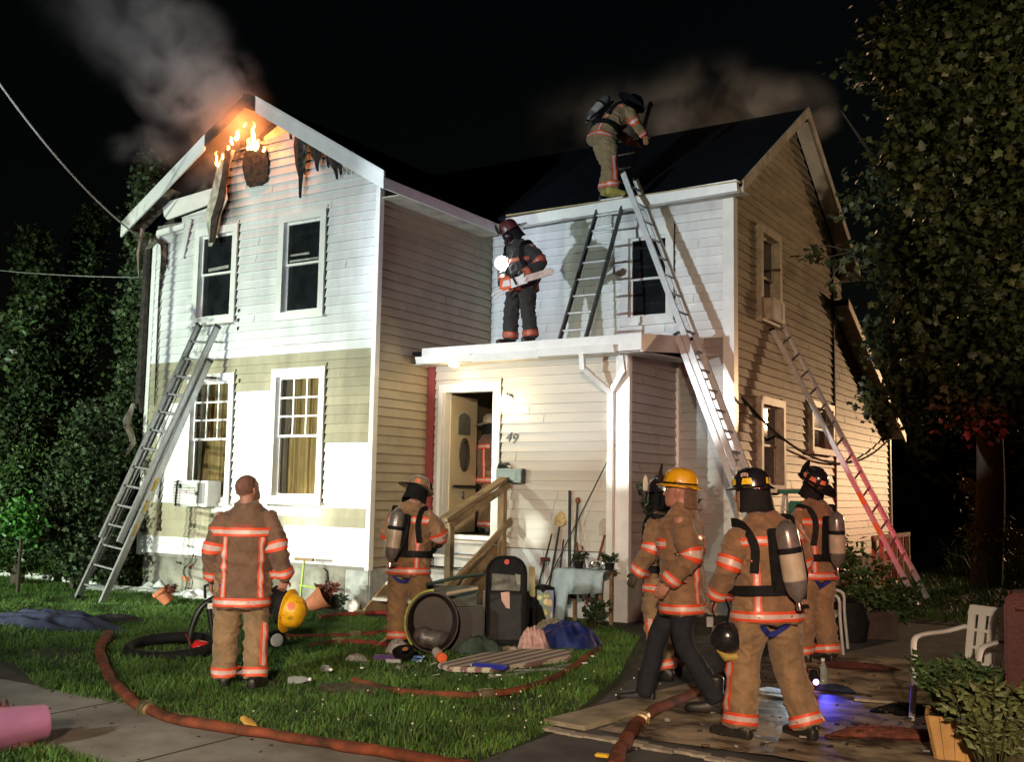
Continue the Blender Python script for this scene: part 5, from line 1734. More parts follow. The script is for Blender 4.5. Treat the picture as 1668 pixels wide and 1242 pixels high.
def to_world(P, v):
    return P['root'].location + (Matrix.Rotation(P['a'], 3, 'Z') @ V(v))
M_COATD = mat('brown_turnout_cloth', (0.165, 0.090, 0.055), 0.85, var=0.35, scale=7, bump=0.9, bscale=22, sheen=0.2, contrast=(0.3, 0.7))
M_COAT = mat('tan_turnout_cloth', (0.235, 0.130, 0.066), 0.85, var=0.36, scale=7, bump=0.9, bscale=22, sheen=0.2, contrast=(0.3, 0.7))
M_PANTS = mat('khaki_turnout_cloth', (0.265, 0.165, 0.085), 0.85, var=0.32, scale=7, bump=0.9, bscale=22, sheen=0.2, contrast=(0.3, 0.7))
M_COATK = mat('black_turnout_cloth', (0.020, 0.020, 0.019), 0.85, var=0.3, scale=7, bump=0.9, bscale=22, sheen=0.2, contrast=(0.3, 0.7))
M_COATO = mat('olive_turnout_cloth', (0.26, 0.18, 0.085), 0.85, var=0.25, scale=7, bump=0.9, bscale=22, sheen=0.2, contrast=(0.3, 0.7))
M_GLOVE = mat('leather_glove', (0.06, 0.045, 0.03), 0.7, var=0.3, scale=20)
M_GLOVEO = mat('orange_tan_glove', (0.35, 0.16, 0.08), 0.7, var=0.3, scale=20)
M_DULLO = mat('sooty_orange_stripe', (0.42, 0.07, 0.03), 0.6, var=0.3, scale=20)
M_DULLS = mat('sooty_silver_stripe', (0.40, 0.13, 0.08), 0.5, var=0.3, scale=20)

# 1 bareheaded man on the lawn
p = on_z(389, 1124)
P1 = person('bareheaded firefighter seen from behind on the lawn holding a yellow helmet', p, 6,
            dict(wrR=(0.335, 0.0, 0.92), elR=(0.285, -0.07, 1.17), hdR=(-0.15, 0.10, -1), pnR=(-0.3, 1, 0.1), wrL=(-0.27, 0.05, 0.90), anL=(-0.13, 0.06, 0.10), toeL=(-0.15, 0.28, 0), anR=(0.13, -0.04, 0.10), toeR=(0.19, 0.17, 0)),
            M_COATD, M_PANTS, None, head=(38, 24, 4), fine=True, hem=0.30, seed=1, tape='back', legs='R', strap=True, curl=(0.35, 0.9), bulk=1.0)
hm = MB()
rr = []
for z, cy, rx, ry in ((0.0, -0.022, 0.0755, 0.082), (0.035, -0.010, 0.0775, 0.096), (0.07, -0.010, 0.073, 0.094), (0.098, -0.012, 0.057, 0.074), (0.116, -0.010, 0.034, 0.045), (0.124, -0.010, 0.008, 0.010)):
    rr.append([P1['Mh'] @ V((rx * math.cos(a), cy + ry * math.sin(a) - (0.035 * max(0, math.sin(a)) if z < 0.06 else 0), z)) for a in [2 * math.pi * k / 20 for k in range(20)]])
hm.rings(rr); hm.build('hair', mat('shaved_hair', (0.17, 0.075, 0.055), 0.8, var=0.3, scale=30, bump=0.3, bscale=160), P1['root'], smooth=True)
# pale lettering patch across the shoulders (blurred, unreadable in the photograph: only its short bars of letters)
q = MB()
for i in range(8):
    u = -108 + i * 4.6
    ths = (R(u - 1.7), R(u + 1.7))
    vs = []
    for t in (0.775, 0.795, 0.815):
        for th in ths:
            pp, ce = P1['torso'].P(t, th)
            o = pp + (pp - ce).normalized() * 0.07
            h = P1['cb'].ray_cast(o, (ce - o).normalized(), 0.16)
            vs.append((h[0] if h[0] is not None else pp) + (o - ce).normalized() * 0.004)
    q.add(vs, [(0, 1, 3, 2), (2, 3, 5, 4)])
q.build('back_lettering', mat('faded_red_print', (0.33, 0.06, 0.035), 0.7, var=0.2, scale=30), P1['coat'], fix=False)

# the yellow helmet he holds, hanging by its brim
c = to_world(P1, (0.42, 0.02, 0.635))
viewx = CX.copy(); viewx.z = 0; viewx.normalize()
vdir = V((c.x, c.y, 0)).normalized()
zax = (viewx * 0.88 - vdir * 0.38 - V((0, 0, 0.22))).normalized()
yax = (V((0, 0, -1)) - zax * V((0, 0, -1)).dot(zax)).normalized()
xax = yax.cross(zax)
Mw = Matrix(((xax.x, yax.x, zax.x, 0), (xax.y, yax.y, zax.y, 0), (xax.z, yax.z, zax.z, 0), (0, 0, 0, 1)))
hroot = thing('helmet', 'yellow fire helmet hanging from the hand of the bareheaded firefighter', 'helmet', c, world=False)
Mh2 = Mw @ Matrix.Translation((0, 0, -0.09)) @ Matrix.Scale(1.10, 4)
h = helmet(Mh2, hroot, 'metro', M_YHELM, name='shell')
q = MB()
q.lathe(Mh2 @ V((0.085, -0.06, 0.105)), Mh2.to_3x3() @ V((0.75, -0.5, 0.35)), [(-0.004, 0.032), (0.010, 0.032), (0.012, 0.022)], 16); q.build('round_emblem', M_OREF, hroot)
q = MB()
q.obox(Mh2 @ V((-0.02, 0.122, 0.09)), Mh2.to_3x3() @ V((0.012, 0, 0)), Mh2.to_3x3() @ V((0, 0.004, 0)), Mh2.to_3x3() @ V((0, -0.01, 0.03))); q.build('dark_mark', M_BLUE, hroot)
q = MB()
rr = []
for z, ex in ((0.046, 0.93), (0.02, 0.98), (-0.03, 1.02)):
    rr.append([Mh2 @ V((0.108 * ex * math.cos(a), -0.006 + 0.130 * ex * math.sin(a), z)) for a in [2 * math.pi * k / 24 for k in range(24)]])
q.rings(rr, cap=False); q.build('liner', M_RUBBER, hroot, smooth=True, fix=False)

# 2 firefighter at the steps
p = on_z(662, 1059)
P2 = person('firefighter in soot tan helmet with air tank standing by the porch steps', p, 24,
            dict(chest=(0, 0.02, 1.28), neck=(0, 0.05, 1.50), head=(0.02, 0.13, 1.645), shL=(-0.19, 0.03, 1.43), shR=(0.19, 0.03, 1.43), elR=(0.31, 0.10, 1.20), wrR=(0.17, 0.33, 1.12), elL=(-0.30, 0.08, 1.2), wrL=(-0.12, 0.33, 1.14), anL=(-0.12, 0, 0.10), anR=(0.13, 0.02, 0.10)),
            M_COAT, M_PANTS, M_GLOVEO, head=(12, -26, 0), hem=0.20, seed=2, strap=True, bulk=1.0)
air_pack(P2['root'], P2['torso'], P2['cb'], tilt=0.10, shift=-0.05)
helmet(P2['Mh'], P2['root'], 'trad', M_THELM, patches=[(60, 0.28, M_OREF), (110, 0.28, M_OREF), (0, 0.25, M_OREF), (180, 0.25, M_OREF), (-60, 0.28, M_OREF)], shield=M_BHELM)

# 3 firefighter on the porch roof with a chainsaw
p = V((-7.73, 12.42, 3.735))
P3 = person('firefighter in dark gear on the porch roof holding a chainsaw', p, -134,
            dict(chest=(0.0, 0.04, 1.27), neck=(0, 0.10, 1.47), head=(0.04, 0.20, 1.60), shL=(-0.20, 0.06, 1.40), shR=(0.20, 0.07, 1.40), elL=(-0.36, -0.02, 1.13), wrL=(-0.19, 0.22, 0.93), elR=(0.30, 0.08, 1.12), wrR=(0.10, 0.30, 0.86), anL=(-0.19, 0.0, 0.10), anR=(0.17, 0.06, 0.10), knL=(-0.16, 0.04, 0.52), knR=(0.15, 0.06, 0.52), toeL=(-0.25, 0.20, 0), toeR=(0.2, 0.28, 0)),
            M_COATK, M_COATK, M_RUBBER, head=(25, -34, 0), hem=0.22, seed=3, mask=True, tape=None, curl=(0.9, 0.9))
air_pack(P3['root'], P3['torso'], P3['cb'])
helmet(P3['Mh'], P3['root'], 'trad', M_RHELM, shield=M_BHELM)
for nm in 'LR':
    stripe(P3['sl'][nm], P3['cb'], 0.06, 0.20, 0, 2 * math.pi, P3['coat'], mats=(M_DULLO, M_DULLS), n=20)
    stripe(P3['sl'][nm], P3['cb'], 0.52, 0.66, 0, 2 * math.pi, P3['coat'], mats=(M_DULLO, M_DULLS), n=20)
    stripe(P3['tl'][nm], P3['tb'], 0.015, 0.11, 0, 2 * math.pi, P3['root'], mats=(M_DULLO, M_DULLS), n=20)
stripe(P3['torso'], P3['cb'], 0.58, 0.66, R(20), R(160), P3['coat'], mats=(M_DULLO, M_DULLS), n=18)
stripe(P3['torso'], P3['cb'], 0.02, 0.11, 0, 2 * math.pi, P3['coat'], mats=(M_DULLO, M_DULLS))
# chest light
lc, ce = P3['torso'].P(0.60, R(48))
lc = lc + (lc - ce).normalized() * 0.07
lroot = thing('chest_light', 'glaring white right-angle light clipped to the coat of the roof firefighter with the chainsaw', 'flashlight', to_world(P3, lc), world=True)
lw = lroot.location
tocam = (CAMP - lw).normalized()
q = MB(); q.lathe(lw - tocam * 0.05, tocam, [(0, 0.03), (0.02, 0.055), (0.05, 0.09), (0.055, 0.09)], 16); q.build('housing', M_BLACKMETAL, lroot, smooth=True)
q = MB(); q.lathe(lw + tocam * 0.006, tocam, [(0, 0.10), (0.022, 0.085), (0.032, 0.035)], 18); q.build('lens', mat('glaring_lens', (1, 1, 1), 0.3, emit=(0.95, 1.0, 0.95), estr=60), lroot, smooth=True)
lamp('chest_bulb', 'SPOT', lw + tocam * 0.04, 160, (0.92, 1.0, 0.95), lw + tocam * 4 + V((-1.2, 0, -0.3)), 70, 0.8, 0.03)

# chainsaw in his hands
sawc = to_world(P3, (-0.17, 0.42, 0.79))
bar_dir = (viewx * 0.93 + V((0, 0, 0.26)) - V((0.0, 0.10, 0))).normalized()
up_ = (V((0, 0, 1)) - bar_dir * bar_dir.z).normalized()
sd_ = bar_dir.cross(up_)
saw = thing('chainsaw', 'orange and white chainsaw pointing right in the hands of the roof firefighter', 'chainsaw', sawc)


def sp_(a, b, c=0.0):
    return sawc + bar_dir * a + up_ * b + sd_ * c


q = MB(); q.prism([sp_(a, b, -0.055) for a, b in ((-0.14, -0.03), (-0.10, 0.10), (0.02, 0.12), (0.06, 0.05), (0.03, -0.06), (-0.08, -0.07))], sd_ * 0.11); q.build('engine_cover', mat('saw_orange', (0.72, 0.13, 0.03), 0.45, var=0.1), saw, bevel=0.008)
q = MB(); q.prism([sp_(a, b, 0.057) for a, b in ((-0.10, -0.02), (-0.06, 0.06), (0.02, 0.06), (0.02, -0.03))], sd_ * 0.012); q.build('white_badge', M_TRIM, saw)
q = MB(); q.prism([sp_(a, b, 0.0) for a, b in ((0.02, -0.07), (0.04, 0.06), (0.16, 0.06), (0.24, 0.09), (0.22, 0.03), (0.27, 0.01), (0.22, -0.02), (0.26, -0.06), (0.15, -0.06))], sd_ * 0.07); q.build('side_cover', M_TRIM, saw)
q = MB(); q.prism([sp_(a, b, 0.025) for a, b in ((0.20, -0.035), (0.20, 0.055), (0.60, 0.055), (0.635, 0.04), (0.65, 0.01), (0.635, -0.02), (0.60, -0.035))], sd_ * 0.012); q.build('guide_bar', mat('worn_bar_steel', (0.55, 0.50, 0.45), 0.4, 0.7, var=0.2, scale=12), saw)
q = MB()
for k in range(22):
    a = 0.24 + k * 0.0175
    for b in (0.058, -0.038):
        q.obox(sp_(a, b, 0.031), bar_dir * 0.005, up_ * 0.005, sd_ * 0.005)
q.build('chain_tooth', M_STEEL, saw, kind='stuff')
q = MB(); q.tube([sp_(a, b, 0.02) for a, b in ((-0.10, -0.05), (-0.22, -0.05), (-0.27, -0.09), (-0.25, -0.13), (-0.10, -0.085), (-0.02, -0.07))], 0.015, 8); q.build('rear_handle', M_TRIM, saw, smooth=True)
q = MB(); q.tube([sp_(0.06, -0.06, -0.08), sp_(0.05, 0.02, -0.11), sp_(0.05, 0.10, -0.07), sp_(0.05, 0.14, 0.0), sp_(0.08, 0.06, 0.09), sp_(0.10, -0.05, 0.09)], 0.013, 8); q.build('front_handle', M_RUBBER, saw, smooth=True)

# 4 firefighter bent over at the top of the dark ladder
p = on_y(992, 321, 13.62)
P4 = person('firefighter in olive gear bent forward at the top of the dark ladder', p, 62,
            dict(pelvis=(0, -0.10, 0.96), hipL=(-0.10, -0.10, 0.91), hipR=(0.10, -0.10, 0.91), chest=(0, 0.08, 1.22), neck=(0, 0.25, 1.40), head=(0, 0.39, 1.47), shL=(-0.20, 0.20, 1.34), shR=(0.20, 0.20, 1.34), elL=(-0.27, 0.28, 1.11), elR=(0.27, 0.30, 1.10), wrL=(-0.20, 0.50, 0.98), wrR=(0.22, 0.48, 0.95), knL=(-0.13, 0.06, 0.52), knR=(0.14, -0.06, 0.51), anL=(-0.13, 0.02, 0.14), anR=(0.13, -0.02, 0.10), toeL=(-0.13, 0.26, 0.04), toeR=(0.14, 0.24, 0.0), hdL=(0.1, 0.8, -0.2), hdR=(-0.2, 0.35, -0.8), pnL=(0.5, 0, -1), pnR=(-0.6, 0.2, 0)),
            M_COATO, M_COATO, M_GLOVEO, head=(10, -40, 0), hem=0.16, seed=4, mask=True, bulk=1.05, boots=mat('yellow_boot_rubber', (0.40, 0.33, 0.08), 0.6, var=0.3))
air_pack(P4['root'], P4['torso'], P4['cb'], mt=mat('tank_silver_label', (0.42, 0.40, 0.36), 0.3, var=0.2))
helmet(P4['Mh'], P4['root'], 'trad', M_BHELM, shield=M_BHELM)

# 5 man in yellow helmet, dark trousers, striding left
p = on_z(1112, 1158)
P5 = person('striding man in yellow helmet, turnout coat and dark trousers', p, -78,
            dict(anL=(-0.10, -0.27, 0.13), toeL=(-0.12, -0.03, 0.01), knL=(-0.10, -0.03, 0.52), hipL=(-0.10, -0.01, 0.93), anR=(0.10, 0.32, 0.10), toeR=(0.11, 0.56, 0.0), knR=(0.10, 0.22, 0.52), hipR=(0.10, 0.02, 0.93), chest=(0, 0.02, 1.29), elL=(-0.26, -0.12, 1.18), wrL=(-0.26, 0.06, 0.96), elR=(0.27, -0.02, 1.17), wrR=(0.25, 0.16, 0.96)),
            M_COAT, M_DENIM, None, head=(0, 4, 0), fine=True, hem=0.26, seed=5, jeans=True, tape='chest', scale=1.03)
hh = helmet(P5['Mh'], P5['root'], 'metro', M_YHELM, flap=(205, 335), mflap=M_COATD, shield=M_BHELM)
q = MB(); q.rings([[P5['Mh'] @ V((0.110 * math.cos(a), -0.006 + 0.132 * math.sin(a), z)) for a in [2 * math.pi * k / 24 for k in range(24)]] for z in (0.056, 0.070)], cap=False); q.build('black_band', M_RUBBER, hh, smooth=True)

# 6 foreground firefighter with the large tank
p = on_z(1252, 1207)
P6 = person('foreground firefighter in black helmet with yellow patches carrying a pale air tank', p, -30,
            dict(pelvis=(0, 0, 0.98), chest=(-0.01, 0.02, 1.29), neck=(-0.03, 0.03, 1.51), head=(-0.07, 0.10, 1.665), anL=(-0.20, 0.02, 0.10), toeL=(-0.32, 0.20, 0), knL=(-0.15, 0.06, 0.52), hipL=(-0.11, 0, 0.93), anR=(0.24, -0.10, 0.10), toeR=(0.20, 0.14, 0), knR=(0.16, 0.03, 0.53), hipR=(0.11, 0, 0.93),
                 elL=(-0.32, -0.03, 1.17), wrL=(-0.35, 0.10, 0.94), elR=(0.29, 0.06, 1.18), wrR=(0.24, 0.27, 1.05)),
            M_COAT, M_PANTS, None, head=(-42, -4, 0), fine=True, hem=0.19, seed=6, strap=True, scale=1.02, bulk=1.06, curl=(0.8, 0.6), tape='standard')
air_pack(P6['root'], P6['torso'], P6['cb'], tilt=-0.10, shift=0.03, t_mid=0.56)
helmet(P6['Mh'], P6['root'], 'metro', M_BHELM, patches=[(185, 0.30, M_YREF), (140, 0.12, M_YREF), (-105, 0.14, M_YREF), (-80, 0.10, M_YREF), (0, 0.3, M_YREF)], shield=None)
# crest decal on the helmet's left side and lettering arc are tiny pale bars
q = MB()
for k in range(5):
    a = R(168 + k * 5)
    q.obox(P6['Mh'] @ V((0.104 * math.cos(a), -0.006 + 0.124 * math.sin(a), 0.128 + 0.006 * math.sin(k * 0.8))), P6['Mh'].to_3x3() @ V((0.003, 0, 0)), P6['Mh'].to_3x3() @ V((0, 0.003, 0)), P6['Mh'].to_3x3() @ V((0, 0, 0.012)))
q.build('helmet_lettering', M_SILVER, P6['root'])

# breathing mask hanging at his left side
c = to_world(P6, (-0.30, 0.04, 0.70))
mk = thing('breathing_mask', 'black breathing mask hanging from the left side of the foreground firefighter', 'mask', c)
q = MB()
fx = (viewx * -0.4 - vdir * 0.8).normalized()
q.lathe(c, fx, [(-0.06, 0.06), (-0.04, 0.105), (0.0, 0.115), (0.04, 0.10), (0.07, 0.06), (0.08, 0.02)], 18)
q.build('facepiece', mat('mask_shell', (0.014, 0.014, 0.016), 0.22, var=0.4, coat=0.4), mk, smooth=True)
q = MB(); q.tube([c + V((0, 0, -0.07)) - viewx * 0.05, c + V((0, 0, -0.13)) + viewx * 0.0, c + V((0, 0, -0.13)) + viewx * 0.07, c + V((0, 0, -0.05)) + viewx * 0.10], [0.03, 0.036, 0.028, 0.014], 9); q.build('regulator_hose', mat('yellow_regulator', (0.50, 0.36, 0.08), 0.5, var=0.3), mk, smooth=True)
q = MB(); q.tube([c + V((0, 0, 0.08)), c + V((0, 0, 0.2)) + viewx * 0.02, c + V((0, 0, 0.30)) - viewx * 0.02, c + V((0, 0, 0.36))], 0.02, 7, flat=0.4); q.tube([c - viewx * 0.06 + V((0, 0, 0.06)), c - viewx * 0.10 + V((0, 0, 0.2)), c - viewx * 0.04 + V((0, 0, 0.34))], 0.014, 7, flat=0.4); q.build('head_strap', M_NYLON, mk, smooth=True)
q = MB(); q.tube([c + viewx * 0.08, c + viewx * 0.2 + V((0, 0, 0.1)), c + viewx * 0.22 + V((0, 0, 0.28)), c + viewx * 0.12 + V((0, 0, 0.4))], 0.012, 7); q.build('air_tube', M_RUBBER, mk, smooth=True)
q = MB(); g = to_world(P6, (-0.38, 0.13, 0.80)); q.obox(g, viewx * 0.022, V((0, 0.008, 0)), V((0, 0, 0.035))); o = q.build('radio', mat('grey_radio', (0.28, 0.27, 0.26), 0.5)); tag(o, 'small grey radio in the left hand of the foreground firefighter', 'radio')

# 7 firefighter behind the yellow helmet
p = on_z(1083, 1106)
P7 = person('masked firefighter half hidden behind the striding man in yellow helmet', p, -62,
            dict(elL=(-0.29, 0.0, 1.17), wrL=(-0.30, 0.14, 0.95), anL=(-0.14, -0.08, 0.10), toeL=(-0.14, 0.14, 0)),
            M_COAT, M_PANTS, M_GLOVE, head=(-8, -4, 0), hem=0.2, seed=7, mask=True, tape='chest')
air_pack(P7['root'], P7['torso'], P7['cb'])
helmet(P7['Mh'], P7['root'], 'trad', M_BHELM, shield=M_TRIM)

# 8 firefighter looking up, right
p = on_z(1330, 1083)
P8 = person('firefighter in peaked dark helmet with orange patches looking up at the gable', p, -46,
            dict(neck=(0, -0.02, 1.5), head=(0.0, 0.02, 1.685), elL=(-0.29, 0.0, 1.18), wrL=(-0.20, 0.26, 1.02), elR=(0.28, 0.02, 1.18), wrR=(0.18, 0.26, 1.05), anL=(-0.11, 0.06, 0.10), anR=(0.12, -0.04, 0.10)),
            M_COAT, M_PANTS, M_GLOVEO, head=(-6, 26, 0), hem=0.2, seed=8, strap=True, scale=1.07)
air_pack(P8['root'], P8['torso'], P8['cb'], tilt=-0.06)
helmet(P8['Mh'], P8['root'], 'trad', M_BHELM, patches=[(200, 0.30, M_OREF), (150, 0.26, M_OREF), (250, 0.30, M_OREF), (300, 0.3, M_OREF), (20, 0.3, M_OREF)], shield=M_BHELM)

# 9 firefighter inside the dark hallway
P9 = person('firefighter in shadow inside the open front door', (on_y(797, 760, 13.55).x, 13.55, 1.02), 70, dict(elR=(0.27, 0.08, 1.16), wrR=(0.15, 0.30, 1.05)), M_COATD, M_PANTS, M_GLOVE, hem=0.2, seed=9, tape='standard')
helmet(P9['Mh'], P9['root'], 'trad', M_THELM, shield=M_BHELM)
q = MB(); c = to_world(P9, (0.1, 0.17, 1.15)); q.lathe(c, (0.2, -1, 0), [(0, 0.016), (0.012, 0.016), (0.02, 0.005)], 10); o = q.build('indicator_light', mat('blue_led', (0.1, 0.4, 0.9), 0.3, emit=(0.1, 0.55, 1.0), estr=8)); tag(o, 'tiny blue indicator light in the dark doorway', 'light')
# ------------------------------------------------------------------ hoses
def hose(pts, rad, m, label, flat=0.75, zlift=0.0):
    P = [on_z(x, y, 0) for x, y in pts]
    P = [V((p.x, p.y, rad * flat + 0.012 + zlift)) for p in P]
    ln_ = spline(P, 90)
    ln_ = [p + V((0.02 * noise.noise((k * 0.21, rad * 90, 0)), 0.02 * noise.noise((k * 0.19, 3, rad * 70)), 0)) for k, p in enumerate(ln_)]
    q = MB(); q.tube(ln_, [rad * (1 + 0.16 * noise.noise((k * 0.33, rad * 50, 7))) for k in range(91)], 12, flat=flat)
    o = q.build('fire_hose', m, smooth=True)
    sp = spline(P, 90)
    for k in (38,):
        t = (sp[k + 1] - sp[k]).normalized()
        q = MB()
        q.lathe(sp[k], t, [(-0.07, rad * 0.8), (-0.065, rad * 1.12), (-0.02, rad * 1.12), (-0.02, rad * 1.25), (0.02, rad * 1.25), (0.02, rad * 1.12), (0.065, rad * 1.12), (0.07, rad * 0.8)], 14)
        q.build('coupling', mat('dull_brass', (0.30, 0.24, 0.13), 0.5, 0.8, var=0.3), o)
    tag(o, label, 'hose', 'fire hoses across the yard')
    return o


hose([(178, 1040), (163, 1062), (172, 1100), (200, 1140), (250, 1172), (330, 1192), (420, 1206), (520, 1222), (620, 1238), (760, 1262)], 0.048, M_HOSE, 'orange brown hose curving from the lawn along the sidewalk')
hose([(575, 1118), (640, 1134), (740, 1142), (830, 1136), (900, 1114), (950, 1082), (975, 1065)], 0.04, M_HOSE, 'thin orange hose looping over the grass in front of the blue tarp')
hose([(1000, 1265), (1012, 1235), (1030, 1200), (1062, 1172), (1110, 1150), (1150, 1128), (1175, 1108)], 0.05, M_HOSE, 'dark orange hose on the plank and tarp by the striding man')
hose([(455, 1045), (520, 1044), (600, 1040), (650, 1032), (720, 1030)], 0.04, M_HOSER, 'upper red hose running behind the firefighter at the steps')
hose([(520, 1012), (570, 1006), (630, 1004), (700, 1008)], 0.038, M_HOSER, 'red hose near the grey corner of the foundation')
hose([(500, 1060), (560, 1052), (640, 1058)], 0.036, M_HOSER, 'short brown red hose lying in the grass left of the steps')

# ------------------------------------------------------------------ clutter on the lawn
def cloth(name, label, cat, px, sx, sy, h, m, rot=0.0, seed=0.0, freq=4.0, edge=0.25, nx=44, ny=44, z0=0.02, shape=None):
    """crumpled fabric heap: closed uneven outline, folds, thickness"""
    c = on_z(*px)
    vs, fs = [], []
    for j in range(ny + 1):
        for i in range(nx + 1):
            u, v = i / nx * 2 - 1, j / ny * 2 - 1
            r = max(abs(u), abs(v))
            a = math.atan2(v, u)
            e = 1 + edge * noise.noise((math.cos(a) * 1.6 + seed, math.sin(a) * 1.6, seed))
            if r > 0:
                ln = math.hypot(u, v)
                u2, v2 = u / ln * r * e, v / ln * r * e
            else:
                u2, v2 = 0, 0
            f = max(0, 1 - r ** 3)
            nz = noise.noise((u2 * freq, v2 * freq + seed, seed))
            n2 = noise.noise((u2 * freq * 2.2, v2 * freq * 2.2, seed + 5))
            z = z0 + f * h * (0.55 + 0.75 * (1 - 2.2 * abs(nz)) * 0.8 + 0.18 * n2) + 0.01
            if shape:
                z += shape(u2, v2) * f
            x, y = u2 * sx, v2 * sy
            vs.append((c.x + x * math.cos(rot) - y * math.sin(rot), c.y + x * math.sin(rot) + y * math.cos(rot), max(0.012, z)))
    for j in range(ny):
        for i in range(nx):
            a = j * (nx + 1) + i
            fs.append((a, a + 1, a + nx + 2, a + nx + 1))
    # skirt down to the ground gives the edge its thickness
    b = len(vs)
    rim = [i for i in range(nx + 1)] + [j * (nx + 1) + nx for j in range(1, ny + 1)] + [ny * (nx + 1) + i for i in range(nx - 1, -1, -1)] + [j * (nx + 1) for j in range(ny - 1, 0, -1)]
    vs += [(vs[k][0], vs[k][1], 0.004) for k in rim]
    n = len(rim)
    fs += [(rim[k], rim[(k + 1) % n], b + (k + 1) % n, b + k) for k in range(n)]
    o = mesh_obj(name, vs, fs, m, smooth=True)
    return tag(o, label, cat)


M_NAVY = mat('navy_cloth', (0.016, 0.020, 0.052), 0.85, var=0.3, scale=12, bump=0.3, bscale=40)
M_TARPB = mat('blue_tarpaulin', (0.012, 0.022, 0.12), 0.5, var=0.3, scale=9, bump=0.2)
cloth('blanket', 'dark navy blanket spread crumpled on the grass at far left', 'blanket', (82, 1022), 1.05, 0.42, 0.15, M_NAVY, 0.12, 2.0, 2.6)
cloth('rag', 'black rag trailing from the navy blanket on the grass', 'rag', (192, 1016), 0.36, 0.16, 0.07, mat('black_rag', (0.02, 0.02, 0.022), 0.9), 0.4, 6.0)
cloth('tarpaulin', 'crumpled bright blue tarpaulin beside the pink cloth', 'tarpaulin', (925, 1058), 0.40, 0.30, 0.24, M_TARPB, 0.5, 3.0, 1.8)
cloth('pink_cloth', 'crumpled pink cloth between the suitcase and the blue tarpaulin', 'cloth', (868, 1066), 0.17, 0.16, 0.22, mat('dusty_pink_cloth', (0.50, 0.30, 0.27), 0.9, var=0.25, scale=16, bump=0.4), 0.2, 8.0, 2.6)
cloth('plastic_bag', 'pale green plastic bag behind the pink cloth', 'bag', (900, 1040), 0.24, 0.18, 0.17, mat('pale_bag', (0.36, 0.38, 0.28), 0.35, var=0.25, scale=9), 0.1, 9.0, 4.0)


def striped_mat():
    m = bpy.data.materials.new('striped_cover')
    m.use_nodes = True
    t = m.node_tree
    b = t.nodes['Principled BSDF']
    tc = t.nodes.new('ShaderNodeTexCoord'); wv = t.nodes.new('ShaderNodeTexWave'); rp = t.nodes.new('ShaderNodeValToRGB')
    wv.inputs['Scale'].default_value = 2.6
    wv.inputs['Distortion'].default_value = 0.6
    rp.color_ramp.elements[0].color = (0.20, 0.11, 0.10, 1); rp.color_ramp.elements[1].color = (0.48, 0.44, 0.34, 1)
    rp.color_ramp.elements[0].position = 0.40; rp.color_ramp.elements[1].position = 0.55
    t.links.new(tc.outputs['Object'], wv.inputs[0]); t.links.new(wv.outputs[0], rp.inputs[0]); t.links.new(rp.outputs[0], b.inputs['Base Color'])
    b.inputs['Roughness'].default_value = 0.9
    return m


M_STRIPED = striped_mat()
ib = thing('ironing_board', 'striped padded ironing board lying flat in the grass', 'ironing board', on_z(840, 1088))
P4p = [on_z(x, y, 0) for x, y in ((712, 1096), (780, 1078), (860, 1070), (930, 1072), (930, 1084), (870, 1094), (800, 1104), (730, 1102))]
q = MB(); q.prism([V((p.x, p.y, 0.035)) for p in P4p], (0, 0, 0.045)); q.build('pad', M_STRIPED, ib, bevel=0.012)
q = MB(); a, b = on_z(795, 1112), on_z(935, 1092); q.tube([V((a.x, a.y, 0.03)), V((b.x, b.y, 0.05))], 0.012, 6); a, b = on_z(810, 1100), on_z(930, 1100); q.tube([V((a.x, a.y, 0.03)), V((b.x, b.y, 0.05))], 0.012, 6); q.build('leg_tube', M_ALU, ib)
a, b = on_z(765, 1098), on_z(833, 1104)
q = MB(); mid = (a + b) / 2; dx = (b - a).normalized(); q.obox(mid + V((0, 0, 0.085)), dx * 0.17, V((-dx.y, dx.x, 0)) * 0.06, V((0, 0, 0.022))); o = q.build('blue_binder', mat('bright_blue_plastic', (0.015, 0.02, 0.28), 0.35, var=0.1), bevel=0.012); tag(o, 'long glossy blue case on the near side of the ironing board', 'case')

# upright black suitcase
sc_ = on_z(823, 1058)
vd = V((sc_.x, sc_.y, 0)).normalized(); sx = V((vd.y, -vd.x, 0))
su = thing('suitcase', 'tall black wheeled suitcase standing open in the grass', 'suitcase', sc_)


def so(a, b, z):
    return sc_ + sx * a + vd * b + V((0, 0, z))


def rrect(w, h, z0, r, b, n=6):
    out = []
    for cx_, cz, a0 in ((w - r, z0 + h - r, 0), (-w + r, z0 + h - r, 90), (-w + 0.03, z0 + 0.03, 180), (w - 0.03, z0 + 0.03, 270)):
        rr_ = r if a0 < 180 else 0.03
        for k in range(n + 1):
            a = R(a0 + 90 * k / n)
            out.append(so(cx_ + rr_ * math.cos(a), b, cz + rr_ * math.sin(a)))
    return out


q = MB(); q.rings([rrect(0.195, 0.90, 0.06, 0.16, 0.0), rrect(0.215, 0.93, 0.05, 0.17, 0.03), rrect(0.215, 0.93, 0.05, 0.17, 0.20), rrect(0.20, 0.91, 0.06, 0.16, 0.22)]); q.build('shell', M_NYLON, su, smooth=True)
q = MB()
ring = rrect(0.212, 0.93, 0.05, 0.17, -0.004)
q.tube(ring + [ring[0]], 0.014, 6); q.build('piping', M_RUBBER, su, smooth=True)
q = MB(); q.hexa([so(-0.16, -0.004, 0.62), so(0.15, -0.004, 0.62), so(0.15, 0.0, 0.78), so(-0.16, 0.0, 0.80), so(-0.16, -0.02, 0.62), so(0.15, -0.02, 0.62), so(0.14, -0.01, 0.78), so(-0.15, -0.01, 0.80)][:8]); q.build('mesh_window', mat('grey_mesh', (0.12, 0.12, 0.10), 0.6, var=0.6, scale=9, bump=0.4), su)
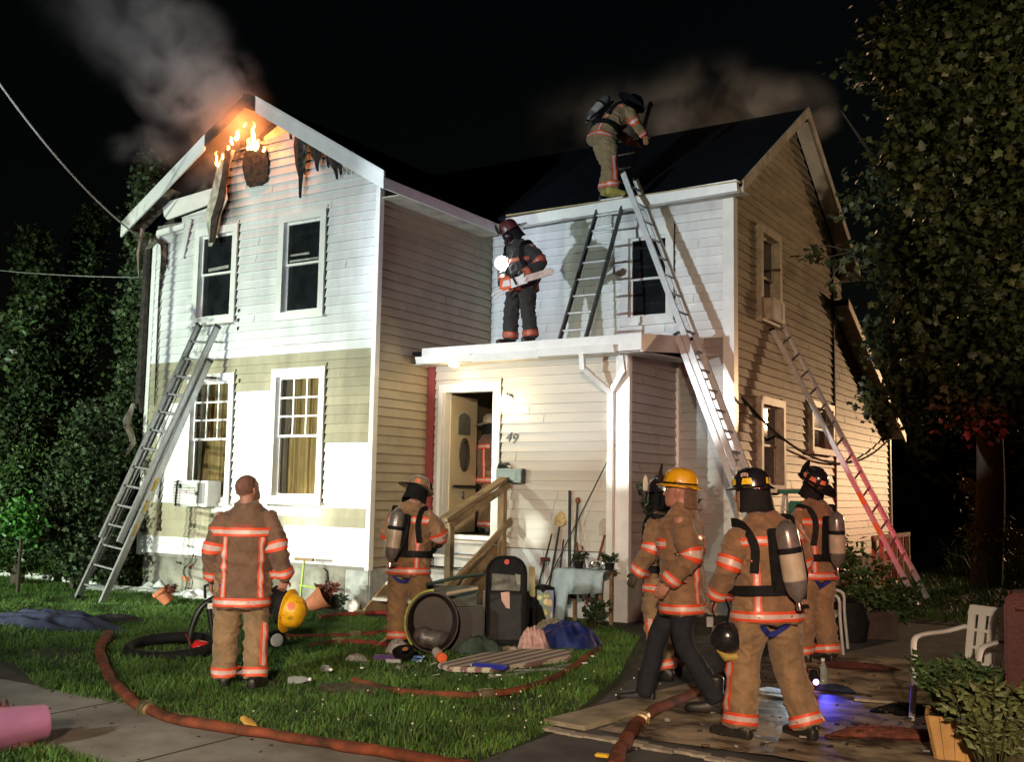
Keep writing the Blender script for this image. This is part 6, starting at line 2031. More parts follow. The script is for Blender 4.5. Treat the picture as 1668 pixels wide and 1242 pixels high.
q = MB(); q.box((-1, -1, -1), (1, 1, 1)); q = MB(); q.hexa([so(-0.17, -0.03, 0.10), so(0.17, -0.03, 0.10), so(0.17, 0, 0.10), so(-0.17, 0, 0.10), so(-0.17, -0.035, 0.58), so(0.17, -0.035, 0.58), so(0.17, 0, 0.60), so(-0.17, 0, 0.60)]); q.build('front_pocket', mat('pocket_nylon', (0.018, 0.018, 0.020), 0.7, var=0.4, scale=9, bump=0.2), su, bevel=0.01)
q = MB(); q.prism([so(-0.06, -0.037, 0.60), so(0.035, -0.037, 0.61), so(0.04, -0.037, 0.43), so(0.0, -0.037, 0.44), so(-0.05, -0.037, 0.52)], vd * -0.004); q.build('paper_tag', mat('pink_paper', (0.62, 0.38, 0.32), 0.7), su)
q = MB(); q.lathe(so(0, -0.012, 0.925), -vd, [(0, 0.03), (0.008, 0.028)], 12); q.build('red_badge', mat('badge_red', (0.6, 0.03, 0.02), 0.4), su)
q = MB(); q.prism([so(0.09, -0.012, 0.80), so(0.15, -0.012, 0.79), so(0.15, -0.012, 0.64), so(0.12, -0.012, 0.66)], vd * -0.004); q.build('pale_flap', mat('pale_grey_cloth', (0.30, 0.31, 0.26), 0.7), su)
for s in (-1, 1):
    q = MB(); q.lathe(so(s * 0.14, 0.02, 0.04), sx, [(-0.02, 0.02), (-0.018, 0.04), (0.018, 0.04), (0.02, 0.02)], 12); q.build('wheel', M_RUBBER, su)
    q = MB(); q.tube([so(s * 0.2, 0.1, 0.1), so(s * 0.24, 0.14, 0.3), so(s * 0.235, 0.14, 0.6)], 0.016, 6); q.build('side_strut', M_ALU if s < 0 else M_NYLON, su)

# toppled wheelbarrow-like tub with lime rim, crate, and bars
tb_ = on_z(703, 1070)
vd = V((tb_.x, tb_.y, 0)).normalized(); sx = V((vd.y, -vd.x, 0))
tub = thing('garden_cart', 'toppled dark brown garden cart tub with a lime rim', 'cart', tb_)
q = MB()
M_TUB = mat('dark_brown_plastic', (0.030, 0.020, 0.017), 0.4, var=0.4, scale=8)
cz = V((0, 0, 0.34))
rr = []
for b, r in ((0.0, 0.31), (0.02, 0.32), (0.10, 0.31), (0.24, 0.27), (0.30, 0.24), (0.30, 0.02)):
    rr.append([tb_ + cz + vd * b + sx * (r * 0.86 * math.cos(a)) + V((0, 0, r * math.sin(a))) for a in [2 * math.pi * k / 28 for k in range(28)]])
rr.insert(0, [tb_ + cz + vd * 0.28 + sx * (0.23 * 0.86 * math.cos(a)) + V((0, 0, 0.23 * math.sin(a))) for a in [2 * math.pi * k / 28 for k in range(28)]])
rr.insert(1, [tb_ + cz + vd * 0.0 + sx * (0.295 * 0.86 * math.cos(a)) + V((0, 0, 0.295 * math.sin(a))) for a in [2 * math.pi * k / 28 for k in range(28)]])
q.rings(rr); q.build('tub', M_TUB, tub, smooth=True)
q = MB(); q.tube([tb_ + cz + sx * (0.325 * 0.86 * math.cos(a)) + V((0, 0, 0.325 * math.sin(a))) - vd * 0.012 for a in [R(88 + 8 * k) for k in range(18)]], 0.011, 6); q.build('lime_rim', mat('lime_hose', (0.45, 0.52, 0.10), 0.5), tub, smooth=True)
q = MB()
for a0, b0 in ((V((-0.05, 0, 0.52)), V((0.10, 0, 0.10))), (V((0.06, 0, 0.56)), V((-0.16, 0, 0.12)))):
    q.tube([tb_ + sx * a0.x - vd * 0.02 + V((0, 0, a0.z)), tb_ + sx * (a0.x + b0.x) / 2 - vd * 0.06 + V((0, 0, 0.32)), tb_ + sx * b0.x - vd * 0.03 + V((0, 0, b0.z))], 0.014, 6)
q = MB(); q.tube(spline([tb_ + sx * -0.18 + vd * 0.1 + V((0, 0, 0.22)), tb_ + vd * 0.06 + V((0, 0, 0.16)), tb_ + sx * 0.16 + vd * 0.1 + V((0, 0, 0.2))], 10), [0.05, 0.09, 0.11, 0.12, 0.10, 0.11, 0.10, 0.09, 0.08, 0.06, 0.04], 9); q.build('crumpled_liner', mat('grey_film', (0.10, 0.09, 0.085), 0.3, var=0.5, scale=12, bump=0.8, bscale=30), tub, smooth=True)
cr_ = on_z(757, 1064)
q = MB(); q.obox(cr_ + V((0, 0, 0.24)) + vd * 0.12, sx * 0.20, vd * 0.14, V((0, 0, 0.23))); o = q.build('storage_bin', mat('black_bin', (0.018, 0.015, 0.014), 0.45, var=0.3), bevel=0.02); tag(o, 'squat black storage bin between the garden cart and the suitcase', 'bin')
a, b = V((cr_.x, cr_.y, 0)) + sx * 0.03 - vd * 0.03, None
q = MB(); p0 = on_z(612, 1058); p1 = on_y(800, 893, 11.0); q.tube([V((p0.x, p0.y, 0.02)), p0.lerp(p1, 0.33) + V((0, 0, 0.02))], 0.013, 7); q.tube([p0.lerp(p1, 0.33) + V((0, 0, 0.02)), p1], 0.021, 7); o = q.build('long_pole', mat('pole_wood', (0.32, 0.24, 0.13), 0.6, var=0.3, scale=9), smooth=True); tag(o, 'long wooden pole slanting up from the grass to the handrail', 'pole')
q = MB(); p0, p1 = tb_ + sx * 0.14 + V((0, 0, 0.63)), tb_ + sx * 0.46 + vd * 0.1 + V((0, 0, 0.68)); q.tube([p0, p1], 0.016, 7); o = q.build('wooden_stick', mat('pale_wood', (0.46, 0.36, 0.24), 0.6)); tag(o, 'short pale stick resting across the garden cart', 'stick')
q = MB(); p0, p1 = tb_ - sx * 0.08 + vd * 0.15 + V((0, 0, 0.70)), tb_ + sx * 0.52 + vd * 0.15 + V((0, 0, 0.82)); q.tube([p0, p0.lerp(p1, 0.5) + V((0, 0, 0.02)), p1], 0.02, 7); o = q.build('green_pole', mat('dark_green_metal', (0.012, 0.03, 0.022), 0.5)); tag(o, 'dark green pole lying over the garden cart and bin', 'pole')
q = MB(); q.obox(tb_ + sx * 0.2 + vd * 0.35 + V((0, 0, 0.55)), sx * 0.26, vd * 0.02, V((0, 0, 0.13))); o = q.build('board', mat('dull_green_board', (0.05, 0.065, 0.05), 0.6, var=0.3)); tag(o, 'dull green board standing behind the garden cart', 'board')

# dark heap round the cart: bags and clothing
cloth('rubbish_bag', 'bulging black rubbish bag wedged between the garden cart and the storage bin', 'bag', (730, 1056), 0.24, 0.2, 0.42, M_RUBBER, 0.3, 41.0, 2.2, nx=26, ny=26)
cloth('jacket', 'crumpled dark green jacket heaped on the grass left of the suitcase', 'jacket', (782, 1070), 0.26, 0.16, 0.16, mat('dark_green_jacket', (0.03, 0.045, 0.03), 0.9, var=0.4), 0.2, 42.0, 2.6, nx=26, ny=26)
cloth('rubbish_bag', 'low black rubbish bag behind the tall suitcase on its right', 'bag', (862, 1030), 0.25, 0.2, 0.36, M_NYLON, 0.1, 43.0, 2.2, nx=26, ny=26)
cloth('towel', 'dirty beige towel trampled flat in front of the suitcase', 'towel', (838, 1068), 0.22, 0.10, 0.05, mat('beige_towel', (0.36, 0.30, 0.22), 0.9, var=0.3), -0.2, 44.0, 3.0, nx=24, ny=24)
cloth('blanket', 'brown grey blanket pushed against the lower porch step', 'blanket', (770, 1010), 0.34, 0.22, 0.28, mat('brown_grey_blanket', (0.09, 0.075, 0.06), 0.9, var=0.4), 0.1, 45.0, 2.4, nx=28, ny=28)
q = MB()
rl = random.Random(5)
for k in range(46):
    cc_ = on_z(rl.gauss(745, 85), rl.gauss(1074, 16))
    s_ = rl.uniform(0.012, 0.04); a_ = rl.uniform(0, 3.1)
    q.obox(cc_ + V((0, 0, 0.045)), V((math.cos(a_), math.sin(a_), rl.uniform(-0.4, 0.4))) * s_, V((-math.sin(a_), math.cos(a_), rl.uniform(-0.4, 0.4))) * s_ * 0.6, V((0, 0, 0.004)), k % 3)
o = q.build('litter', [mat('pale_litter', (0.28, 0.27, 0.25), 0.7, var=0.3), mat('brown_litter', (0.12, 0.07, 0.04), 0.8, var=0.4), mat('dark_litter', (0.02, 0.02, 0.025), 0.6, var=0.4)], kind='stuff'); tag(o, 'tiny scraps of litter strewn through the grass around the garden cart', 'litter', kind='stuff')

# small debris at the foot of the cart
def small(name, label, cat, px, size, m, rot=0.0, z=0.0, bev=0.006):
    c = on_z(*px)
    q = MB(); q.obox(c + V((0, 0, size[2] / 2 + 0.015 + z)), V((math.cos(rot), math.sin(rot), 0)) * size[0] / 2, V((-math.sin(rot), math.cos(rot), 0)) * size[1] / 2, V((0, 0, size[2] / 2)))
    o = q.build(name, m, bevel=bev)
    return tag(o, label, cat)


small('purple_folder', 'flat purple folder among the small litter below the cart', 'folder', (632, 1079), (0.28, 0.10, 0.05), mat('purple_plastic', (0.10, 0.04, 0.24), 0.4), 0.5)
small('paper_bundle', 'pale folded paper next to the purple folder', 'paper', (641, 1083), (0.15, 0.06, 0.035), mat('dull_paper', (0.42, 0.40, 0.44), 0.8), 0.5)
small('blue_box', 'small light blue box in the litter below the cart', 'box', (679, 1080), (0.12, 0.06, 0.05), mat('light_blue_card', (0.07, 0.18, 0.45), 0.5), 0.5)
c = on_z(659, 1080)
bs = thing('toy_bowl', 'black glossy bowl tipped over in the litter below the cart', 'bowl', c)
q = MB(); q.lathe(c + V((0, 0, 0.03)), (0.1, -0.35, 1), [(0, 0.05), (0.03, 0.09), (0.10, 0.115), (0.10, 0.10), (0.04, 0.07)], 16); q.build('bowl', M_RUBBER, bs, smooth=True)
q = MB(); q.lathe(c + V((0.03, -0.03, 0.13)), (0.1, -0.6, 1), [(0, 0.035), (0.01, 0.032)], 10); q.build('shiny_lid', M_STEEL, bs)
cloth('plastic_bag', 'white translucent plastic bag on top of the purple folder', 'bag', (648, 1070), 0.13, 0.09, 0.13, mat('white_bag', (0.45, 0.46, 0.45), 0.3, var=0.2), 0.2, 11.0, 4.0, nx=24, ny=24)
cloth('wrapper', 'clear crumpled plastic wrapper on the grass left of the litter', 'wrapper', (580, 1082), 0.13, 0.08, 0.06, mat('clear_wrap', (0.35, 0.38, 0.35), 0.2, var=0.4, scale=20), 0.2, 12.0, 5.0, nx=22, ny=22)
c = on_z(717, 1080)
jr = thing('jar', 'clear jar with an orange lid lying in the litter below the cart', 'jar', c)
vdj = V((0.75, -0.55, -0.15))
q = MB(); q.lathe(c + V((-0.09, 0.05, 0.09)), vdj, [(0, 0.03), (0.01, 0.048), (0.13, 0.05), (0.15, 0.04)], 14); q.build('glass', mat('cloudy_jar', (0.38, 0.33, 0.30), 0.2, var=0.2), jr, smooth=True)
q = MB(); q.lathe(c + V((-0.09, 0.05, 0.09)) + vdj.normalized() * 0.15, vdj, [(0, 0.048), (0.06, 0.05), (0.062, 0.03)], 14); q.build('lid', mat('orange_lid', (0.75, 0.14, 0.05), 0.45), jr, smooth=True)
for k, (x, y, w_) in enumerate(((772, 1052, 0.05), (745, 1060, 0.06), (590, 1098, 0.04), (862, 1056, 0.05), (812, 1110, 0.05), (952, 1090, 0.06), (965, 1078, 0.05))):
    lab = ['white scrap in the grass at the foot of the bin', 'white scrap in the grass below the cart', 'pale scrap on the lawn left of the cart', 'tiny white scrap at the foot of the suitcase', 'pale scrap by the blue case', 'white scrap by the hose loop', 'white scrap beside the dark end of the hose'][k]
    small('scrap', lab, 'scrap', (x, y), (w_, w_ * 0.6, 0.012), M_TRIM, k * 0.9, 0.03, 0.002)


def bottle(px, label, rot, lean=0.1, m=None, s=1.0, up=False):
    c = on_z(*px)
    root = thing('bottle', label, 'bottle', c)
    ax = V((0, 0, 1)) if up else V((math.cos(rot), math.sin(rot), lean))
    b = c + V((0, 0, 0.004 if up else 0.045))
    m = m or mat('clear_plastic', (0.55, 0.60, 0.57), 0.08, var=0.1, trans=0.55)
    q = MB(); q.lathe(b, ax, [(h * s, r * s) for h, r in ((0, 0.02), (0.004, 0.032), (0.05, 0.033), (0.055, 0.030), (0.065, 0.033), (0.13, 0.033), (0.17, 0.018), (0.19, 0.013))], 14); q.build('body', m, root, smooth=True)
    q = MB(); q.lathe(b + ax.normalized() * 0.19 * s, ax, [(0, 0.015 * s), (0.02 * s, 0.015 * s)], 10); q.build('cap', M_TRIM, root)


bottle((526, 1098), 'clear plastic bottle lying on the lawn right of the bareheaded man', -0.5)
bottle((470, 1118), 'crushed clear bottle at the feet of the bareheaded man', 0.3)
bottle((1341, 1119), 'clear water bottle standing beside the blue lantern', 0, up=True, s=1.15)
cloth('leaf_litter', 'flattened brown cardboard scrap in the lawn', 'cardboard', (575, 1128), 0.30, 0.22, 0.03, mat('wet_cardboard', (0.07, 0.05, 0.03), 0.9, var=0.4), 0.3, 15.0, 4.0, nx=24, ny=24)

# yellow glove on the path
g0 = on_z(405, 1196)
gr = MB()
hand(gr, g0 + V((-0.06, 0.02, 0.08)), (1, -0.25, -0.25), (0, -0.2, -1), 1, 0.5, 0.014)
o = link('glove', remesh(gr, 0.008, 2), mat('yellow_leather', (0.62, 0.36, 0.07), 0.7, var=0.2), None); tag(o, 'yellow work glove lying on the sidewalk beside the hose', 'glove')
small('yellow_scrap', 'small yellow scrap on the asphalt beside the dark hose', 'scrap', (981, 1238), (0.09, 0.05, 0.02), M_YEL, 0.2)

# litter on the tarp
cloth('rag', 'rust brown wet cloth flattened on the tarp right of the blue glow', 'rag', (1440, 1205), 0.36, 0.16, 0.05, mat('rust_brown_cloth', (0.16, 0.05, 0.03), 0.8, var=0.4, scale=9), 0.5, 51.0, 5.0, edge=0.6, nx=30, ny=30)
cloth('rag', 'dark reddish cloth on the tarp behind the lantern bottle', 'rag', (1395, 1092), 0.34, 0.14, 0.04, mat('dark_red_cloth', (0.10, 0.03, 0.022), 0.8, var=0.4, scale=9), 0.1, 52.0, 5.0, edge=0.6, nx=30, ny=30)
cloth('rag', 'black wet cloth on the tarp near the planter', 'rag', (1475, 1165), 0.22, 0.14, 0.05, M_NYLON, 0.8, 53.0, 5.0, edge=0.6, nx=26, ny=26)
a, b = on_z(1392, 1150), on_z(1512, 1160)
q = MB(); q.bar(V((a.x, a.y, 0.055)), V((b.x, b.y, 0.06)), 0.12, 0.02); o = q.build('plank', M_MAT2); tag(o, 'short pale plank lying on the tarp between the blue glow and the planter', 'plank')
q = MB()
for k in range(120):
    cc_ = on_z(rl.uniform(1010, 1520), rl.uniform(1100, 1236))
    if cc_.x < -3.3:
        continue
    s_ = rl.uniform(0.006, 0.03); a_ = rl.uniform(0, 3.1)
    q.obox(cc_ + V((0, 0, 0.046)), V((math.cos(a_), math.sin(a_), 0)) * s_, V((-math.sin(a_), math.cos(a_), 0)) * s_ * 0.5, V((0, 0, 0.005)), k % 3)
o = q.build('litter', [mat('pale_litter', (0.28, 0.27, 0.25), 0.7), mat('brown_litter', (0.12, 0.07, 0.04), 0.8), mat('dark_litter', (0.02, 0.02, 0.025), 0.6)], kind='stuff'); tag(o, 'bits of leaf and charred crumbs scattered over the muddy tarp', 'litter', kind='stuff')

# ------------------------------------------------------------------ left: overturned stroller, tyre, wheel
s0 = on_z(335, 1068)
vd = V((s0.x, s0.y, 0)).normalized(); sx = V((vd.y, -vd.x, 0))
sr_ = thing('stroller', 'overturned black stroller frame behind the bareheaded man', 'stroller', s0)


def st_(a, b, z):
    return s0 + sx * a + vd * b + V((0, 0, z))


q = MB(); q.tube(spline([st_(-0.16, 0, 0.05), st_(-0.15, 0, 0.25), st_(-0.07, 0, 0.46), st_(0.06, 0.02, 0.56), st_(0.2, 0.04, 0.57)], 16), 0.028, 8); q.build('frame_hoop', M_BLACKMETAL, sr_, smooth=True)
q = MB(); q.tube([st_(0.0, 0, 0.54), st_(0.04, 0, 0.3), st_(0.10, 0, 0.06)], 0.025, 8); q.tube([st_(0.24, 0.05, 0.5), st_(0.22, 0.05, 0.1)], 0.025, 8); q.build('frame_leg', M_BLACKMETAL, sr_, smooth=True)
q = MB(); q.tube([st_(-0.03, 0, 0.56), st_(-0.04, 0, 0.68), st_(0.12, 0, 0.74), st_(0.13, 0, 0.66), st_(0.26, 0.0, 0.74), st_(0.28, 0, 0.62)], 0.016, 8); q.build('handle', M_BLACKMETAL, sr_, smooth=True)
q = MB(); q.obox(st_(0.14, 0.0, 0.52), sx * 0.12, vd * 0.05, V((0, 0, 0.06))); q.build('hinge_box', M_RUBBER, sr_, bevel=0.01)
q = MB(); q.obox(st_(0.04, -0.055, 0.49), sx * 0.045, vd * 0.004, V((0, 0, 0.028))); q.build('reflector', M_TRIM, sr_)
q = MB(); q.obox(st_(0.16, -0.055, 0.46), sx * 0.02, vd * 0.004, V((0, 0, 0.06))); q.build('reflector', M_TRIM, sr_)
q = MB(); q.obox(st_(0.11, -0.03, 0.085), sx * 0.04, vd * 0.004, V((0, 0, 0.02))); q.build('reflector', M_TRIM, sr_)
q = MB(); q.lathe(st_(-0.13, -0.05, 0.11), sx * 0.8 + V((0, 0, -0.25)) - vd * 0.2, [(0, 0.03), (0.02, 0.06), (0.12, 0.075), (0.17, 0.06), (0.19, 0.02)], 14); q.build('red_drum', mat('red_plastic', (0.55, 0.02, 0.02), 0.3, var=0.1), sr_, smooth=True)
q = MB(); q.tube([st_(-0.2, -0.03, 0.22), st_(-0.14, -0.05, 0.10), st_(-0.05, -0.08, 0.02)], 0.014, 6, flat=0.4); q.build('strap', mat('red_webbing', (0.35, 0.05, 0.03), 0.7), sr_)
t0_ = on_z(278, 1068)
q = MB()
ring = [V((t0_.x, t0_.y, 0.08)) + V((0.46 * math.cos(a), 0.36 * math.sin(a), 0.05 * math.sin(a))) for a in [2 * math.pi * k / 40 for k in range(41)]]
q.tube(ring, 0.055, 10)
ty = q.build('tyre', M_RUBBER, smooth=True); tag(ty, 'big black bicycle-like tyre lying flat in the grass', 'tyre')
q = MB(); q.lathe((t0_.x, t0_.y, 0.012), (0, 0, 1), [(0, 0.40), (0.02, 0.38)], 28); q.build('liner', mat('black_liner', (0.012, 0.013, 0.012), 0.6, var=0.4), ty)
w0 = on_z(449, 1060)
wr = thing('small_wheel', 'small black wheel with a white hub behind the yellow helmet', 'wheel', w0)
wa = (-vd + sx * 0.25).normalized()
q = MB(); q.lathe(w0 + V((0, 0, 0.105)), wa, [(-0.03, 0.06), (-0.03, 0.095), (-0.015, 0.105), (0.015, 0.105), (0.03, 0.095), (0.03, 0.06)], 24); q.build('tyre', M_RUBBER, wr, smooth=True)
q = MB(); q.lathe(w0 + V((0, 0, 0.105)), wa, [(-0.02, 0.03), (-0.02, 0.068), (0.034, 0.068), (0.042, 0.05), (0.042, 0.022)], 20); q.build('hub', mat('pinkish_white_hub', (0.72, 0.60, 0.56), 0.5), wr, smooth=True)

# foam pooled along the foundation
M_FOAM = mat('fire_foam', (0.74, 0.77, 0.80), 0.7, var=0.08, scale=8, bump=0.5, bscale=30)
foam_v, foam_f = [], []
for (x, y, sx_, sy_, h) in ((175, 962, 0.9, 0.28, 0.10), (235, 966, 0.8, 0.24, 0.12), (262, 962, 0.4, 0.22, 0.20), (320, 975, 0.55, 0.25, 0.14), (352, 968, 0.4, 0.3, 0.12)):
    c = on_z(x, y)
    n = 20
    b = len(foam_v)
    for j in range(n + 1):
        for i in range(n + 1):
            u, v = i / n * 2 - 1, j / n * 2 - 1
            r = min(1, math.hypot(u, v))
            hz = h * math.sqrt(max(0, 1 - r)) * (0.7 + 0.7 * noise.noise((u * 2.5 + x, v * 2.5, 1)))
            foam_v.append((c.x + u * sx_, c.y + v * sy_, max(0.0, hz) + 0.004))
    foam_f += [(b + j * (n + 1) + i, b + j * (n + 1) + i + 1, b + (j + 1) * (n + 1) + i + 1, b + (j + 1) * (n + 1) + i) for j in range(n) for i in range(n)]
o = mesh_obj('foam', foam_v, foam_f, M_FOAM, smooth=True); tag(o, 'white fire foam pooled on the ground along the left foundation', 'foam', kind='stuff')


# terracotta pots
def pot(px, label, s, axis=(0, 0, 1), lift=0.0, kind=None):
    c = on_z(*px) + V((0, 0, lift))
    root = thing('flower_pot', label, 'flower pot', c)
    q = MB(); q.lathe(c, axis, [(h * s, r * s) for h, r in ((0, 0.10), (0.22, 0.155), (0.22, 0.175), (0.29, 0.18), (0.29, 0.16), (0.20, 0.145), (0.19, 0.02))], 20); q.build('pot', M_TERRA, root, smooth=True)
    return root, c


def sprig(root, c, n, h, r, leaf, m, name='foliage', seed=0, stem=None, wleaf=0.35):
    rg = random.Random(seed)
    q = MB()
    sq_ = MB()
    for i in range(n):
        a = rg.uniform(0, 6.28)
        rr_ = r * math.sqrt(rg.random())
        hh_ = h * rg.uniform(0.55, 1.0)
        tip = c + V((rr_ * math.cos(a), rr_ * math.sin(a), hh_))
        base = c + V((rr_ * 0.3 * math.cos(a), rr_ * 0.3 * math.sin(a), 0))
        mid = base.lerp(tip, 0.5) + V((0, 0, 0.1 * h))
        pts = spline([base, mid, tip], 6)
        sq_.tube(pts, [0.005, 0.005, 0.004, 0.004, 0.003, 0.003, 0.002], 4)
        for k in range(10):
            f = 0.25 + 0.75 * k / 9
            p = pts[min(5, int(f * 6))].lerp(pts[min(6, int(f * 6) + 1)], f * 6 % 1)
            b = rg.uniform(0, 6.28)
            d = V((math.cos(b), math.sin(b), rg.uniform(-0.1, 0.9))).normalized()
            l = leaf * rg.uniform(0.6, 1.1)
            sd = d.cross(V((rg.uniform(-1, 1), rg.uniform(-1, 1), 1))).normalized() * l * wleaf
            up = d.cross(sd).normalized() * l * 0.12
            q.add([p, p + d * l * 0.5 + sd + up, p + d * l, p + d * l * 0.5 - sd + up, p + d * l * 0.5 - up], [(0, 1, 4), (1, 2, 4), (2, 3, 4), (3, 0, 4)])
    if stem is not None:
        sq_.build('stem', stem, root, fix=False)
    o = q.build(name, m, root, fix=False)
    o['kind'] = 'stuff'
    return o


M_LEAFG = mat('garden_leaf', (0.05, 0.10, 0.028), 0.55, var=0.45, scale=9)
M_LEAFP = mat('pale_garden_leaf', (0.16, 0.19, 0.07), 0.55, var=0.35, scale=9)
M_LEAFD = mat('dark_leaf', (0.022, 0.045, 0.014), 0.6, var=0.5, scale=9)
M_STEM = mat('green_stem', (0.08, 0.08, 0.03), 0.7)
r, c = pot((503, 1000), 'toppled terracotta pot by the grey corner of the foundation', 0.95, axis=(0.75, 0.35, 0.5), lift=0.10)
sprig(r, c + V((0.25, 0.1, 0.12)), 14, 0.22, 0.18, 0.07, mat('dull_red_flower', (0.20, 0.05, 0.035), 0.7, var=0.4), 'withered_flowers', 3)
r, c = pot((275, 988), 'terracotta pot tipped beside the white foam', 0.75, axis=(-0.4, -0.3, 0.7), lift=0.05)
sprig(r, c + V((0, 0, 0.1)), 10, 0.15, 0.14, 0.06, mat('dull_red_flower'[:] , (0.20, 0.05, 0.035)), 'withered_flowers', 4)
r, c = pot((312, 966), 'terracotta bowl with red flowers against the foundation', 0.9, lift=0.0)
sprig(r, c + V((0, 0, 0.2)), 16, 0.30, 0.25, 0.09, M_LEAFG, 'foliage', 5, M_STEM)
sprig(r, c + V((0.1, 0, 0.25)), 12, 0.25, 0.16, 0.06, mat('red_flower', (0.45, 0.02, 0.02), 0.6, var=0.3), 'red_flowers', 6)
r = thing('leafy_plant', 'dark leafy plant at the foot of the toppled pot', 'plant', on_z(548, 1000)); sprig(r, on_z(548, 1000), 14, 0.28, 0.22, 0.08, M_LEAFD, 'foliage', 7, M_STEM)
r = thing('weed', 'bright green weeds by the left foot of the house', 'plant', on_z(208, 935)); sprig(r, on_z(208, 940), 40, 0.85, 0.4, 0.11, M_LEAFG, 'foliage', 8, M_STEM, 0.45)
# withered vine climbing the left foundation
c = on_y(300, 950, FY - 0.06)
q = MB(); q.tube(spline([(c.x, FY - 0.06, 0.0), (c.x + 0.06, FY - 0.06, 0.2), (c.x - 0.04, FY - 0.05, 0.36), (c.x + 0.1, FY - 0.05, 0.5), (c.x + 0.16, FY - 0.04, 0.62)], 14), 0.012, 5); o = q.build('vine', M_STEM); tag(o, 'bare brown vine climbing the left foundation wall', 'vine')

# lime garden stand behind the bareheaded man
LX = on_y(488, 975, 10.95).x
gs = thing('garden_stand', 'lime green tube stand with short arms beside the foundation', 'garden stand', V((LX, 10.95, 0)))
M_LIME = mat('lime_paint', (0.42, 0.60, 0.10), 0.4)
q = MB(); q.tube([(LX, 10.95, 0), (LX + 0.04, 10.97, 0.66)], 0.017, 8); q.build('post', M_LIME, gs, smooth=True)
for z, l in ((0.06, 0.22), (0.32, 0.40)):
    q = MB(); q.tube([(LX, 10.95, z), (LX + l, 10.98, z - 0.02)], 0.015, 8); q.build('arm', M_LIME, gs, smooth=True)
q = MB(); q.tube([(LX + 0.28, 10.975, 0.305), (LX + 0.48, 10.985, 0.295)], 0.018, 8); q.build('grip', M_WOOD, gs)
q = MB(); q.obox((LX + 0.04, 10.97, 0.68), (0.16, 0.01, 0), (0, 0.02, 0), (0, 0, 0.02)); q.build('cross_head', M_WOOD, gs)

# ------------------------------------------------------------------ tools against the porch wall
def pole(px0, px1, Ytop, rad, m, label, cat, name, head=None, ybase=12.15):
    b = on_y(px0[0], px0[1], ybase); b = on_z(px0[0], px0[1], 0.0) if b.z < 0 else b
    b.z = max(b.z, 0.0)
    t = on_y(px1[0], px1[1], Ytop)
    root = thing(name, label, cat, b)
    q = MB(); q.tube([b, t], rad, 7); q.build('shaft', m, root, smooth=True)
    return root, b, t


M_SHAFT = mat('dark_shaft', (0.03, 0.032, 0.034), 0.5, var=0.2)
M_RUST = mat('rusty_iron', (0.16, 0.05, 0.03), 0.7, var=0.4, scale=14)
M_STRAW = mat('straw_bristle', (0.50, 0.36, 0.17), 0.9, var=0.3, scale=30, bump=0.5, bscale=90)
YW = PY - 0.05
r, b, t = pole((893, 965), (912, 855), YW, 0.014, M_SHAFT, 'upturned broom with pale straw bristles leaning on the porch wall', 'broom', 'broom')
q = MB(); ax = (t - b).normalized(); q.rings([[t + ax * h + V((w_ * math.cos(a), 0.03 * math.sin(a), 0)) for a in [2 * math.pi * k / 14 for k in range(14)]] for h, w_ in ((-0.03, 0.03), (0.0, 0.085), (0.10, 0.10), (0.18, 0.085), (0.19, 0.02))]); q.build('bristles', M_STRAW, r, smooth=True)
r, b, t = pole((927, 985), (928, 800), YW, 0.022, M_SHAFT, 'thick black pole with pale end cap standing at the porch wall', 'pole', 'tool_pole')
q = MB(); q.tube([t - V((0, 0, 0.18)), t - V((0, 0, 0.06))], 0.026, 8); q.build('pale_sleeve', M_TRIM, r)
r, b, t = pole((931, 980), (941, 818), YW, 0.016, M_SHAFT, 'black pole with brown knob leaning beside the thick black pole', 'pole', 'tool_pole')
q = MB(); q.lathe(t, (0, 0, 1), [(-0.02, 0.02), (0.0, 0.035), (0.05, 0.03), (0.06, 0.01)], 10); q.build('knob', M_RUST, r)
r, b, t = pole((888, 955), (1005, 720), PY - 0.03, 0.008, M_SHAFT, 'thin long rod slanting far up to the right across the porch wall', 'rod', 'long_rod')
r, b, t = pole((876, 958), (899, 870), YW, 0.012, M_SHAFT, 'rusty headed rake leaning leftmost on the skirt panels', 'rake', 'rake')
q = MB(); c = b.lerp(t, 0.52); q.obox(c, V((0.07, 0, 0)), V((0, 0.012, 0)), V((0, 0, 0.025))); q.build('rake_head', M_RUST, r)
for k in range(5):
    q = MB(); q.tube([c + V((-0.06 + 0.03 * k, -0.01, 0)), c + V((-0.06 + 0.03 * k, -0.03, -0.08))], 0.005, 5); q.build('tine', M_RUST, r)
pole((905, 985), (918, 880), YW, 0.012, M_SHAFT, 'plain dark stick behind the broom', 'stick', 'stick')
pole((909, 982), (935, 905), YW, 0.012, M_SHAFT, 'short dark stick under the slanting rod', 'stick', 'stick')
pole((945, 975), (940, 885), YW, 0.014, M_RUST, 'reddish brown stick right of the black poles', 'stick', 'stick')
r, b, t = pole((955, 985), (985, 872), YW, 0.018, mat('red_brown_handle', (0.20, 0.05, 0.04), 0.6), 'red brown shovel handle leaning right on the porch wall', 'shovel', 'shovel')
q = MB(); q.prism([t + V((-0.07, -0.02, 0.0)), t + V((0.07, -0.02, 0.0)), t + V((0.08, -0.02, 0.14)), t + V((0.03, -0.02, 0.22)), t + V((-0.03, -0.02, 0.22)), t + V((-0.08, -0.02, 0.14))], (0, 0.01, 0)); q.build('blade', M_GTRIM, r)
pole((962, 980), (948, 890), YW, 0.010, M_RUST, 'thin reddish stake crossing the shovel handle', 'stake', 'stick')

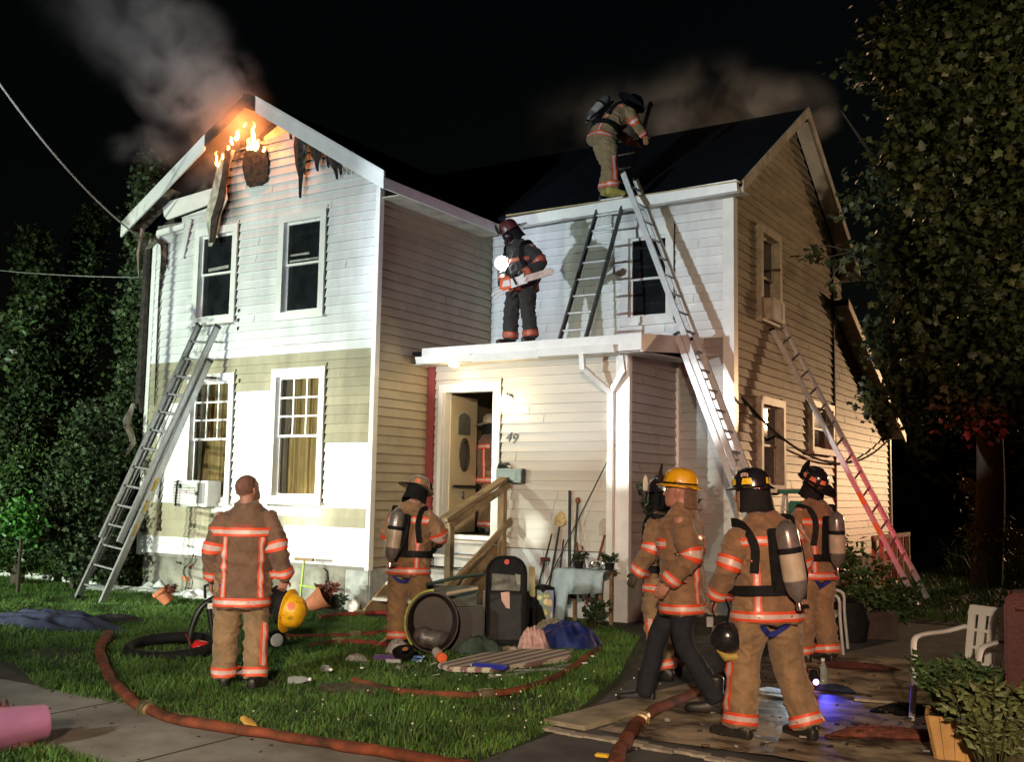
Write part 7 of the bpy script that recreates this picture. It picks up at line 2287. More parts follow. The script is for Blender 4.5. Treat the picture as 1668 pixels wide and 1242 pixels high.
# dark bag with bright printed panel (yellow flowers on blue)
c = on_z(884, 1018)
bg_ = thing('printed_bag', 'upright bag printed with yellow flowers and blue edge behind the suitcase', 'bag', c)
vd = V((c.x, c.y, 0)).normalized(); sx = V((vd.y, -vd.x, 0))
q = MB(); q.rings([[c + sx * (w_ * math.cos(a)) + vd * (0.09 * math.sin(a)) + V((0, 0, z)) for a in [2 * math.pi * k / 16 for k in range(16)]] for z, w_ in ((0.0, 0.10), (0.03, 0.15), (0.30, 0.17), (0.47, 0.14), (0.50, 0.05))]); q.build('bag_body', M_NYLON, bg_, smooth=True)


def printed():
    m = bpy.data.materials.new('flower_print')
    m.use_nodes = True
    t = m.node_tree
    b = t.nodes['Principled BSDF']
    tc = t.nodes.new('ShaderNodeTexCoord'); nz = t.nodes.new('ShaderNodeTexVoronoi'); rp = t.nodes.new('ShaderNodeValToRGB')
    nz.inputs['Scale'].default_value = 11
    e = rp.color_ramp.elements
    e[0].color = (0.75, 0.50, 0.04, 1); e[1].color = (0.10, 0.16, 0.35, 1)
    e.new(0.35).color = (0.70, 0.62, 0.30, 1); e.new(0.55).color = (0.08, 0.20, 0.05, 1)
    t.links.new(tc.outputs['Object'], nz.inputs['Vector']); t.links.new(nz.outputs['Distance'], rp.inputs[0]); t.links.new(rp.outputs[0], b.inputs['Base Color'])
    b.inputs['Roughness'].default_value = 0.4
    return m


q = MB(); q.obox(c - vd * 0.10 + V((0, 0, 0.24)) + sx * 0.02, sx * 0.10, vd * 0.006, V((0, 0, 0.20)) + vd * 0.02); q.build('printed_panel', printed(), bg_)
q = MB(); q.obox(c - vd * 0.10 + V((0, 0, 0.24)) + sx * 0.125, sx * 0.008, vd * 0.01, V((0, 0, 0.20)) + vd * 0.02); q.build('blue_edge', mat('blue_edge', (0.02, 0.06, 0.5), 0.4), bg_)
# slat (pale plank) behind the bag
q = MB(); a = on_z(868, 1030); q.bar(a, a + V((-0.18, 0.25, 0.75)), 0.07, 0.02); o = q.build('plank', mat('yellowed_plank', (0.42, 0.36, 0.17), 0.7)); tag(o, 'narrow yellowed plank leaning behind the suitcase', 'plank')

# small table with pale blue cloth
tc_ = V((-6.42, 12.05, 0))
tbl = thing('side_table', 'small table standing by the porch corner under a pale blue cloth', 'table', tc_)
q = MB(); q.box((-6.75, 11.85, 0.66), (-6.12, 12.25, 0.69)); q.build('table_top', M_WOOD, tbl)
for x in (-6.70, -6.17):
    for y in (11.9, 12.2):
        q = MB(); q.box((x - 0.02, y - 0.02, 0), (x + 0.02, y + 0.02, 0.66)); q.build('leg', M_WOOD, tbl)
vs, fs = [], []
n = 26
for i in range(n + 1):       # top sheet then hanging front with folds and pointed corner
    f = i / n
    x = lerp(-6.80, -6.08, f)
    hang = 0.62 if f < 0.34 else lerp(0.30, 0.22, f)
    if f < 0.12:
        hang = 0.56
    if 0.28 < f < 0.38:
        hang = 0.66
    fold = 0.03 * math.sin(f * 19)
    vs += [(x, 12.27, 0.695), (x, 11.83, 0.700), (x, 11.79 + fold * 0.3, 0.66), (x - 0.05 * (1 - f), 11.77 + fold, 0.66 - hang * 0.5), (x - 0.11 * (1 - f), 11.76 + fold * 1.4, 0.66 - hang)]
fs = [(i * 5 + k, i * 5 + k + 1, (i + 1) * 5 + k + 1, (i + 1) * 5 + k) for i in range(n) for k in range(4)]
o = mesh_obj('tablecloth', vs, fs, mat('pale_blue_cloth', (0.42, 0.55, 0.62), 0.85, var=0.1, scale=12, bump=0.2), smooth=True)
sm = o.modifiers.new('t', 'SOLIDIFY'); sm.thickness = 0.006; sm.offset = 1
tag(o, 'pale blue cloth hanging in a point over the small table', 'tablecloth')
tp = thing('teapot', 'shiny silver pot on the pale blue tablecloth', 'pot', V((-6.3, 12.0, 0.705)))
q = MB(); q.lathe((-6.3, 12.0, 0.707), (0, 0, 1), [(0, 0.06), (0.01, 0.085), (0.05, 0.09), (0.06, 0.07), (0.075, 0.078), (0.10, 0.05), (0.13, 0.02)], 18); q.build('bowl', M_STEEL, tp, smooth=True)
q = MB(); q.tube([(-6.22, 11.98, 0.74), (-6.17, 11.98, 0.78), (-6.19, 11.98, 0.81)], 0.01, 6); q.build('spout', M_STEEL, tp, smooth=True)
for x, lab in ((-6.58, 'dark green potted plant at the left end of the pale blue table'), (-6.14, 'dark green potted plant at the right end of the pale blue table')):
    r = thing('potted_plant', lab, 'plant', V((x, 12.08, 0.705)))
    q = MB(); q.lathe((x, 12.08, 0.705), (0, 0, 1), [(0, 0.05), (0.09, 0.065)], 12); q.build('pot', M_RUBBER, r)
    sprig(r, V((x, 12.08, 0.78)), 12, 0.14, 0.12, 0.06, M_LEAFD, 'foliage', 21 if x < -6.3 else 22, M_STEM)
r = thing('leafy_plant', 'thin dark plant growing in front of the pale blue table', 'plant', V((-6.1, 11.6, 0))); sprig(r, V((-6.1, 11.6, 0)), 10, 0.4, 0.22, 0.12, M_LEAFD, 'foliage', 23, M_STEM, 0.25)
r = thing('climbing_plant', 'dark leafy plant climbing behind the yellow helmet', 'plant', V((-5.75, 13.0, 0))); sprig(r, V((-5.75, 13.0, 1.0)), 36, 0.95, 0.45, 0.13, M_LEAFD, 'foliage', 24, M_STEM, 0.45)
o = MB(); o.lathe((-9.45, 11.0, 0.10), (0.1, -1, 0.1), [(-0.05, 0.05), (-0.02, 0.09), (0.03, 0.09), (0.06, 0.05)], 16); o = o.build('lantern_globe', mat('white_globe', (0.85, 0.85, 0.82), 0.35), smooth=True); tag(o, 'round white globe on the ground at the house corner', 'globe')

# ------------------------------------------------------------------ right side: chairs, planter, box, table
def plastic_chair(c, rot, label):
    root = thing('plastic_chair', label, 'chair', c, 'white plastic garden chairs')
    Mx = Matrix.Translation(c) @ Matrix.Rotation(rot, 4, 'Z')
    f = lambda x, y, z: Mx @ V((x, y, z))
    M_CH = mat('white_garden_plastic', (0.62, 0.64, 0.62), 0.45, var=0.06)
    q = MB(); q.prism([f(-0.22, -0.22, 0.40), f(0.22, -0.22, 0.41), f(0.20, 0.22, 0.38), f(-0.20, 0.22, 0.38)], (0, 0, 0.025)); q.build('seat', M_CH, root)
    # slatted back: vertical slats between a top and a bottom rail
    for k in range(5):
        x = -0.17 + k * 0.085
        q = MB(); q.hexa([f(x - 0.026, 0.21, 0.42), f(x + 0.026, 0.21, 0.42), f(x + 0.026, 0.225, 0.42), f(x - 0.026, 0.225, 0.42), f(x * 1.08 - 0.03, 0.30, 0.80), f(x * 1.08 + 0.03, 0.30, 0.80), f(x * 1.08 + 0.03, 0.315, 0.80), f(x * 1.08 - 0.03, 0.315, 0.80)]); q.build('slat', M_CH, root)
    for z, y, h in ((0.80, 0.30, 0.07), (0.545, 0.238, 0.02), (0.675, 0.268, 0.02), (0.41, 0.208, 0.04)):
        q = MB(); w_ = 0.215 if z > 0.7 else 0.20; q.hexa([f(-w_, y - 0.005, z), f(w_, y - 0.005, z), f(w_, y + 0.022, z), f(-w_, y + 0.022, z), f(-w_ * 0.96, y + h * 0.2, z + h), f(w_ * 0.96, y + h * 0.2, z + h), f(w_ * 0.96, y + h * 0.2 + 0.02, z + h), f(-w_ * 0.96, y + h * 0.2 + 0.02, z + h)]); q.build('back_rail', M_CH, root)
    for s in (-1, 1):
        q = MB(); q.tube(spline([f(s * 0.23, 0.29, 0.70), f(s * 0.27, 0.1, 0.665), f(s * 0.285, -0.15, 0.65), f(s * 0.285, -0.25, 0.60), f(s * 0.27, -0.26, 0.40), f(s * 0.29, -0.29, 0.0)], 20), 0.028, 8, flat=0.6); q.build('armrest', M_CH, root, smooth=True)
        q = MB(); q.tube([f(s * 0.21, 0.24, 0.42), f(s * 0.25, 0.33, 0.0)], 0.026, 8); q.build('leg', M_CH, root, smooth=True)
    return root


ch = on_z(1580, 1186)
plastic_chair(V((ch.x, ch.y, 0)), R(-28), 'white slatted plastic chair beside the dark red box')
ch = on_z(1340, 1062)
plastic_chair(V((ch.x - 0.05, ch.y, 0)), R(100), 'white plastic chair behind the firefighter who looks up')

# dark red box (covered grill) and grey bench at the right edge
c = on_z(1722, 1218)
gb = thing('grill_cover', 'tall dark red covered box at the right edge of the yard', 'grill', c)
vd = V((c.x, c.y, 0)).normalized(); sx = V((vd.y, -vd.x, 0))
q = MB(); q.rings([[c + sx * a + vd * b + V((0, 0, z)) for a, b in ((-w_, -w_ * 0.7), (w_, -w_ * 0.7), (w_, w_ * 0.7), (-w_, w_ * 0.7))] for z, w_ in ((0.02, 0.29), (0.5, 0.305), (0.98, 0.30), (1.05, 0.26))]); q.build('cover', mat('dark_red_cover', (0.070, 0.014, 0.014), 0.6, var=0.3, scale=4, bump=0.3), gb, bevel=0.015)
q = MB(); q.tube([c - sx * 0.22 - vd * 0.24 + V((0, 0, 0.95)), c + sx * 0.22 - vd * 0.24 + V((0, 0, 0.95))], 0.014, 6); q.build('handle', M_RUST, gb)
c = on_z(1660, 1272)
bn = thing('low_table', 'low dark grey table in front of the dark red box', 'table', c)
q = MB(); q.obox(c + V((0.05, 0.1, 0.34)), sx * 0.28, vd * 0.20, V((0, 0, 0.02))); q.build('table_top', mat('grey_tabletop', (0.17, 0.16, 0.17), 0.4, var=0.2), bn)
for a in (-0.24, 0.24):
    for b in (-0.16, 0.16):
        q = MB(); q.tube([c + V((0.05, 0.1, 0)) + sx * a + vd * b, c + V((0.05, 0.1, 0.33)) + sx * a + vd * b], 0.018, 6); q.build('leg', M_RUBBER, bn)
c = on_z(1560, 1165)
small('cushion', 'dark grey cushion leaning by the white slatted chair', 'cushion', (1600, 1165), (0.45, 0.36, 0.10), mat('grey_cushion', (0.10, 0.10, 0.11), 0.8), 0.4, 0.2, 0.03)

# wooden planter with shrub, and leafy shrub beside it
c = on_z(1556, 1240)
pb = thing('planter', 'tapered light wooden planter in the lower right corner', 'planter', c)
vd = V((c.x, c.y, 0)).normalized(); sx = V((vd.y, -vd.x, 0))
M_PLW = mat('light_planter_wood', (0.55, 0.32, 0.11), 0.6, var=0.2, scale=5, bump=0.2)
for k in range(4):
    a0, a1 = -1 + k * 0.5, -1 + (k + 1) * 0.5 - 0.02
    for b in (-1, 1):
        q = MB(); q.hexa([c + sx * (0.12 * a0) + vd * (0.12 * b) + V((0, 0, 0.0)), c + sx * (0.12 * a1) + vd * (0.12 * b), c + sx * (0.12 * a1) + vd * (0.12 * b + 0.02), c + sx * (0.12 * a0) + vd * (0.12 * b + 0.02), c + sx * (0.175 * a0) + vd * (0.165 * b) + V((0, 0, 0.30)), c + sx * (0.175 * a1) + vd * (0.165 * b) + V((0, 0, 0.30)), c + sx * (0.175 * a1) + vd * (0.165 * b + 0.02) + V((0, 0, 0.30)), c + sx * (0.175 * a0) + vd * (0.165 * b + 0.02) + V((0, 0, 0.30))]); q.build('stave', M_PLW, pb)
        q = MB(); q.hexa([c + vd * (0.12 * a0) + sx * (0.12 * b), c + vd * (0.12 * a1) + sx * (0.12 * b), c + vd * (0.12 * a1) + sx * (0.12 * b + 0.02), c + vd * (0.12 * a0) + sx * (0.12 * b + 0.02), c + vd * (0.165 * a0) + sx * (0.175 * b) + V((0, 0, 0.30)), c + vd * (0.165 * a1) + sx * (0.175 * b) + V((0, 0, 0.30)), c + vd * (0.165 * a1) + sx * (0.175 * b + 0.02) + V((0, 0, 0.30)), c + vd * (0.165 * a0) + sx * (0.175 * b + 0.02) + V((0, 0, 0.30))]); q.build('stave', M_PLW, pb)
q = MB(); q.obox(c + V((0, 0, 0.26)), sx * 0.15, vd * 0.14, V((0, 0, 0.01))); q.build('soil', M_SOIL, pb)
r = thing('potted_shrub', 'dense green shrub growing out of the light wooden planter', 'shrub', c + V((0, 0, 0.27)))
sprig(r, c + V((0, 0, 0.27)), 90, 0.40, 0.30, 0.075, M_LEAFG, 'foliage', 31, M_STEM, 0.3)
c2 = on_z(1622, 1268)
r = thing('leafy_shrub', 'pale leafy shrub at the lower right edge beside the planter', 'shrub', c2)
sprig(r, c2 + V((0, 0, 0.05)), 110, 0.55, 0.32, 0.09, M_LEAFP, 'foliage', 32, M_STEM, 0.3)

# pink tub lower left, lying on its side
c = on_z(38, 1225)
pk = thing('pink_bin', 'pink plastic bin lying on its side at the lower left', 'bin', c)
vd = V((c.x, c.y, 0)).normalized(); sx = V((vd.y, -vd.x, 0))
M_PINK = mat('pink_plastic', (0.62, 0.26, 0.48), 0.4, var=0.08)
ax = (sx * 1.0 + V((0, 0, 0.08)) + vd * 0.25).normalized()
q = MB(); q.lathe(c + V((0, 0, 0.135)) - sx * 0.20, ax, [(0.34, 0.02), (0.34, 0.10), (0.32, 0.11), (0.02, 0.145), (0.0, 0.155), (-0.01, 0.155), (-0.01, 0.14), (0.30, 0.095), (0.31, 0.02)], 24); q.build('bucket', M_PINK, pk, smooth=True)
cloth('brown_cloth', 'bundle of brown cloth spilling out of the pink bin', 'cloth', (-2, 1222), 0.20, 0.16, 0.24, mat('brown_bundle', (0.16, 0.06, 0.05), 0.9, var=0.4), 0.2, 17.0, 4.0, nx=24, ny=24)

# lantern with blue light on the tarp, paper lit by it
c = on_z(1326, 1128)
ln = thing('work_lantern', 'small black lantern shining blue and violet light on the tarp', 'lantern', c)
q = MB(); q.lathe(c + V((0, 0, 0.02)), (0, 0, 1), [(0, 0.05), (0.03, 0.055), (0.10, 0.045), (0.16, 0.03), (0.17, 0.01)], 14); q.build('housing', M_RUBBER, ln, smooth=True)
q = MB(); q.lathe(c + V((0.028, -0.035, 0.09)), (0.5, -0.7, -0.1), [(0, 0.026), (0.012, 0.022), (0.018, 0.008)], 12); q.build('lens', mat('violet_lens', (0.6, 0.3, 1), 0.3, emit=(0.75, 0.35, 1.0), estr=9), ln, smooth=True)
q = MB(); q.tube([c + V((-0.05, 0, 0.1)), c + V((-0.06, 0, 0.2)), c + V((0.05, 0, 0.2)), c + V((0.05, 0, 0.1))], 0.007, 6); q.build('handle', M_RUBBER, ln)
lamp('lantern_bulb', 'SPOT', c + V((0.07, -0.08, 0.14)), 26, (0.07, 0.07, 1.0), on_z(1402, 1166), 50, 0.9, 0.02)
q = MB(); cc = on_z(1268, 1140); q.prism([cc + V((-0.20, 0.02, 0.05)), cc + V((0.22, -0.10, 0.05)), cc + V((0.20, 0.04, 0.06)), cc + V((-0.14, 0.14, 0.06))], (0, 0, 0.006)); o = q.build('paper_sheet', mat('white_paper', (0.8, 0.82, 0.85), 0.6)); tag(o, 'pale sheet of paper on the tarp between the legs of the foreground firefighter', 'paper')
lamp('lantern_side_bulb', 'SPOT', c + V((-0.09, 0.05, 0.18)), 30, (0.75, 0.9, 1.0), cc + V((0, 0, 0.05)), 50, 0.5, 0.02)
cloth('black_cloth', 'small crumpled black cloth right of the blue lantern', 'cloth', (1362, 1132), 0.18, 0.07, 0.05, M_NAVY, 0.1, 19.0, 4.0, nx=20, ny=20)
# ------------------------------------------------------------------ vegetation
LEAF_MAPLE = (np.array([(0, 0, 0), (0.30, 0.02, 0.02), (0.24, 0.22, 0.0), (0.52, 0.40, -0.06), (0.26, 0.52, 0.0), (0.22, 0.70, 0.0), (0, 1.0, -0.10), (-0.22, 0.70, 0.0), (-0.26, 0.52, 0.0), (-0.52, 0.40, -0.06), (-0.24, 0.22, 0.0), (-0.30, 0.02, 0.02), (0, 0.45, 0.07)]), [(0, 1, 2, 12), (2, 3, 4, 12), (4, 5, 6, 12), (6, 7, 8, 12), (8, 9, 10, 12), (10, 11, 0, 12)])
LEAF_SPRAY = (np.array([(0, 0, 0), (0.16, 0.3, 0.03), (0.36, 0.52, -0.02), (0.12, 0.60, 0.05), (0, 1.0, -0.04), (-0.12, 0.60, 0.05), (-0.36, 0.52, -0.02), (-0.16, 0.3, 0.03)]), [(0, 1, 3, 5, 7), (1, 2, 3), (3, 4, 5), (5, 6, 7)])
LEAF_OVAL = (np.array([(0, 0, 0), (0.26, 0.45, 0.04), (0, 1, -0.06), (-0.26, 0.45, 0.04), (0, 0.45, -0.02)]), [(0, 1, 4), (1, 2, 4), (2, 3, 4), (3, 0, 4)])


def leaves(name, blobs, size, m, parent, shape, up=0.3, seed=0, hollow=0.35, kind='stuff', clump=0.28, per=9):
    """leaves in small clumps scattered through ellipsoid volumes"""
    rg = np.random.default_rng(seed)
    tv, tf = shape
    cs = []
    for c, r, n in blobs:
        nc = max(1, n // per)
        d = rg.normal(size=(nc, 3)); d /= np.linalg.norm(d, axis=1)[:, None]
        rad = (hollow + (1 - hollow) * rg.random(nc) ** 0.6)
        rad *= 0.80 + 0.30 * np.sin(d[:, 0] * 5 + seed) * np.sin(d[:, 2] * 6 + 1)
        p = np.array(c) + d * rad[:, None] * np.array(r)
        q = np.repeat(p, per, axis=0) + rg.normal(size=(nc * per, 3)) * clump * np.array([1, 1, 0.7])
        cs.append(q)
    P = np.vstack(cs)
    off = np.array(parent.location) if parent is not None and parent.get('_world') else np.zeros(3)
    P = P - off
    n = len(P)
    y = rg.normal(size=(n, 3)); y[:, 2] = y[:, 2] * 0.6 - up; y /= np.linalg.norm(y, axis=1)[:, None]
    z = rg.normal(size=(n, 3)); z[:, 2] += 0.8
    x = np.cross(y, z); x /= np.linalg.norm(x, axis=1)[:, None] + 1e-9
    z = np.cross(x, y)
    s = size * (0.6 + 0.7 * rg.random(n))
    V3 = P[:, None, :] + s[:, None, None] * (tv[None, :, 0, None] * x[:, None, :] + tv[None, :, 1, None] * y[:, None, :] + tv[None, :, 2, None] * z[:, None, :])
    K = len(tv)
    sizes = np.array([len(f) for f in tf])
    idx = np.concatenate([np.array(f) for f in tf])
    me = bpy.data.meshes.new(name)
    me.vertices.add(n * K)
    me.vertices.foreach_set('co', V3.reshape(-1).astype(np.float32))
    li = (idx[None, :] + (np.arange(n) * K)[:, None]).reshape(-1)
    me.loops.add(len(li))
    me.loops.foreach_set('vertex_index', li.astype(np.int32))
    ls = np.tile(sizes, n)
    me.polygons.add(len(ls))
    me.polygons.foreach_set('loop_start', (np.concatenate([[0], np.cumsum(ls)[:-1]])).astype(np.int32))
    me.polygons.foreach_set('loop_total', ls.astype(np.int32))
    me.update(calc_edges=True)
    me.materials.append(m)
    o = bpy.data.objects.new(name, me)
    C.objects.link(o)
    if parent is not None:
        o.parent = parent
    if kind:
        o['kind'] = kind
    return o


M_MAPLE = mat('maple_leaf', (0.035, 0.055, 0.018), 0.5, var=0.55, scale=3.0, col2=(0.09, 0.10, 0.035))
M_CONIF = mat('arborvitae_spray', (0.030, 0.058, 0.020), 0.6, var=0.5, scale=4.0, col2=(0.065, 0.105, 0.035))
M_BUSH = mat('bush_leaf', (0.045, 0.085, 0.022), 0.5, var=0.5, scale=4.0)
for m_ in (M_MAPLE, M_CONIF, M_BUSH):
    island_tint(m_)
M_BARK = mat('rough_bark', (0.07, 0.055, 0.04), 0.9, var=0.4, scale=6, bump=0.8, bscale=12, stretch=(2, 2, 0.5))


def tree(label, base, blobs, size, m, shape, trunk_pts, trunk_r, cat='tree', name='tree', limbs=(), seed=0, **kw):
    base = V(base)
    root = thing(name, label, cat, base)
    q = MB(); q.tube(spline(trunk_pts, 14), [lerp(trunk_r[0], trunk_r[1], k / 14) for k in range(15)], 9); q.build('trunk', M_BARK, root, smooth=True)
    for l in limbs:
        q = MB(); n = 10; q.tube(spline(l, n), [lerp(0.06, 0.012, k / n) for k in range(n + 1)], 6); q.build('limb', M_BARK, root, smooth=True)
    leaves('crown', blobs, size, m, root, shape, seed=seed, **kw)
    return root


# big maple, right
tb = at_depth(1605, 925, 20.0); tb.z = 0
mb_ = []
for (x, y, D, rx, ry, rz, n) in ((1560, 60, 13.5, 1.3, 1.3, 1.2, 2600), (1640, 140, 12.0, 1.2, 1.4, 1.3, 2600), (1540, 250, 13.5, 1.0, 1.2, 1.1, 2200), (1630, 340, 12.5, 1.3, 1.4, 1.2, 2600), (1500, 430, 14.5, 0.75, 1.0, 0.9, 1500), (1580, 520, 13.5, 1.1, 1.2, 1.0, 2200),
                                (1530, 640, 15.0, 0.9, 1.0, 0.7, 1300), (1640, 640, 13.0, 1.0, 1.2, 0.8, 1700), (1450, 560, 15.5, 0.40, 0.5, 0.6, 360), (1440, 660, 16.0, 0.3, 0.4, 0.4, 200), (1430, 420, 15.0, 0.30, 0.4, 0.3, 130), (1480, 120, 15.0, 0.7, 0.8, 0.8, 700), (1690, 480, 12.0, 1.0, 1.2, 1.6, 1500), (1655, -30, 12.5, 1.2, 1.2, 1.0, 1500), (1440, 40, 15.5, 0.35, 0.4, 0.35, 110), (1405, 330, 15.5, 0.35, 0.3, 0.25, 90), (1400, 110, 16.0, 0.3, 0.3, 0.2, 50), (1460, 280, 15.0, 0.5, 0.5, 0.5, 300)):
    c = at_depth(x, y, D)
    mb_.append((c, (rx * 0.9, ry * 0.9, rz * 0.85), int(n * 1.5)))
top = at_depth(1600, 260, 17.0)
limbs = []
for (x, y, D) in ((1560, 120, 14), (1640, 250, 12.5), (1500, 430, 14.5), (1440, 560, 15.5), (1590, 500, 13.5), (1405, 405, 15.3), (1370, 180, 16), (1640, 600, 13)):
    e = at_depth(x, y, D)
    s_ = tb.lerp(top, 0.45 + 0.05 * random.random())
    s_ = V((s_.x, s_.y, max(4.0, s_.z)))
    limbs.append([s_, s_.lerp(e, 0.45) + V((0, 0, 0.6)), s_.lerp(e, 0.8) + V((0, 0, 0.2)), e])
tree('large dark maple tree spreading over the right side of the yard', tb, mb_, 0.105, M_MAPLE, LEAF_MAPLE, [tb, tb.lerp(top, 0.3) + V((0.1, 0, 0)), tb.lerp(top, 0.7), top], (0.30, 0.12), limbs=limbs, seed=11, hollow=0.45, clump=0.17, per=9)
# leafy twig hanging in front of the tan gable wall
tw = thing('hanging_branch', 'thin leafy branch tip hanging in front of the tan gable corner', 'branch', at_depth(1400, 405, 15.3))
for pts in (((1470, 380), (1405, 405), (1345, 420)), ((1405, 405), (1370, 430), (1352, 460)), ((1390, 410), (1340, 400), (1310, 412))):
    q = MB(); q.tube(spline([at_depth(x, y, 15.0) for x, y in pts], 8), 0.008, 5); q.build('twig', M_BARK, tw)
leaves('twig_leaves', [(at_depth(x, y, 15.0), (0.10, 0.10, 0.06), 8) for x, y in ((1345, 422), (1352, 462), (1312, 412), (1335, 400), (1365, 432), (1390, 408), (1420, 400))], 0.15, M_MAPLE, tw, LEAF_MAPLE, seed=5, per=4, clump=0.06)


def conifer(px, topy, boty, halfw, D, label, n, size, m=None, shape=LEAF_SPRAY, seed=0, lean=0):
    b = at_depth(px, boty, D); t = at_depth(px + lean, topy, D)
    base = V((b.x, b.y, 0))
    H = t.z
    hw = halfw * D / FPX
    blobs = []
    k = 9
    for i in range(k):
        f = (i + 0.5) / k
        z = lerp(0.3, H, f)
        r = hw * (1.0 - 0.75 * f ** 1.6) * (0.85 + 0.3 * random.random())
        blobs.append((V((base.x + (t.x - b.x) * f + random.uniform(-0.2, 0.2) * hw, base.y + random.uniform(-0.2, 0.2) * hw, z)), (r, r, H / k * 0.9), int(n / k)))
    return tree(label, base, blobs, size, m or M_CONIF, shape, [base, base + V((0.02, 0, H * 0.4)), V((t.x * 0.4 + base.x * 0.6, t.y * 0.4 + base.y * 0.6, H * 0.5))], (0.12, 0.03), name='conifer', seed=seed, up=-0.5, hollow=0.45, clump=0.13, per=8)


conifer(205, 262, 920, 62, 19.0, 'tallest dark conifer just left of the burning house', 15000, 0.115, seed=1)
conifer(128, 675, 915, 70, 16.6, 'mid green bushy conifer left of the grey ladder', 11000, 0.10, seed=2)
conifer(190, 610, 915, 45, 18.0, 'slim conifer between the house corner and the bushy conifer', 7000, 0.10, seed=3)
conifer(95, 335, 900, 60, 22.0, 'dark conifer behind the bushy conifer', 8500, 0.14, seed=4)
conifer(15, 380, 900, 70, 21.0, 'dark conifer at the left edge of the photo', 8000, 0.14, seed=6)
conifer(30, 740, 915, 48, 17.0, 'low rounded bush at the far left edge', 6500, 0.09, m=M_BUSH, shape=LEAF_OVAL, seed=7)
b = at_depth(36, 850, 15.8)
tree('small bright green bush low at the far left', V((b.x, b.y, 0)), [(b, (0.28, 0.28, 0.34), 700)], 0.10, mat('lit_bush_leaf', (0.06, 0.20, 0.03), 0.5, var=0.4, scale=5), LEAF_OVAL, [V((b.x, b.y, 0)), V((b.x, b.y, 0.6)), b], (0.03, 0.015), cat='bush', name='bush', seed=8, clump=0.10)
b = at_depth(8, 520, 14.5)
tree('sparse leafy branch reaching in at the left edge', V((b.x - 0.6, b.y, 0)), [(b, (0.22, 0.2, 0.14), 60), (at_depth(3, 588, 14.5), (0.15, 0.15, 0.08), 30)], 0.13, M_BUSH, LEAF_OVAL, [V((b.x - 0.6, b.y, 0)), V((b.x - 0.55, b.y, 2.5)), V((b.x - 0.5, b.y, 5.2))], (0.06, 0.03), cat='tree', name='sapling', seed=9, clump=0.08)
# far dark tree line behind everything
for k, (x, ty, D, hw, lab) in enumerate(((1450, 560, 62, 70, 'dark tree far behind the lean-to'), (1560, 600, 66, 80, 'dark tree far behind the yellow lit shrub'), (1660, 520, 64, 80, 'dark tree at the far right behind the maple'))):
    conifer(x, ty, 880, hw, D, lab, 2600, 0.6, m=M_MAPLE, shape=LEAF_OVAL, seed=20 + k)
# yellowish shrub lit by the street lamp
b = at_depth(1608, 905, 19.5); b.z = 0
tree('yellowish leafy sapling lit from behind at the right', b, [(b + V((0.0, 0, 1.0)), (0.42, 0.4, 0.5), 420), (b + V((0.05, 0, 1.5)), (0.32, 0.3, 0.5), 260), (b + V((-0.25, 0, 1.9)), (0.18, 0.2, 0.35), 70), (b + V((0.45, 0, 0.9)), (0.35, 0.3, 0.3), 260)], 0.13, mat('yellow_green_leaf', (0.15, 0.13, 0.035), 0.5, var=0.4, scale=6), LEAF_OVAL, [b, b + V((-0.04, 0, 0.9)), b + V((-0.02, 0, 1.9))], (0.035, 0.012), name='sapling', seed=31, clump=0.10, per=5)
b = at_depth(1400, 985, 13.0); b.z = 0
tree('dark flowering bush between the looking-up firefighter and the right ladder', b, [(b + V((0, 0, 0.5)), (0.45, 0.5, 0.45), 800), (b + V((-0.2, 0.1, 0.9)), (0.3, 0.3, 0.3), 300)], 0.10, M_BUSH, LEAF_OVAL, [b, b + V((0, 0, 0.4)), b + V((0, 0, 0.8))], (0.03, 0.01), cat='bush', name='bush', seed=33, clump=0.10)
b = at_depth(1450, 990, 13.6); b.z = 0
tree('low dark green bush under the right ladder', b, [(b + V((0, 0, 0.3)), (0.5, 0.4, 0.3), 700)], 0.10, M_BUSH, LEAF_OVAL, [b, b + V((0, 0, 0.2)), b + V((0, 0, 0.4))], (0.03, 0.01), cat='bush', name='bush', seed=34, clump=0.10)

# dark deck rail beside the lean-to
dk = thing('deck_rail', 'low dark wooden deck rail in front of the lean-to wall', 'railing', V((-4.6, 20.5, 0)))
for k in range(6):
    y = 19.4 + k * 0.55
    q = MB(); q.box((-4.62, y - 0.04, 0), (-4.54, y + 0.04, 0.95)); q.build('post', M_WOOD, dk)
for z in (0.45, 0.92):
    q = MB(); q.box((-4.61, 19.3, z), (-4.55, 22.3, z + 0.08)); q.build('rail', M_WOOD, dk)
pl2 = on_z(1418, 1040)
q = MB(); q.obox(V((pl2.x, pl2.y, 0.16)), V((0.28, 0.1, 0)), V((-0.06, 0.18, 0)), V((0, 0, 0.16))); o = q.build('crate', mat('dark_brown_crate', (0.05, 0.028, 0.02), 0.8, var=0.3), bevel=0.01); tag(o, 'low dark brown crate on the tarp behind the looking-up firefighter', 'crate')
q = MB(); p2 = on_z(1383, 1046); q.lathe((p2.x, p2.y, 0.01), (0, 0, 1), [(0, 0.20), (0.25, 0.24), (0.45, 0.18), (0.50, 0.05)], 14); o = q.build('rubbish_bag', M_RUBBER, smooth=True); tag(o, 'black rubbish bag slumped by the white chair behind the firefighter', 'bag')


# ------------------------------------------------------------------ grass
def in_poly(P, poly):
    x, y = P[:, 0], P[:, 1]
    inside = np.zeros(len(P), bool)
    j = len(poly) - 1
    for i in range(len(poly)):
        xi, yi = poly[i]
        xj, yj = poly[j]
        c = ((yi > y) != (yj > y)) & (x < (xj - xi) * (y - yi) / (yj - yi + 1e-12) + xi)
        inside ^= c
        j = i
    return inside


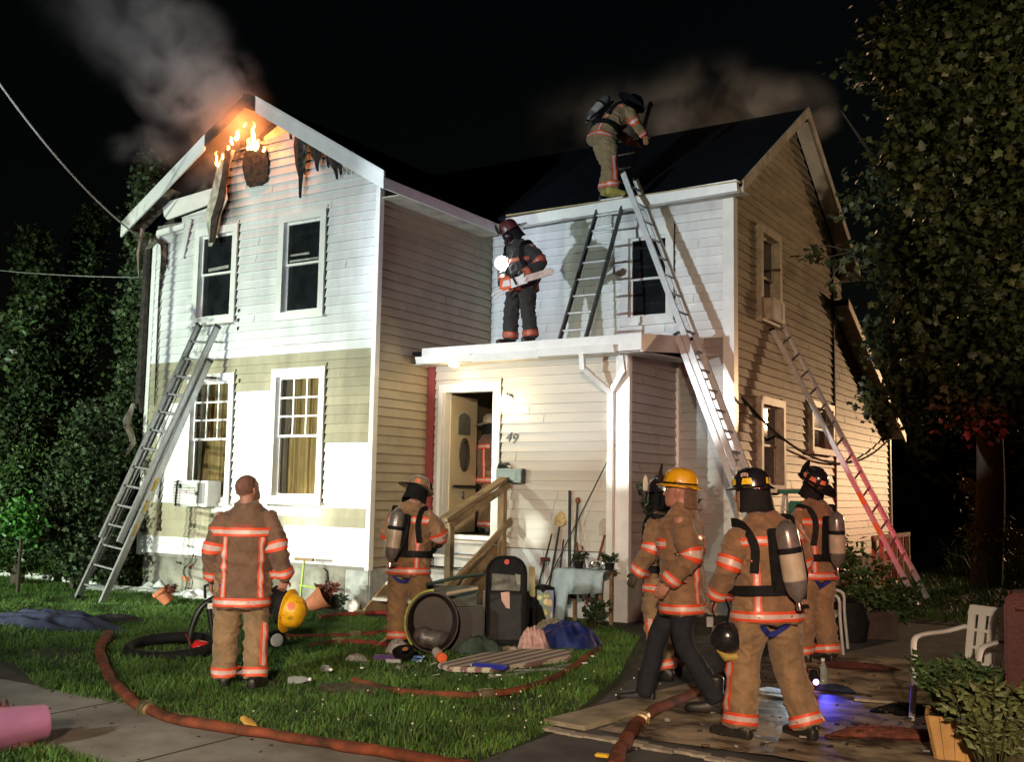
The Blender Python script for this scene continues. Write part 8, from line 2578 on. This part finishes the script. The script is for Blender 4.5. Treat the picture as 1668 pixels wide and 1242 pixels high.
def grass(name, poly, dens, h, wd, m, seed, thin=None):
    rg = np.random.default_rng(seed)
    A = np.array(poly)
    lo, hi = A.min(0), A.max(0)
    n = int((hi[0] - lo[0]) * (hi[1] - lo[1]) * dens)
    P = lo + rg.random((n, 2)) * (hi - lo)
    P = P[in_poly(P, poly)]
    # tufts: keep more where a slow wave field is high
    f = 0.5 + 0.25 * np.sin(P[:, 0] * 3.1 + np.sin(P[:, 1] * 2.3) * 1.7) + 0.25 * np.sin(P[:, 1] * 4.3 + np.sin(P[:, 0] * 1.9 + 1) * 2)
    P = P[rg.random(len(P)) < 0.45 + 0.55 * f]
    if thin is not None:
        P = P[rg.random(len(P)) < thin(P)]
    n = len(P)
    a = rg.random(n) * 6.283
    hh = h * (0.45 + 0.75 * rg.random(n)) * (0.75 + 0.5 * (0.5 + 0.5 * np.sin(P[:, 0] * 2.2 + 1.3 * np.sin(P[:, 1] * 2.9))))
    lean = 0.25 + 0.65 * rg.random(n)
    la = rg.random(n) * 6.283
    W = wd * (0.6 + 0.7 * rg.random(n))
    dx, dy = np.cos(a) * W, np.sin(a) * W
    lx, ly = np.cos(la) * lean * hh, np.sin(la) * lean * hh
    z0 = np.zeros(n)
    v = np.empty((n, 5, 3), np.float32)
    v[:, 0] = np.c_[P[:, 0] - dx, P[:, 1] - dy, z0]
    v[:, 1] = np.c_[P[:, 0] + dx, P[:, 1] + dy, z0]
    v[:, 2] = np.c_[P[:, 0] + dx * 0.7 + lx * 0.35, P[:, 1] + dy * 0.7 + ly * 0.35, hh * 0.6]
    v[:, 3] = np.c_[P[:, 0] - dx * 0.7 + lx * 0.35, P[:, 1] - dy * 0.7 + ly * 0.35, hh * 0.6]
    v[:, 4] = np.c_[P[:, 0] + lx, P[:, 1] + ly, hh * (1 - 0.25 * lean)]
    me = bpy.data.meshes.new(name)
    me.vertices.add(n * 5)
    me.vertices.foreach_set('co', v.reshape(-1))
    idx = np.array([0, 1, 2, 3, 3, 2, 4])
    li = (idx[None] + (np.arange(n) * 5)[:, None]).reshape(-1)
    me.loops.add(len(li)); me.loops.foreach_set('vertex_index', li.astype(np.int32))
    ls = np.tile([4, 3], n)
    me.polygons.add(2 * n)
    me.polygons.foreach_set('loop_start', np.concatenate([[0], np.cumsum(ls)[:-1]]).astype(np.int32))
    me.polygons.foreach_set('loop_total', ls.astype(np.int32))
    me.update(calc_edges=True)
    me.materials.append(m)
    o = bpy.data.objects.new(name, me)
    C.objects.link(o)
    o['kind'] = 'stuff'
    return o


M_GRASS = mat('grass_blade', (0.045, 0.10, 0.018), 0.6, var=0.4, scale=1.6, col2=(0.105, 0.20, 0.04), spec=0.3)
island_tint(M_GRASS, 0.55, 1.45)
M_GRASSY = mat('dry_tall_grass', (0.09, 0.11, 0.03), 0.7, var=0.4, scale=1.6, spec=0.3)
tag(grass('grass', [(-18, 5.95), (-9.2, 5.95), (-7.9, 5.36), (-3.70, 5.30), (-3.8, 6.5), (-4.3, 8.6), (-5.3, 11.2), (-6.6, 12.3), (-8.0, 12.3), (-8.1, 10.9), (-9.6, 10.6), (-12.6, 10.9), (-18, 11.0)], 3100, 0.068, 0.0052, M_GRASS, 3,
          thin=lambda P: np.clip(1.15 - np.exp(-((P[:, 0] + 9.4) ** 2 + (P[:, 1] - 6.5) ** 2 * 3) / 0.9) - 0.8 * np.exp(-((P[:, 0] + 5.9) ** 2 + (P[:, 1] - 8.5) ** 2 * 2) / 0.8) - 0.7 * np.exp(-((P[:, 0] + 7.2) ** 2 * 2 + (P[:, 1] - 9.6) ** 2) / 0.7) - 0.6 * np.exp(-((P[:, 0] + 4.5) ** 2 * 2 + (P[:, 1] - 7.4) ** 2) / 0.4), 0.05, 1)), 'short trampled green lawn in front of the house', 'grass')
tag(grass('grass', [(-9.5, 2.6), (-5.0, 2.6), (-5.0, 4.05), (-6.0, 4.24), (-9.5, 4.24)], 3200, 0.10, 0.006, M_GRASS, 4), 'grass verge at the lower left between the sidewalk and the street', 'grass')
tag(grass('tall_grass', [(-4.3, 24.3), (6, 20.0), (8, 28), (-4.3, 30)], 160, 0.75, 0.014, M_GRASSY, 5), 'tall rough grass lit at the back of the garden', 'grass')
tag(grass('grass', [(-5.0, 15.4), (6, 15.4), (6, 22), (-5.0, 24)], 260, 0.12, 0.012, M_GRASS, 6), 'unlit dark grass beside the tan gable wall', 'grass')
tag(grass('grass', [(-20, 11.0), (-14.4, 11.0), (-14.4, 16), (-20, 18)], 300, 0.35, 0.012, M_GRASS, 7), 'rough grass at the foot of the conifers', 'grass')
# scattered debris and clover heads in the lawn
rg = np.random.default_rng(9)
q = MB()
for k in range(70):
    x, y = rg.uniform(-6.2, -3.8), rg.uniform(5.6, 8.8)
    s = rg.uniform(0.004, 0.009)
    q.lathe((x, y, rg.uniform(0.05, 0.085)), (0, 0, 1), [(0, s * 0.4), (s, s), (2 * s, s * 0.3)], 6)
o = q.build('clover_flowers', mat('clover_white', (0.62, 0.62, 0.52), 0.8), kind='stuff'); tag(o, 'tiny white clover heads dotted over the lawn near the tarp', 'flowers', kind='stuff')
q = MB()
for k in range(160):
    x, y = rg.uniform(-13.5, -3.2), rg.uniform(4.3, 5.9)
    s = rg.uniform(0.004, 0.013)
    a = rg.uniform(0, 3.1)
    q.obox((x, y, 0.016 + s * 0.2), (s * math.cos(a), s * math.sin(a), 0), (-s * 0.5 * math.sin(a), s * 0.5 * math.cos(a), 0), (0, 0, s * 0.25))
o = q.build('soil_crumbs', M_SOIL, kind='stuff'); tag(o, 'crumbs of soil scattered along the sidewalk edge', 'soil', kind='stuff')
q = MB(); q.box((-20, 11.02, 0), (-14.5, 11.10, 0.12)); o = q.build('garden_edging', M_TRIM, bevel=0.01); tag(o, 'pale garden edging board on the ground at the far left', 'edging')

# ------------------------------------------------------------------ smoke and fire
def smoke(name, label, path, rads, blobs, dens, col, nscale, seed):
    """closed plume; density from soft overlapping puffs broken up by noise"""
    q = MB(); q.tube(spline(path, 28), [r.x for r in spline([V((a, 0, 0)) for a in rads], 28)], 16)
    m = bpy.data.materials.new(name)
    m.use_nodes = True
    t = m.node_tree
    for n in list(t.nodes):
        t.nodes.remove(n)
    N, L = t.nodes, t.links
    out = N.new('ShaderNodeOutputMaterial'); pv = N.new('ShaderNodeVolumePrincipled')
    pv.inputs['Color'].default_value = list(col) + [1]
    pv.inputs['Anisotropy'].default_value = 0.0
    tc = N.new('ShaderNodeTexCoord')
    nz = N.new('ShaderNodeTexNoise'); nz.inputs['Scale'].default_value = nscale; nz.inputs['Detail'].default_value = 5; nz.inputs['Roughness'].default_value = 0.58; nz.inputs['Distortion'].default_value = 0.5
    mpn = N.new('ShaderNodeMapping'); mpn.inputs['Location'].default_value = (seed, seed * 2, 0)
    L.new(tc.outputs['Object'], mpn.inputs[0]); L.new(mpn.outputs[0], nz.inputs['Vector'])
    last = None
    for c, r, k in blobs:
        sb = N.new('ShaderNodeVectorMath'); sb.operation = 'SUBTRACT'; sb.inputs[1].default_value = tuple(c)
        L.new(tc.outputs['Object'], sb.inputs[0])
        dv = N.new('ShaderNodeVectorMath'); dv.operation = 'DIVIDE'; dv.inputs[1].default_value = (r, r, r) if not isinstance(r, tuple) else r
        L.new(sb.outputs[0], dv.inputs[0])
        ln = N.new('ShaderNodeVectorMath'); ln.operation = 'LENGTH'; L.new(dv.outputs[0], ln.inputs[0])
        mr = N.new('ShaderNodeMapRange'); mr.interpolation_type = 'SMOOTHSTEP'; mr.inputs['From Min'].default_value = 1; mr.inputs['From Max'].default_value = 0; mr.inputs['To Min'].default_value = 0; mr.inputs['To Max'].default_value = k
        L.new(ln.outputs['Value'], mr.inputs['Value'])
        if last is None:
            last = mr.outputs[0]
        else:
            ad = N.new('ShaderNodeMath'); ad.operation = 'ADD'; L.new(last, ad.inputs[0]); L.new(mr.outputs[0], ad.inputs[1]); last = ad.outputs[0]
    nr = N.new('ShaderNodeMapRange'); nr.inputs['From Min'].default_value = 0.40; nr.inputs['From Max'].default_value = 0.68; nr.inputs['To Min'].default_value = 0.0; nr.inputs['To Max'].default_value = 1.0
    L.new(nz.outputs['Fac'], nr.inputs['Value'])
    m1 = N.new('ShaderNodeMath'); m1.operation = 'MULTIPLY'; L.new(last, m1.inputs[0]); L.new(nr.outputs[0], m1.inputs[1])
    m2 = N.new('ShaderNodeMath'); m2.operation = 'MULTIPLY'; m2.inputs[1].default_value = dens; L.new(m1.outputs[0], m2.inputs[0])
    L.new(m2.outputs[0], pv.inputs['Density']); L.new(pv.outputs[0], out.inputs['Volume'])
    o = q.build(name, m, smooth=True)
    return tag(o, label, 'smoke', kind='stuff')


def on_front(x, y, d=0.0):
    return on_y(x, y, FY - d)


a0, a1, a2, a3, a4, a5 = on_front(390, 215), on_front(345, 150, 0.1), on_front(285, 80), on_front(215, 30), on_front(150, -40), on_front(100, -120)
smoke('smoke_plume', 'grey smoke drifting up to the left from the burning gable', [on_front(400, 290, 0.15), a0, a1, a2, a3, a4, a5], [0.6, 1.0, 1.15, 1.3, 1.5, 1.7, 1.8],
      [(a0, 0.9, 1.0), (on_front(388, 190, 0.55), 0.6, 2.2), (on_front(350, 235, 0.5), 0.5, 1.6), (on_front(350, 190, 0.2), 0.75, 1.1), (a1, 1.0, 0.8), (a2, 1.2, 0.45), (a3, 1.45, 0.22), (a4, 1.6, 0.10), (on_front(270, 140, 0.3), 0.8, 0.5), (on_front(370, 160, 0.2), 0.6, 0.9)], 3.0, (0.55, 0.55, 0.53), 1.5, 3.0)
l0 = on_front(330, 270, 0.2)
smoke('smoke_plume', 'thin low smoke hanging beside the left rake of the burning gable', [on_front(385, 300, 0.1), on_front(330, 270, 0.15), on_front(265, 240, 0.2), on_front(195, 240, 0.2)], [0.45, 0.65, 0.7, 0.5],
      [(on_front(320, 280, 0.15), (0.7, 0.6, 0.6), 1.1), (on_front(265, 235, 0.2), (0.7, 0.6, 0.5), 0.8), (on_front(210, 245, 0.2), (0.5, 0.5, 0.35), 0.6)], 1.9, (0.45, 0.46, 0.47), 1.9, 6.0)
r0, r1, r2, r3 = V((-4.9, 17.2, 8.35)), V((-6.2, 17.3, 8.6)), V((-8.0, 17.4, 8.8)), V((-10.6, 17.5, 9.0))
smoke('smoke_plume', 'brownish smoke rolling off the right end of the rear roof ridge', [V((-4.6, 17.2, 7.8)), r0, r1, r2, r3], [0.45, 0.75, 1.2, 1.5, 1.4],
      [(V((-5.15, 17.2, 8.25)), 0.75, 1.1), (V((-6.0, 17.2, 8.5)), (1.1, 0.8, 0.75), 1.0), (V((-7.2, 17.3, 8.6)), (1.8, 0.9, 0.95), 0.65), (V((-9.2, 17.4, 8.8)), (2.2, 1.0, 1.1), 0.35), (V((-4.8, 17.2, 8.0)), 0.42, 1.2), (V((-6.9, 17.3, 9.2)), (1.5, 0.8, 0.6), 0.25)], 1.4, (0.60, 0.52, 0.44), 1.2, 9.0)


def flame_mat():
    m = bpy.data.materials.new('flame')
    m.use_nodes = True
    t = m.node_tree
    for n in list(t.nodes):
        t.nodes.remove(n)
    N, L = t.nodes, t.links
    out = N.new('ShaderNodeOutputMaterial'); em = N.new('ShaderNodeEmission'); tr = N.new('ShaderNodeBsdfTransparent'); mx = N.new('ShaderNodeMixShader')
    tc = N.new('ShaderNodeTexCoord'); sp = N.new('ShaderNodeSeparateXYZ'); L.new(tc.outputs['Generated'], sp.inputs[0])
    rp = N.new('ShaderNodeValToRGB'); e = rp.color_ramp.elements
    e[0].color = (1.0, 0.62, 0.22, 1); e[1].color = (1.0, 0.13, 0.02, 1)
    L.new(sp.outputs['Z'], rp.inputs[0]); L.new(rp.outputs[0], em.inputs[0]); em.inputs[1].default_value = 16.0
    lw = N.new('ShaderNodeLayerWeight'); lw.inputs[0].default_value = 0.35
    nz = N.new('ShaderNodeTexNoise'); nz.inputs['Scale'].default_value = 5; L.new(tc.outputs['Object'], nz.inputs['Vector'])
    ad = N.new('ShaderNodeMath'); ad.operation = 'MULTIPLY'; L.new(lw.outputs['Facing'], ad.inputs[0]); ad.inputs[1].default_value = 1.1
    cl = N.new('ShaderNodeMath'); cl.operation = 'MINIMUM'; cl.inputs[1].default_value = 0.9; L.new(ad.outputs[0], cl.inputs[0])
    L.new(cl.outputs[0], mx.inputs[0]); L.new(em.outputs[0], mx.inputs[1]); L.new(tr.outputs[0], mx.inputs[2]); L.new(mx.outputs[0], out.inputs[0])
    return m


M_FLAME = flame_mat()
fire = thing('fire', 'orange flames licking out of the burnt hole in the front gable', 'fire', on_front(400, 240, 0.1))
for (x, y0, y1, wpx) in ((412, 242, 197, 9), (418, 243, 226, 7), (405, 242, 224, 6), (386, 226, 211, 8), (377, 234, 222, 5), (372, 246, 237, 4), (353, 270, 246, 5), (363, 258, 250, 4), (398, 206, 200, 2), (430, 246, 238, 4)):
    b, t = on_front(x, y0, 0.10), on_front(x + random.uniform(-2, 3), y1, 0.12)
    wv = wpx * b.y / FPX * 1.15
    n = 10
    pts = [b.lerp(t, k / n) + V((0.018 * math.sin(k * 1.3 + x), 0.015 * math.cos(k * 1.7 + x), 0)) for k in range(n + 1)]
    rad = [max(0.004, wv * (0.65 + 0.9 * (k / n)) * (1 - (k / n)) ** 0.8 + 0.003) for k in range(n + 1)]
    q = MB(); q.tube(pts, rad, 10, flat=0.7, up=(0, 1, 0)); q.build('flame', M_FLAME, fire, smooth=True)
lamp('fire_glow', 'POINT', on_front(400, 215, 0.05), 95, (1.0, 0.26, 0.06), size=0.25)
lamp('fire_glow', 'POINT', on_front(395, 208, 0.42), 34, (1.0, 0.26, 0.06), size=0.12)
lamp('fire_glow', 'POINT', on_front(362, 250, -0.15), 26, (1.0, 0.26, 0.06), size=0.15)
lamp('fire_glow', 'POINT', on_front(385, 205, -0.5), 24, (1.0, 0.3, 0.08), size=0.3)

for o in bpy.data.objects:
    if '_world' in o:
        del o['_world']
print('BOARDS', NB[0])
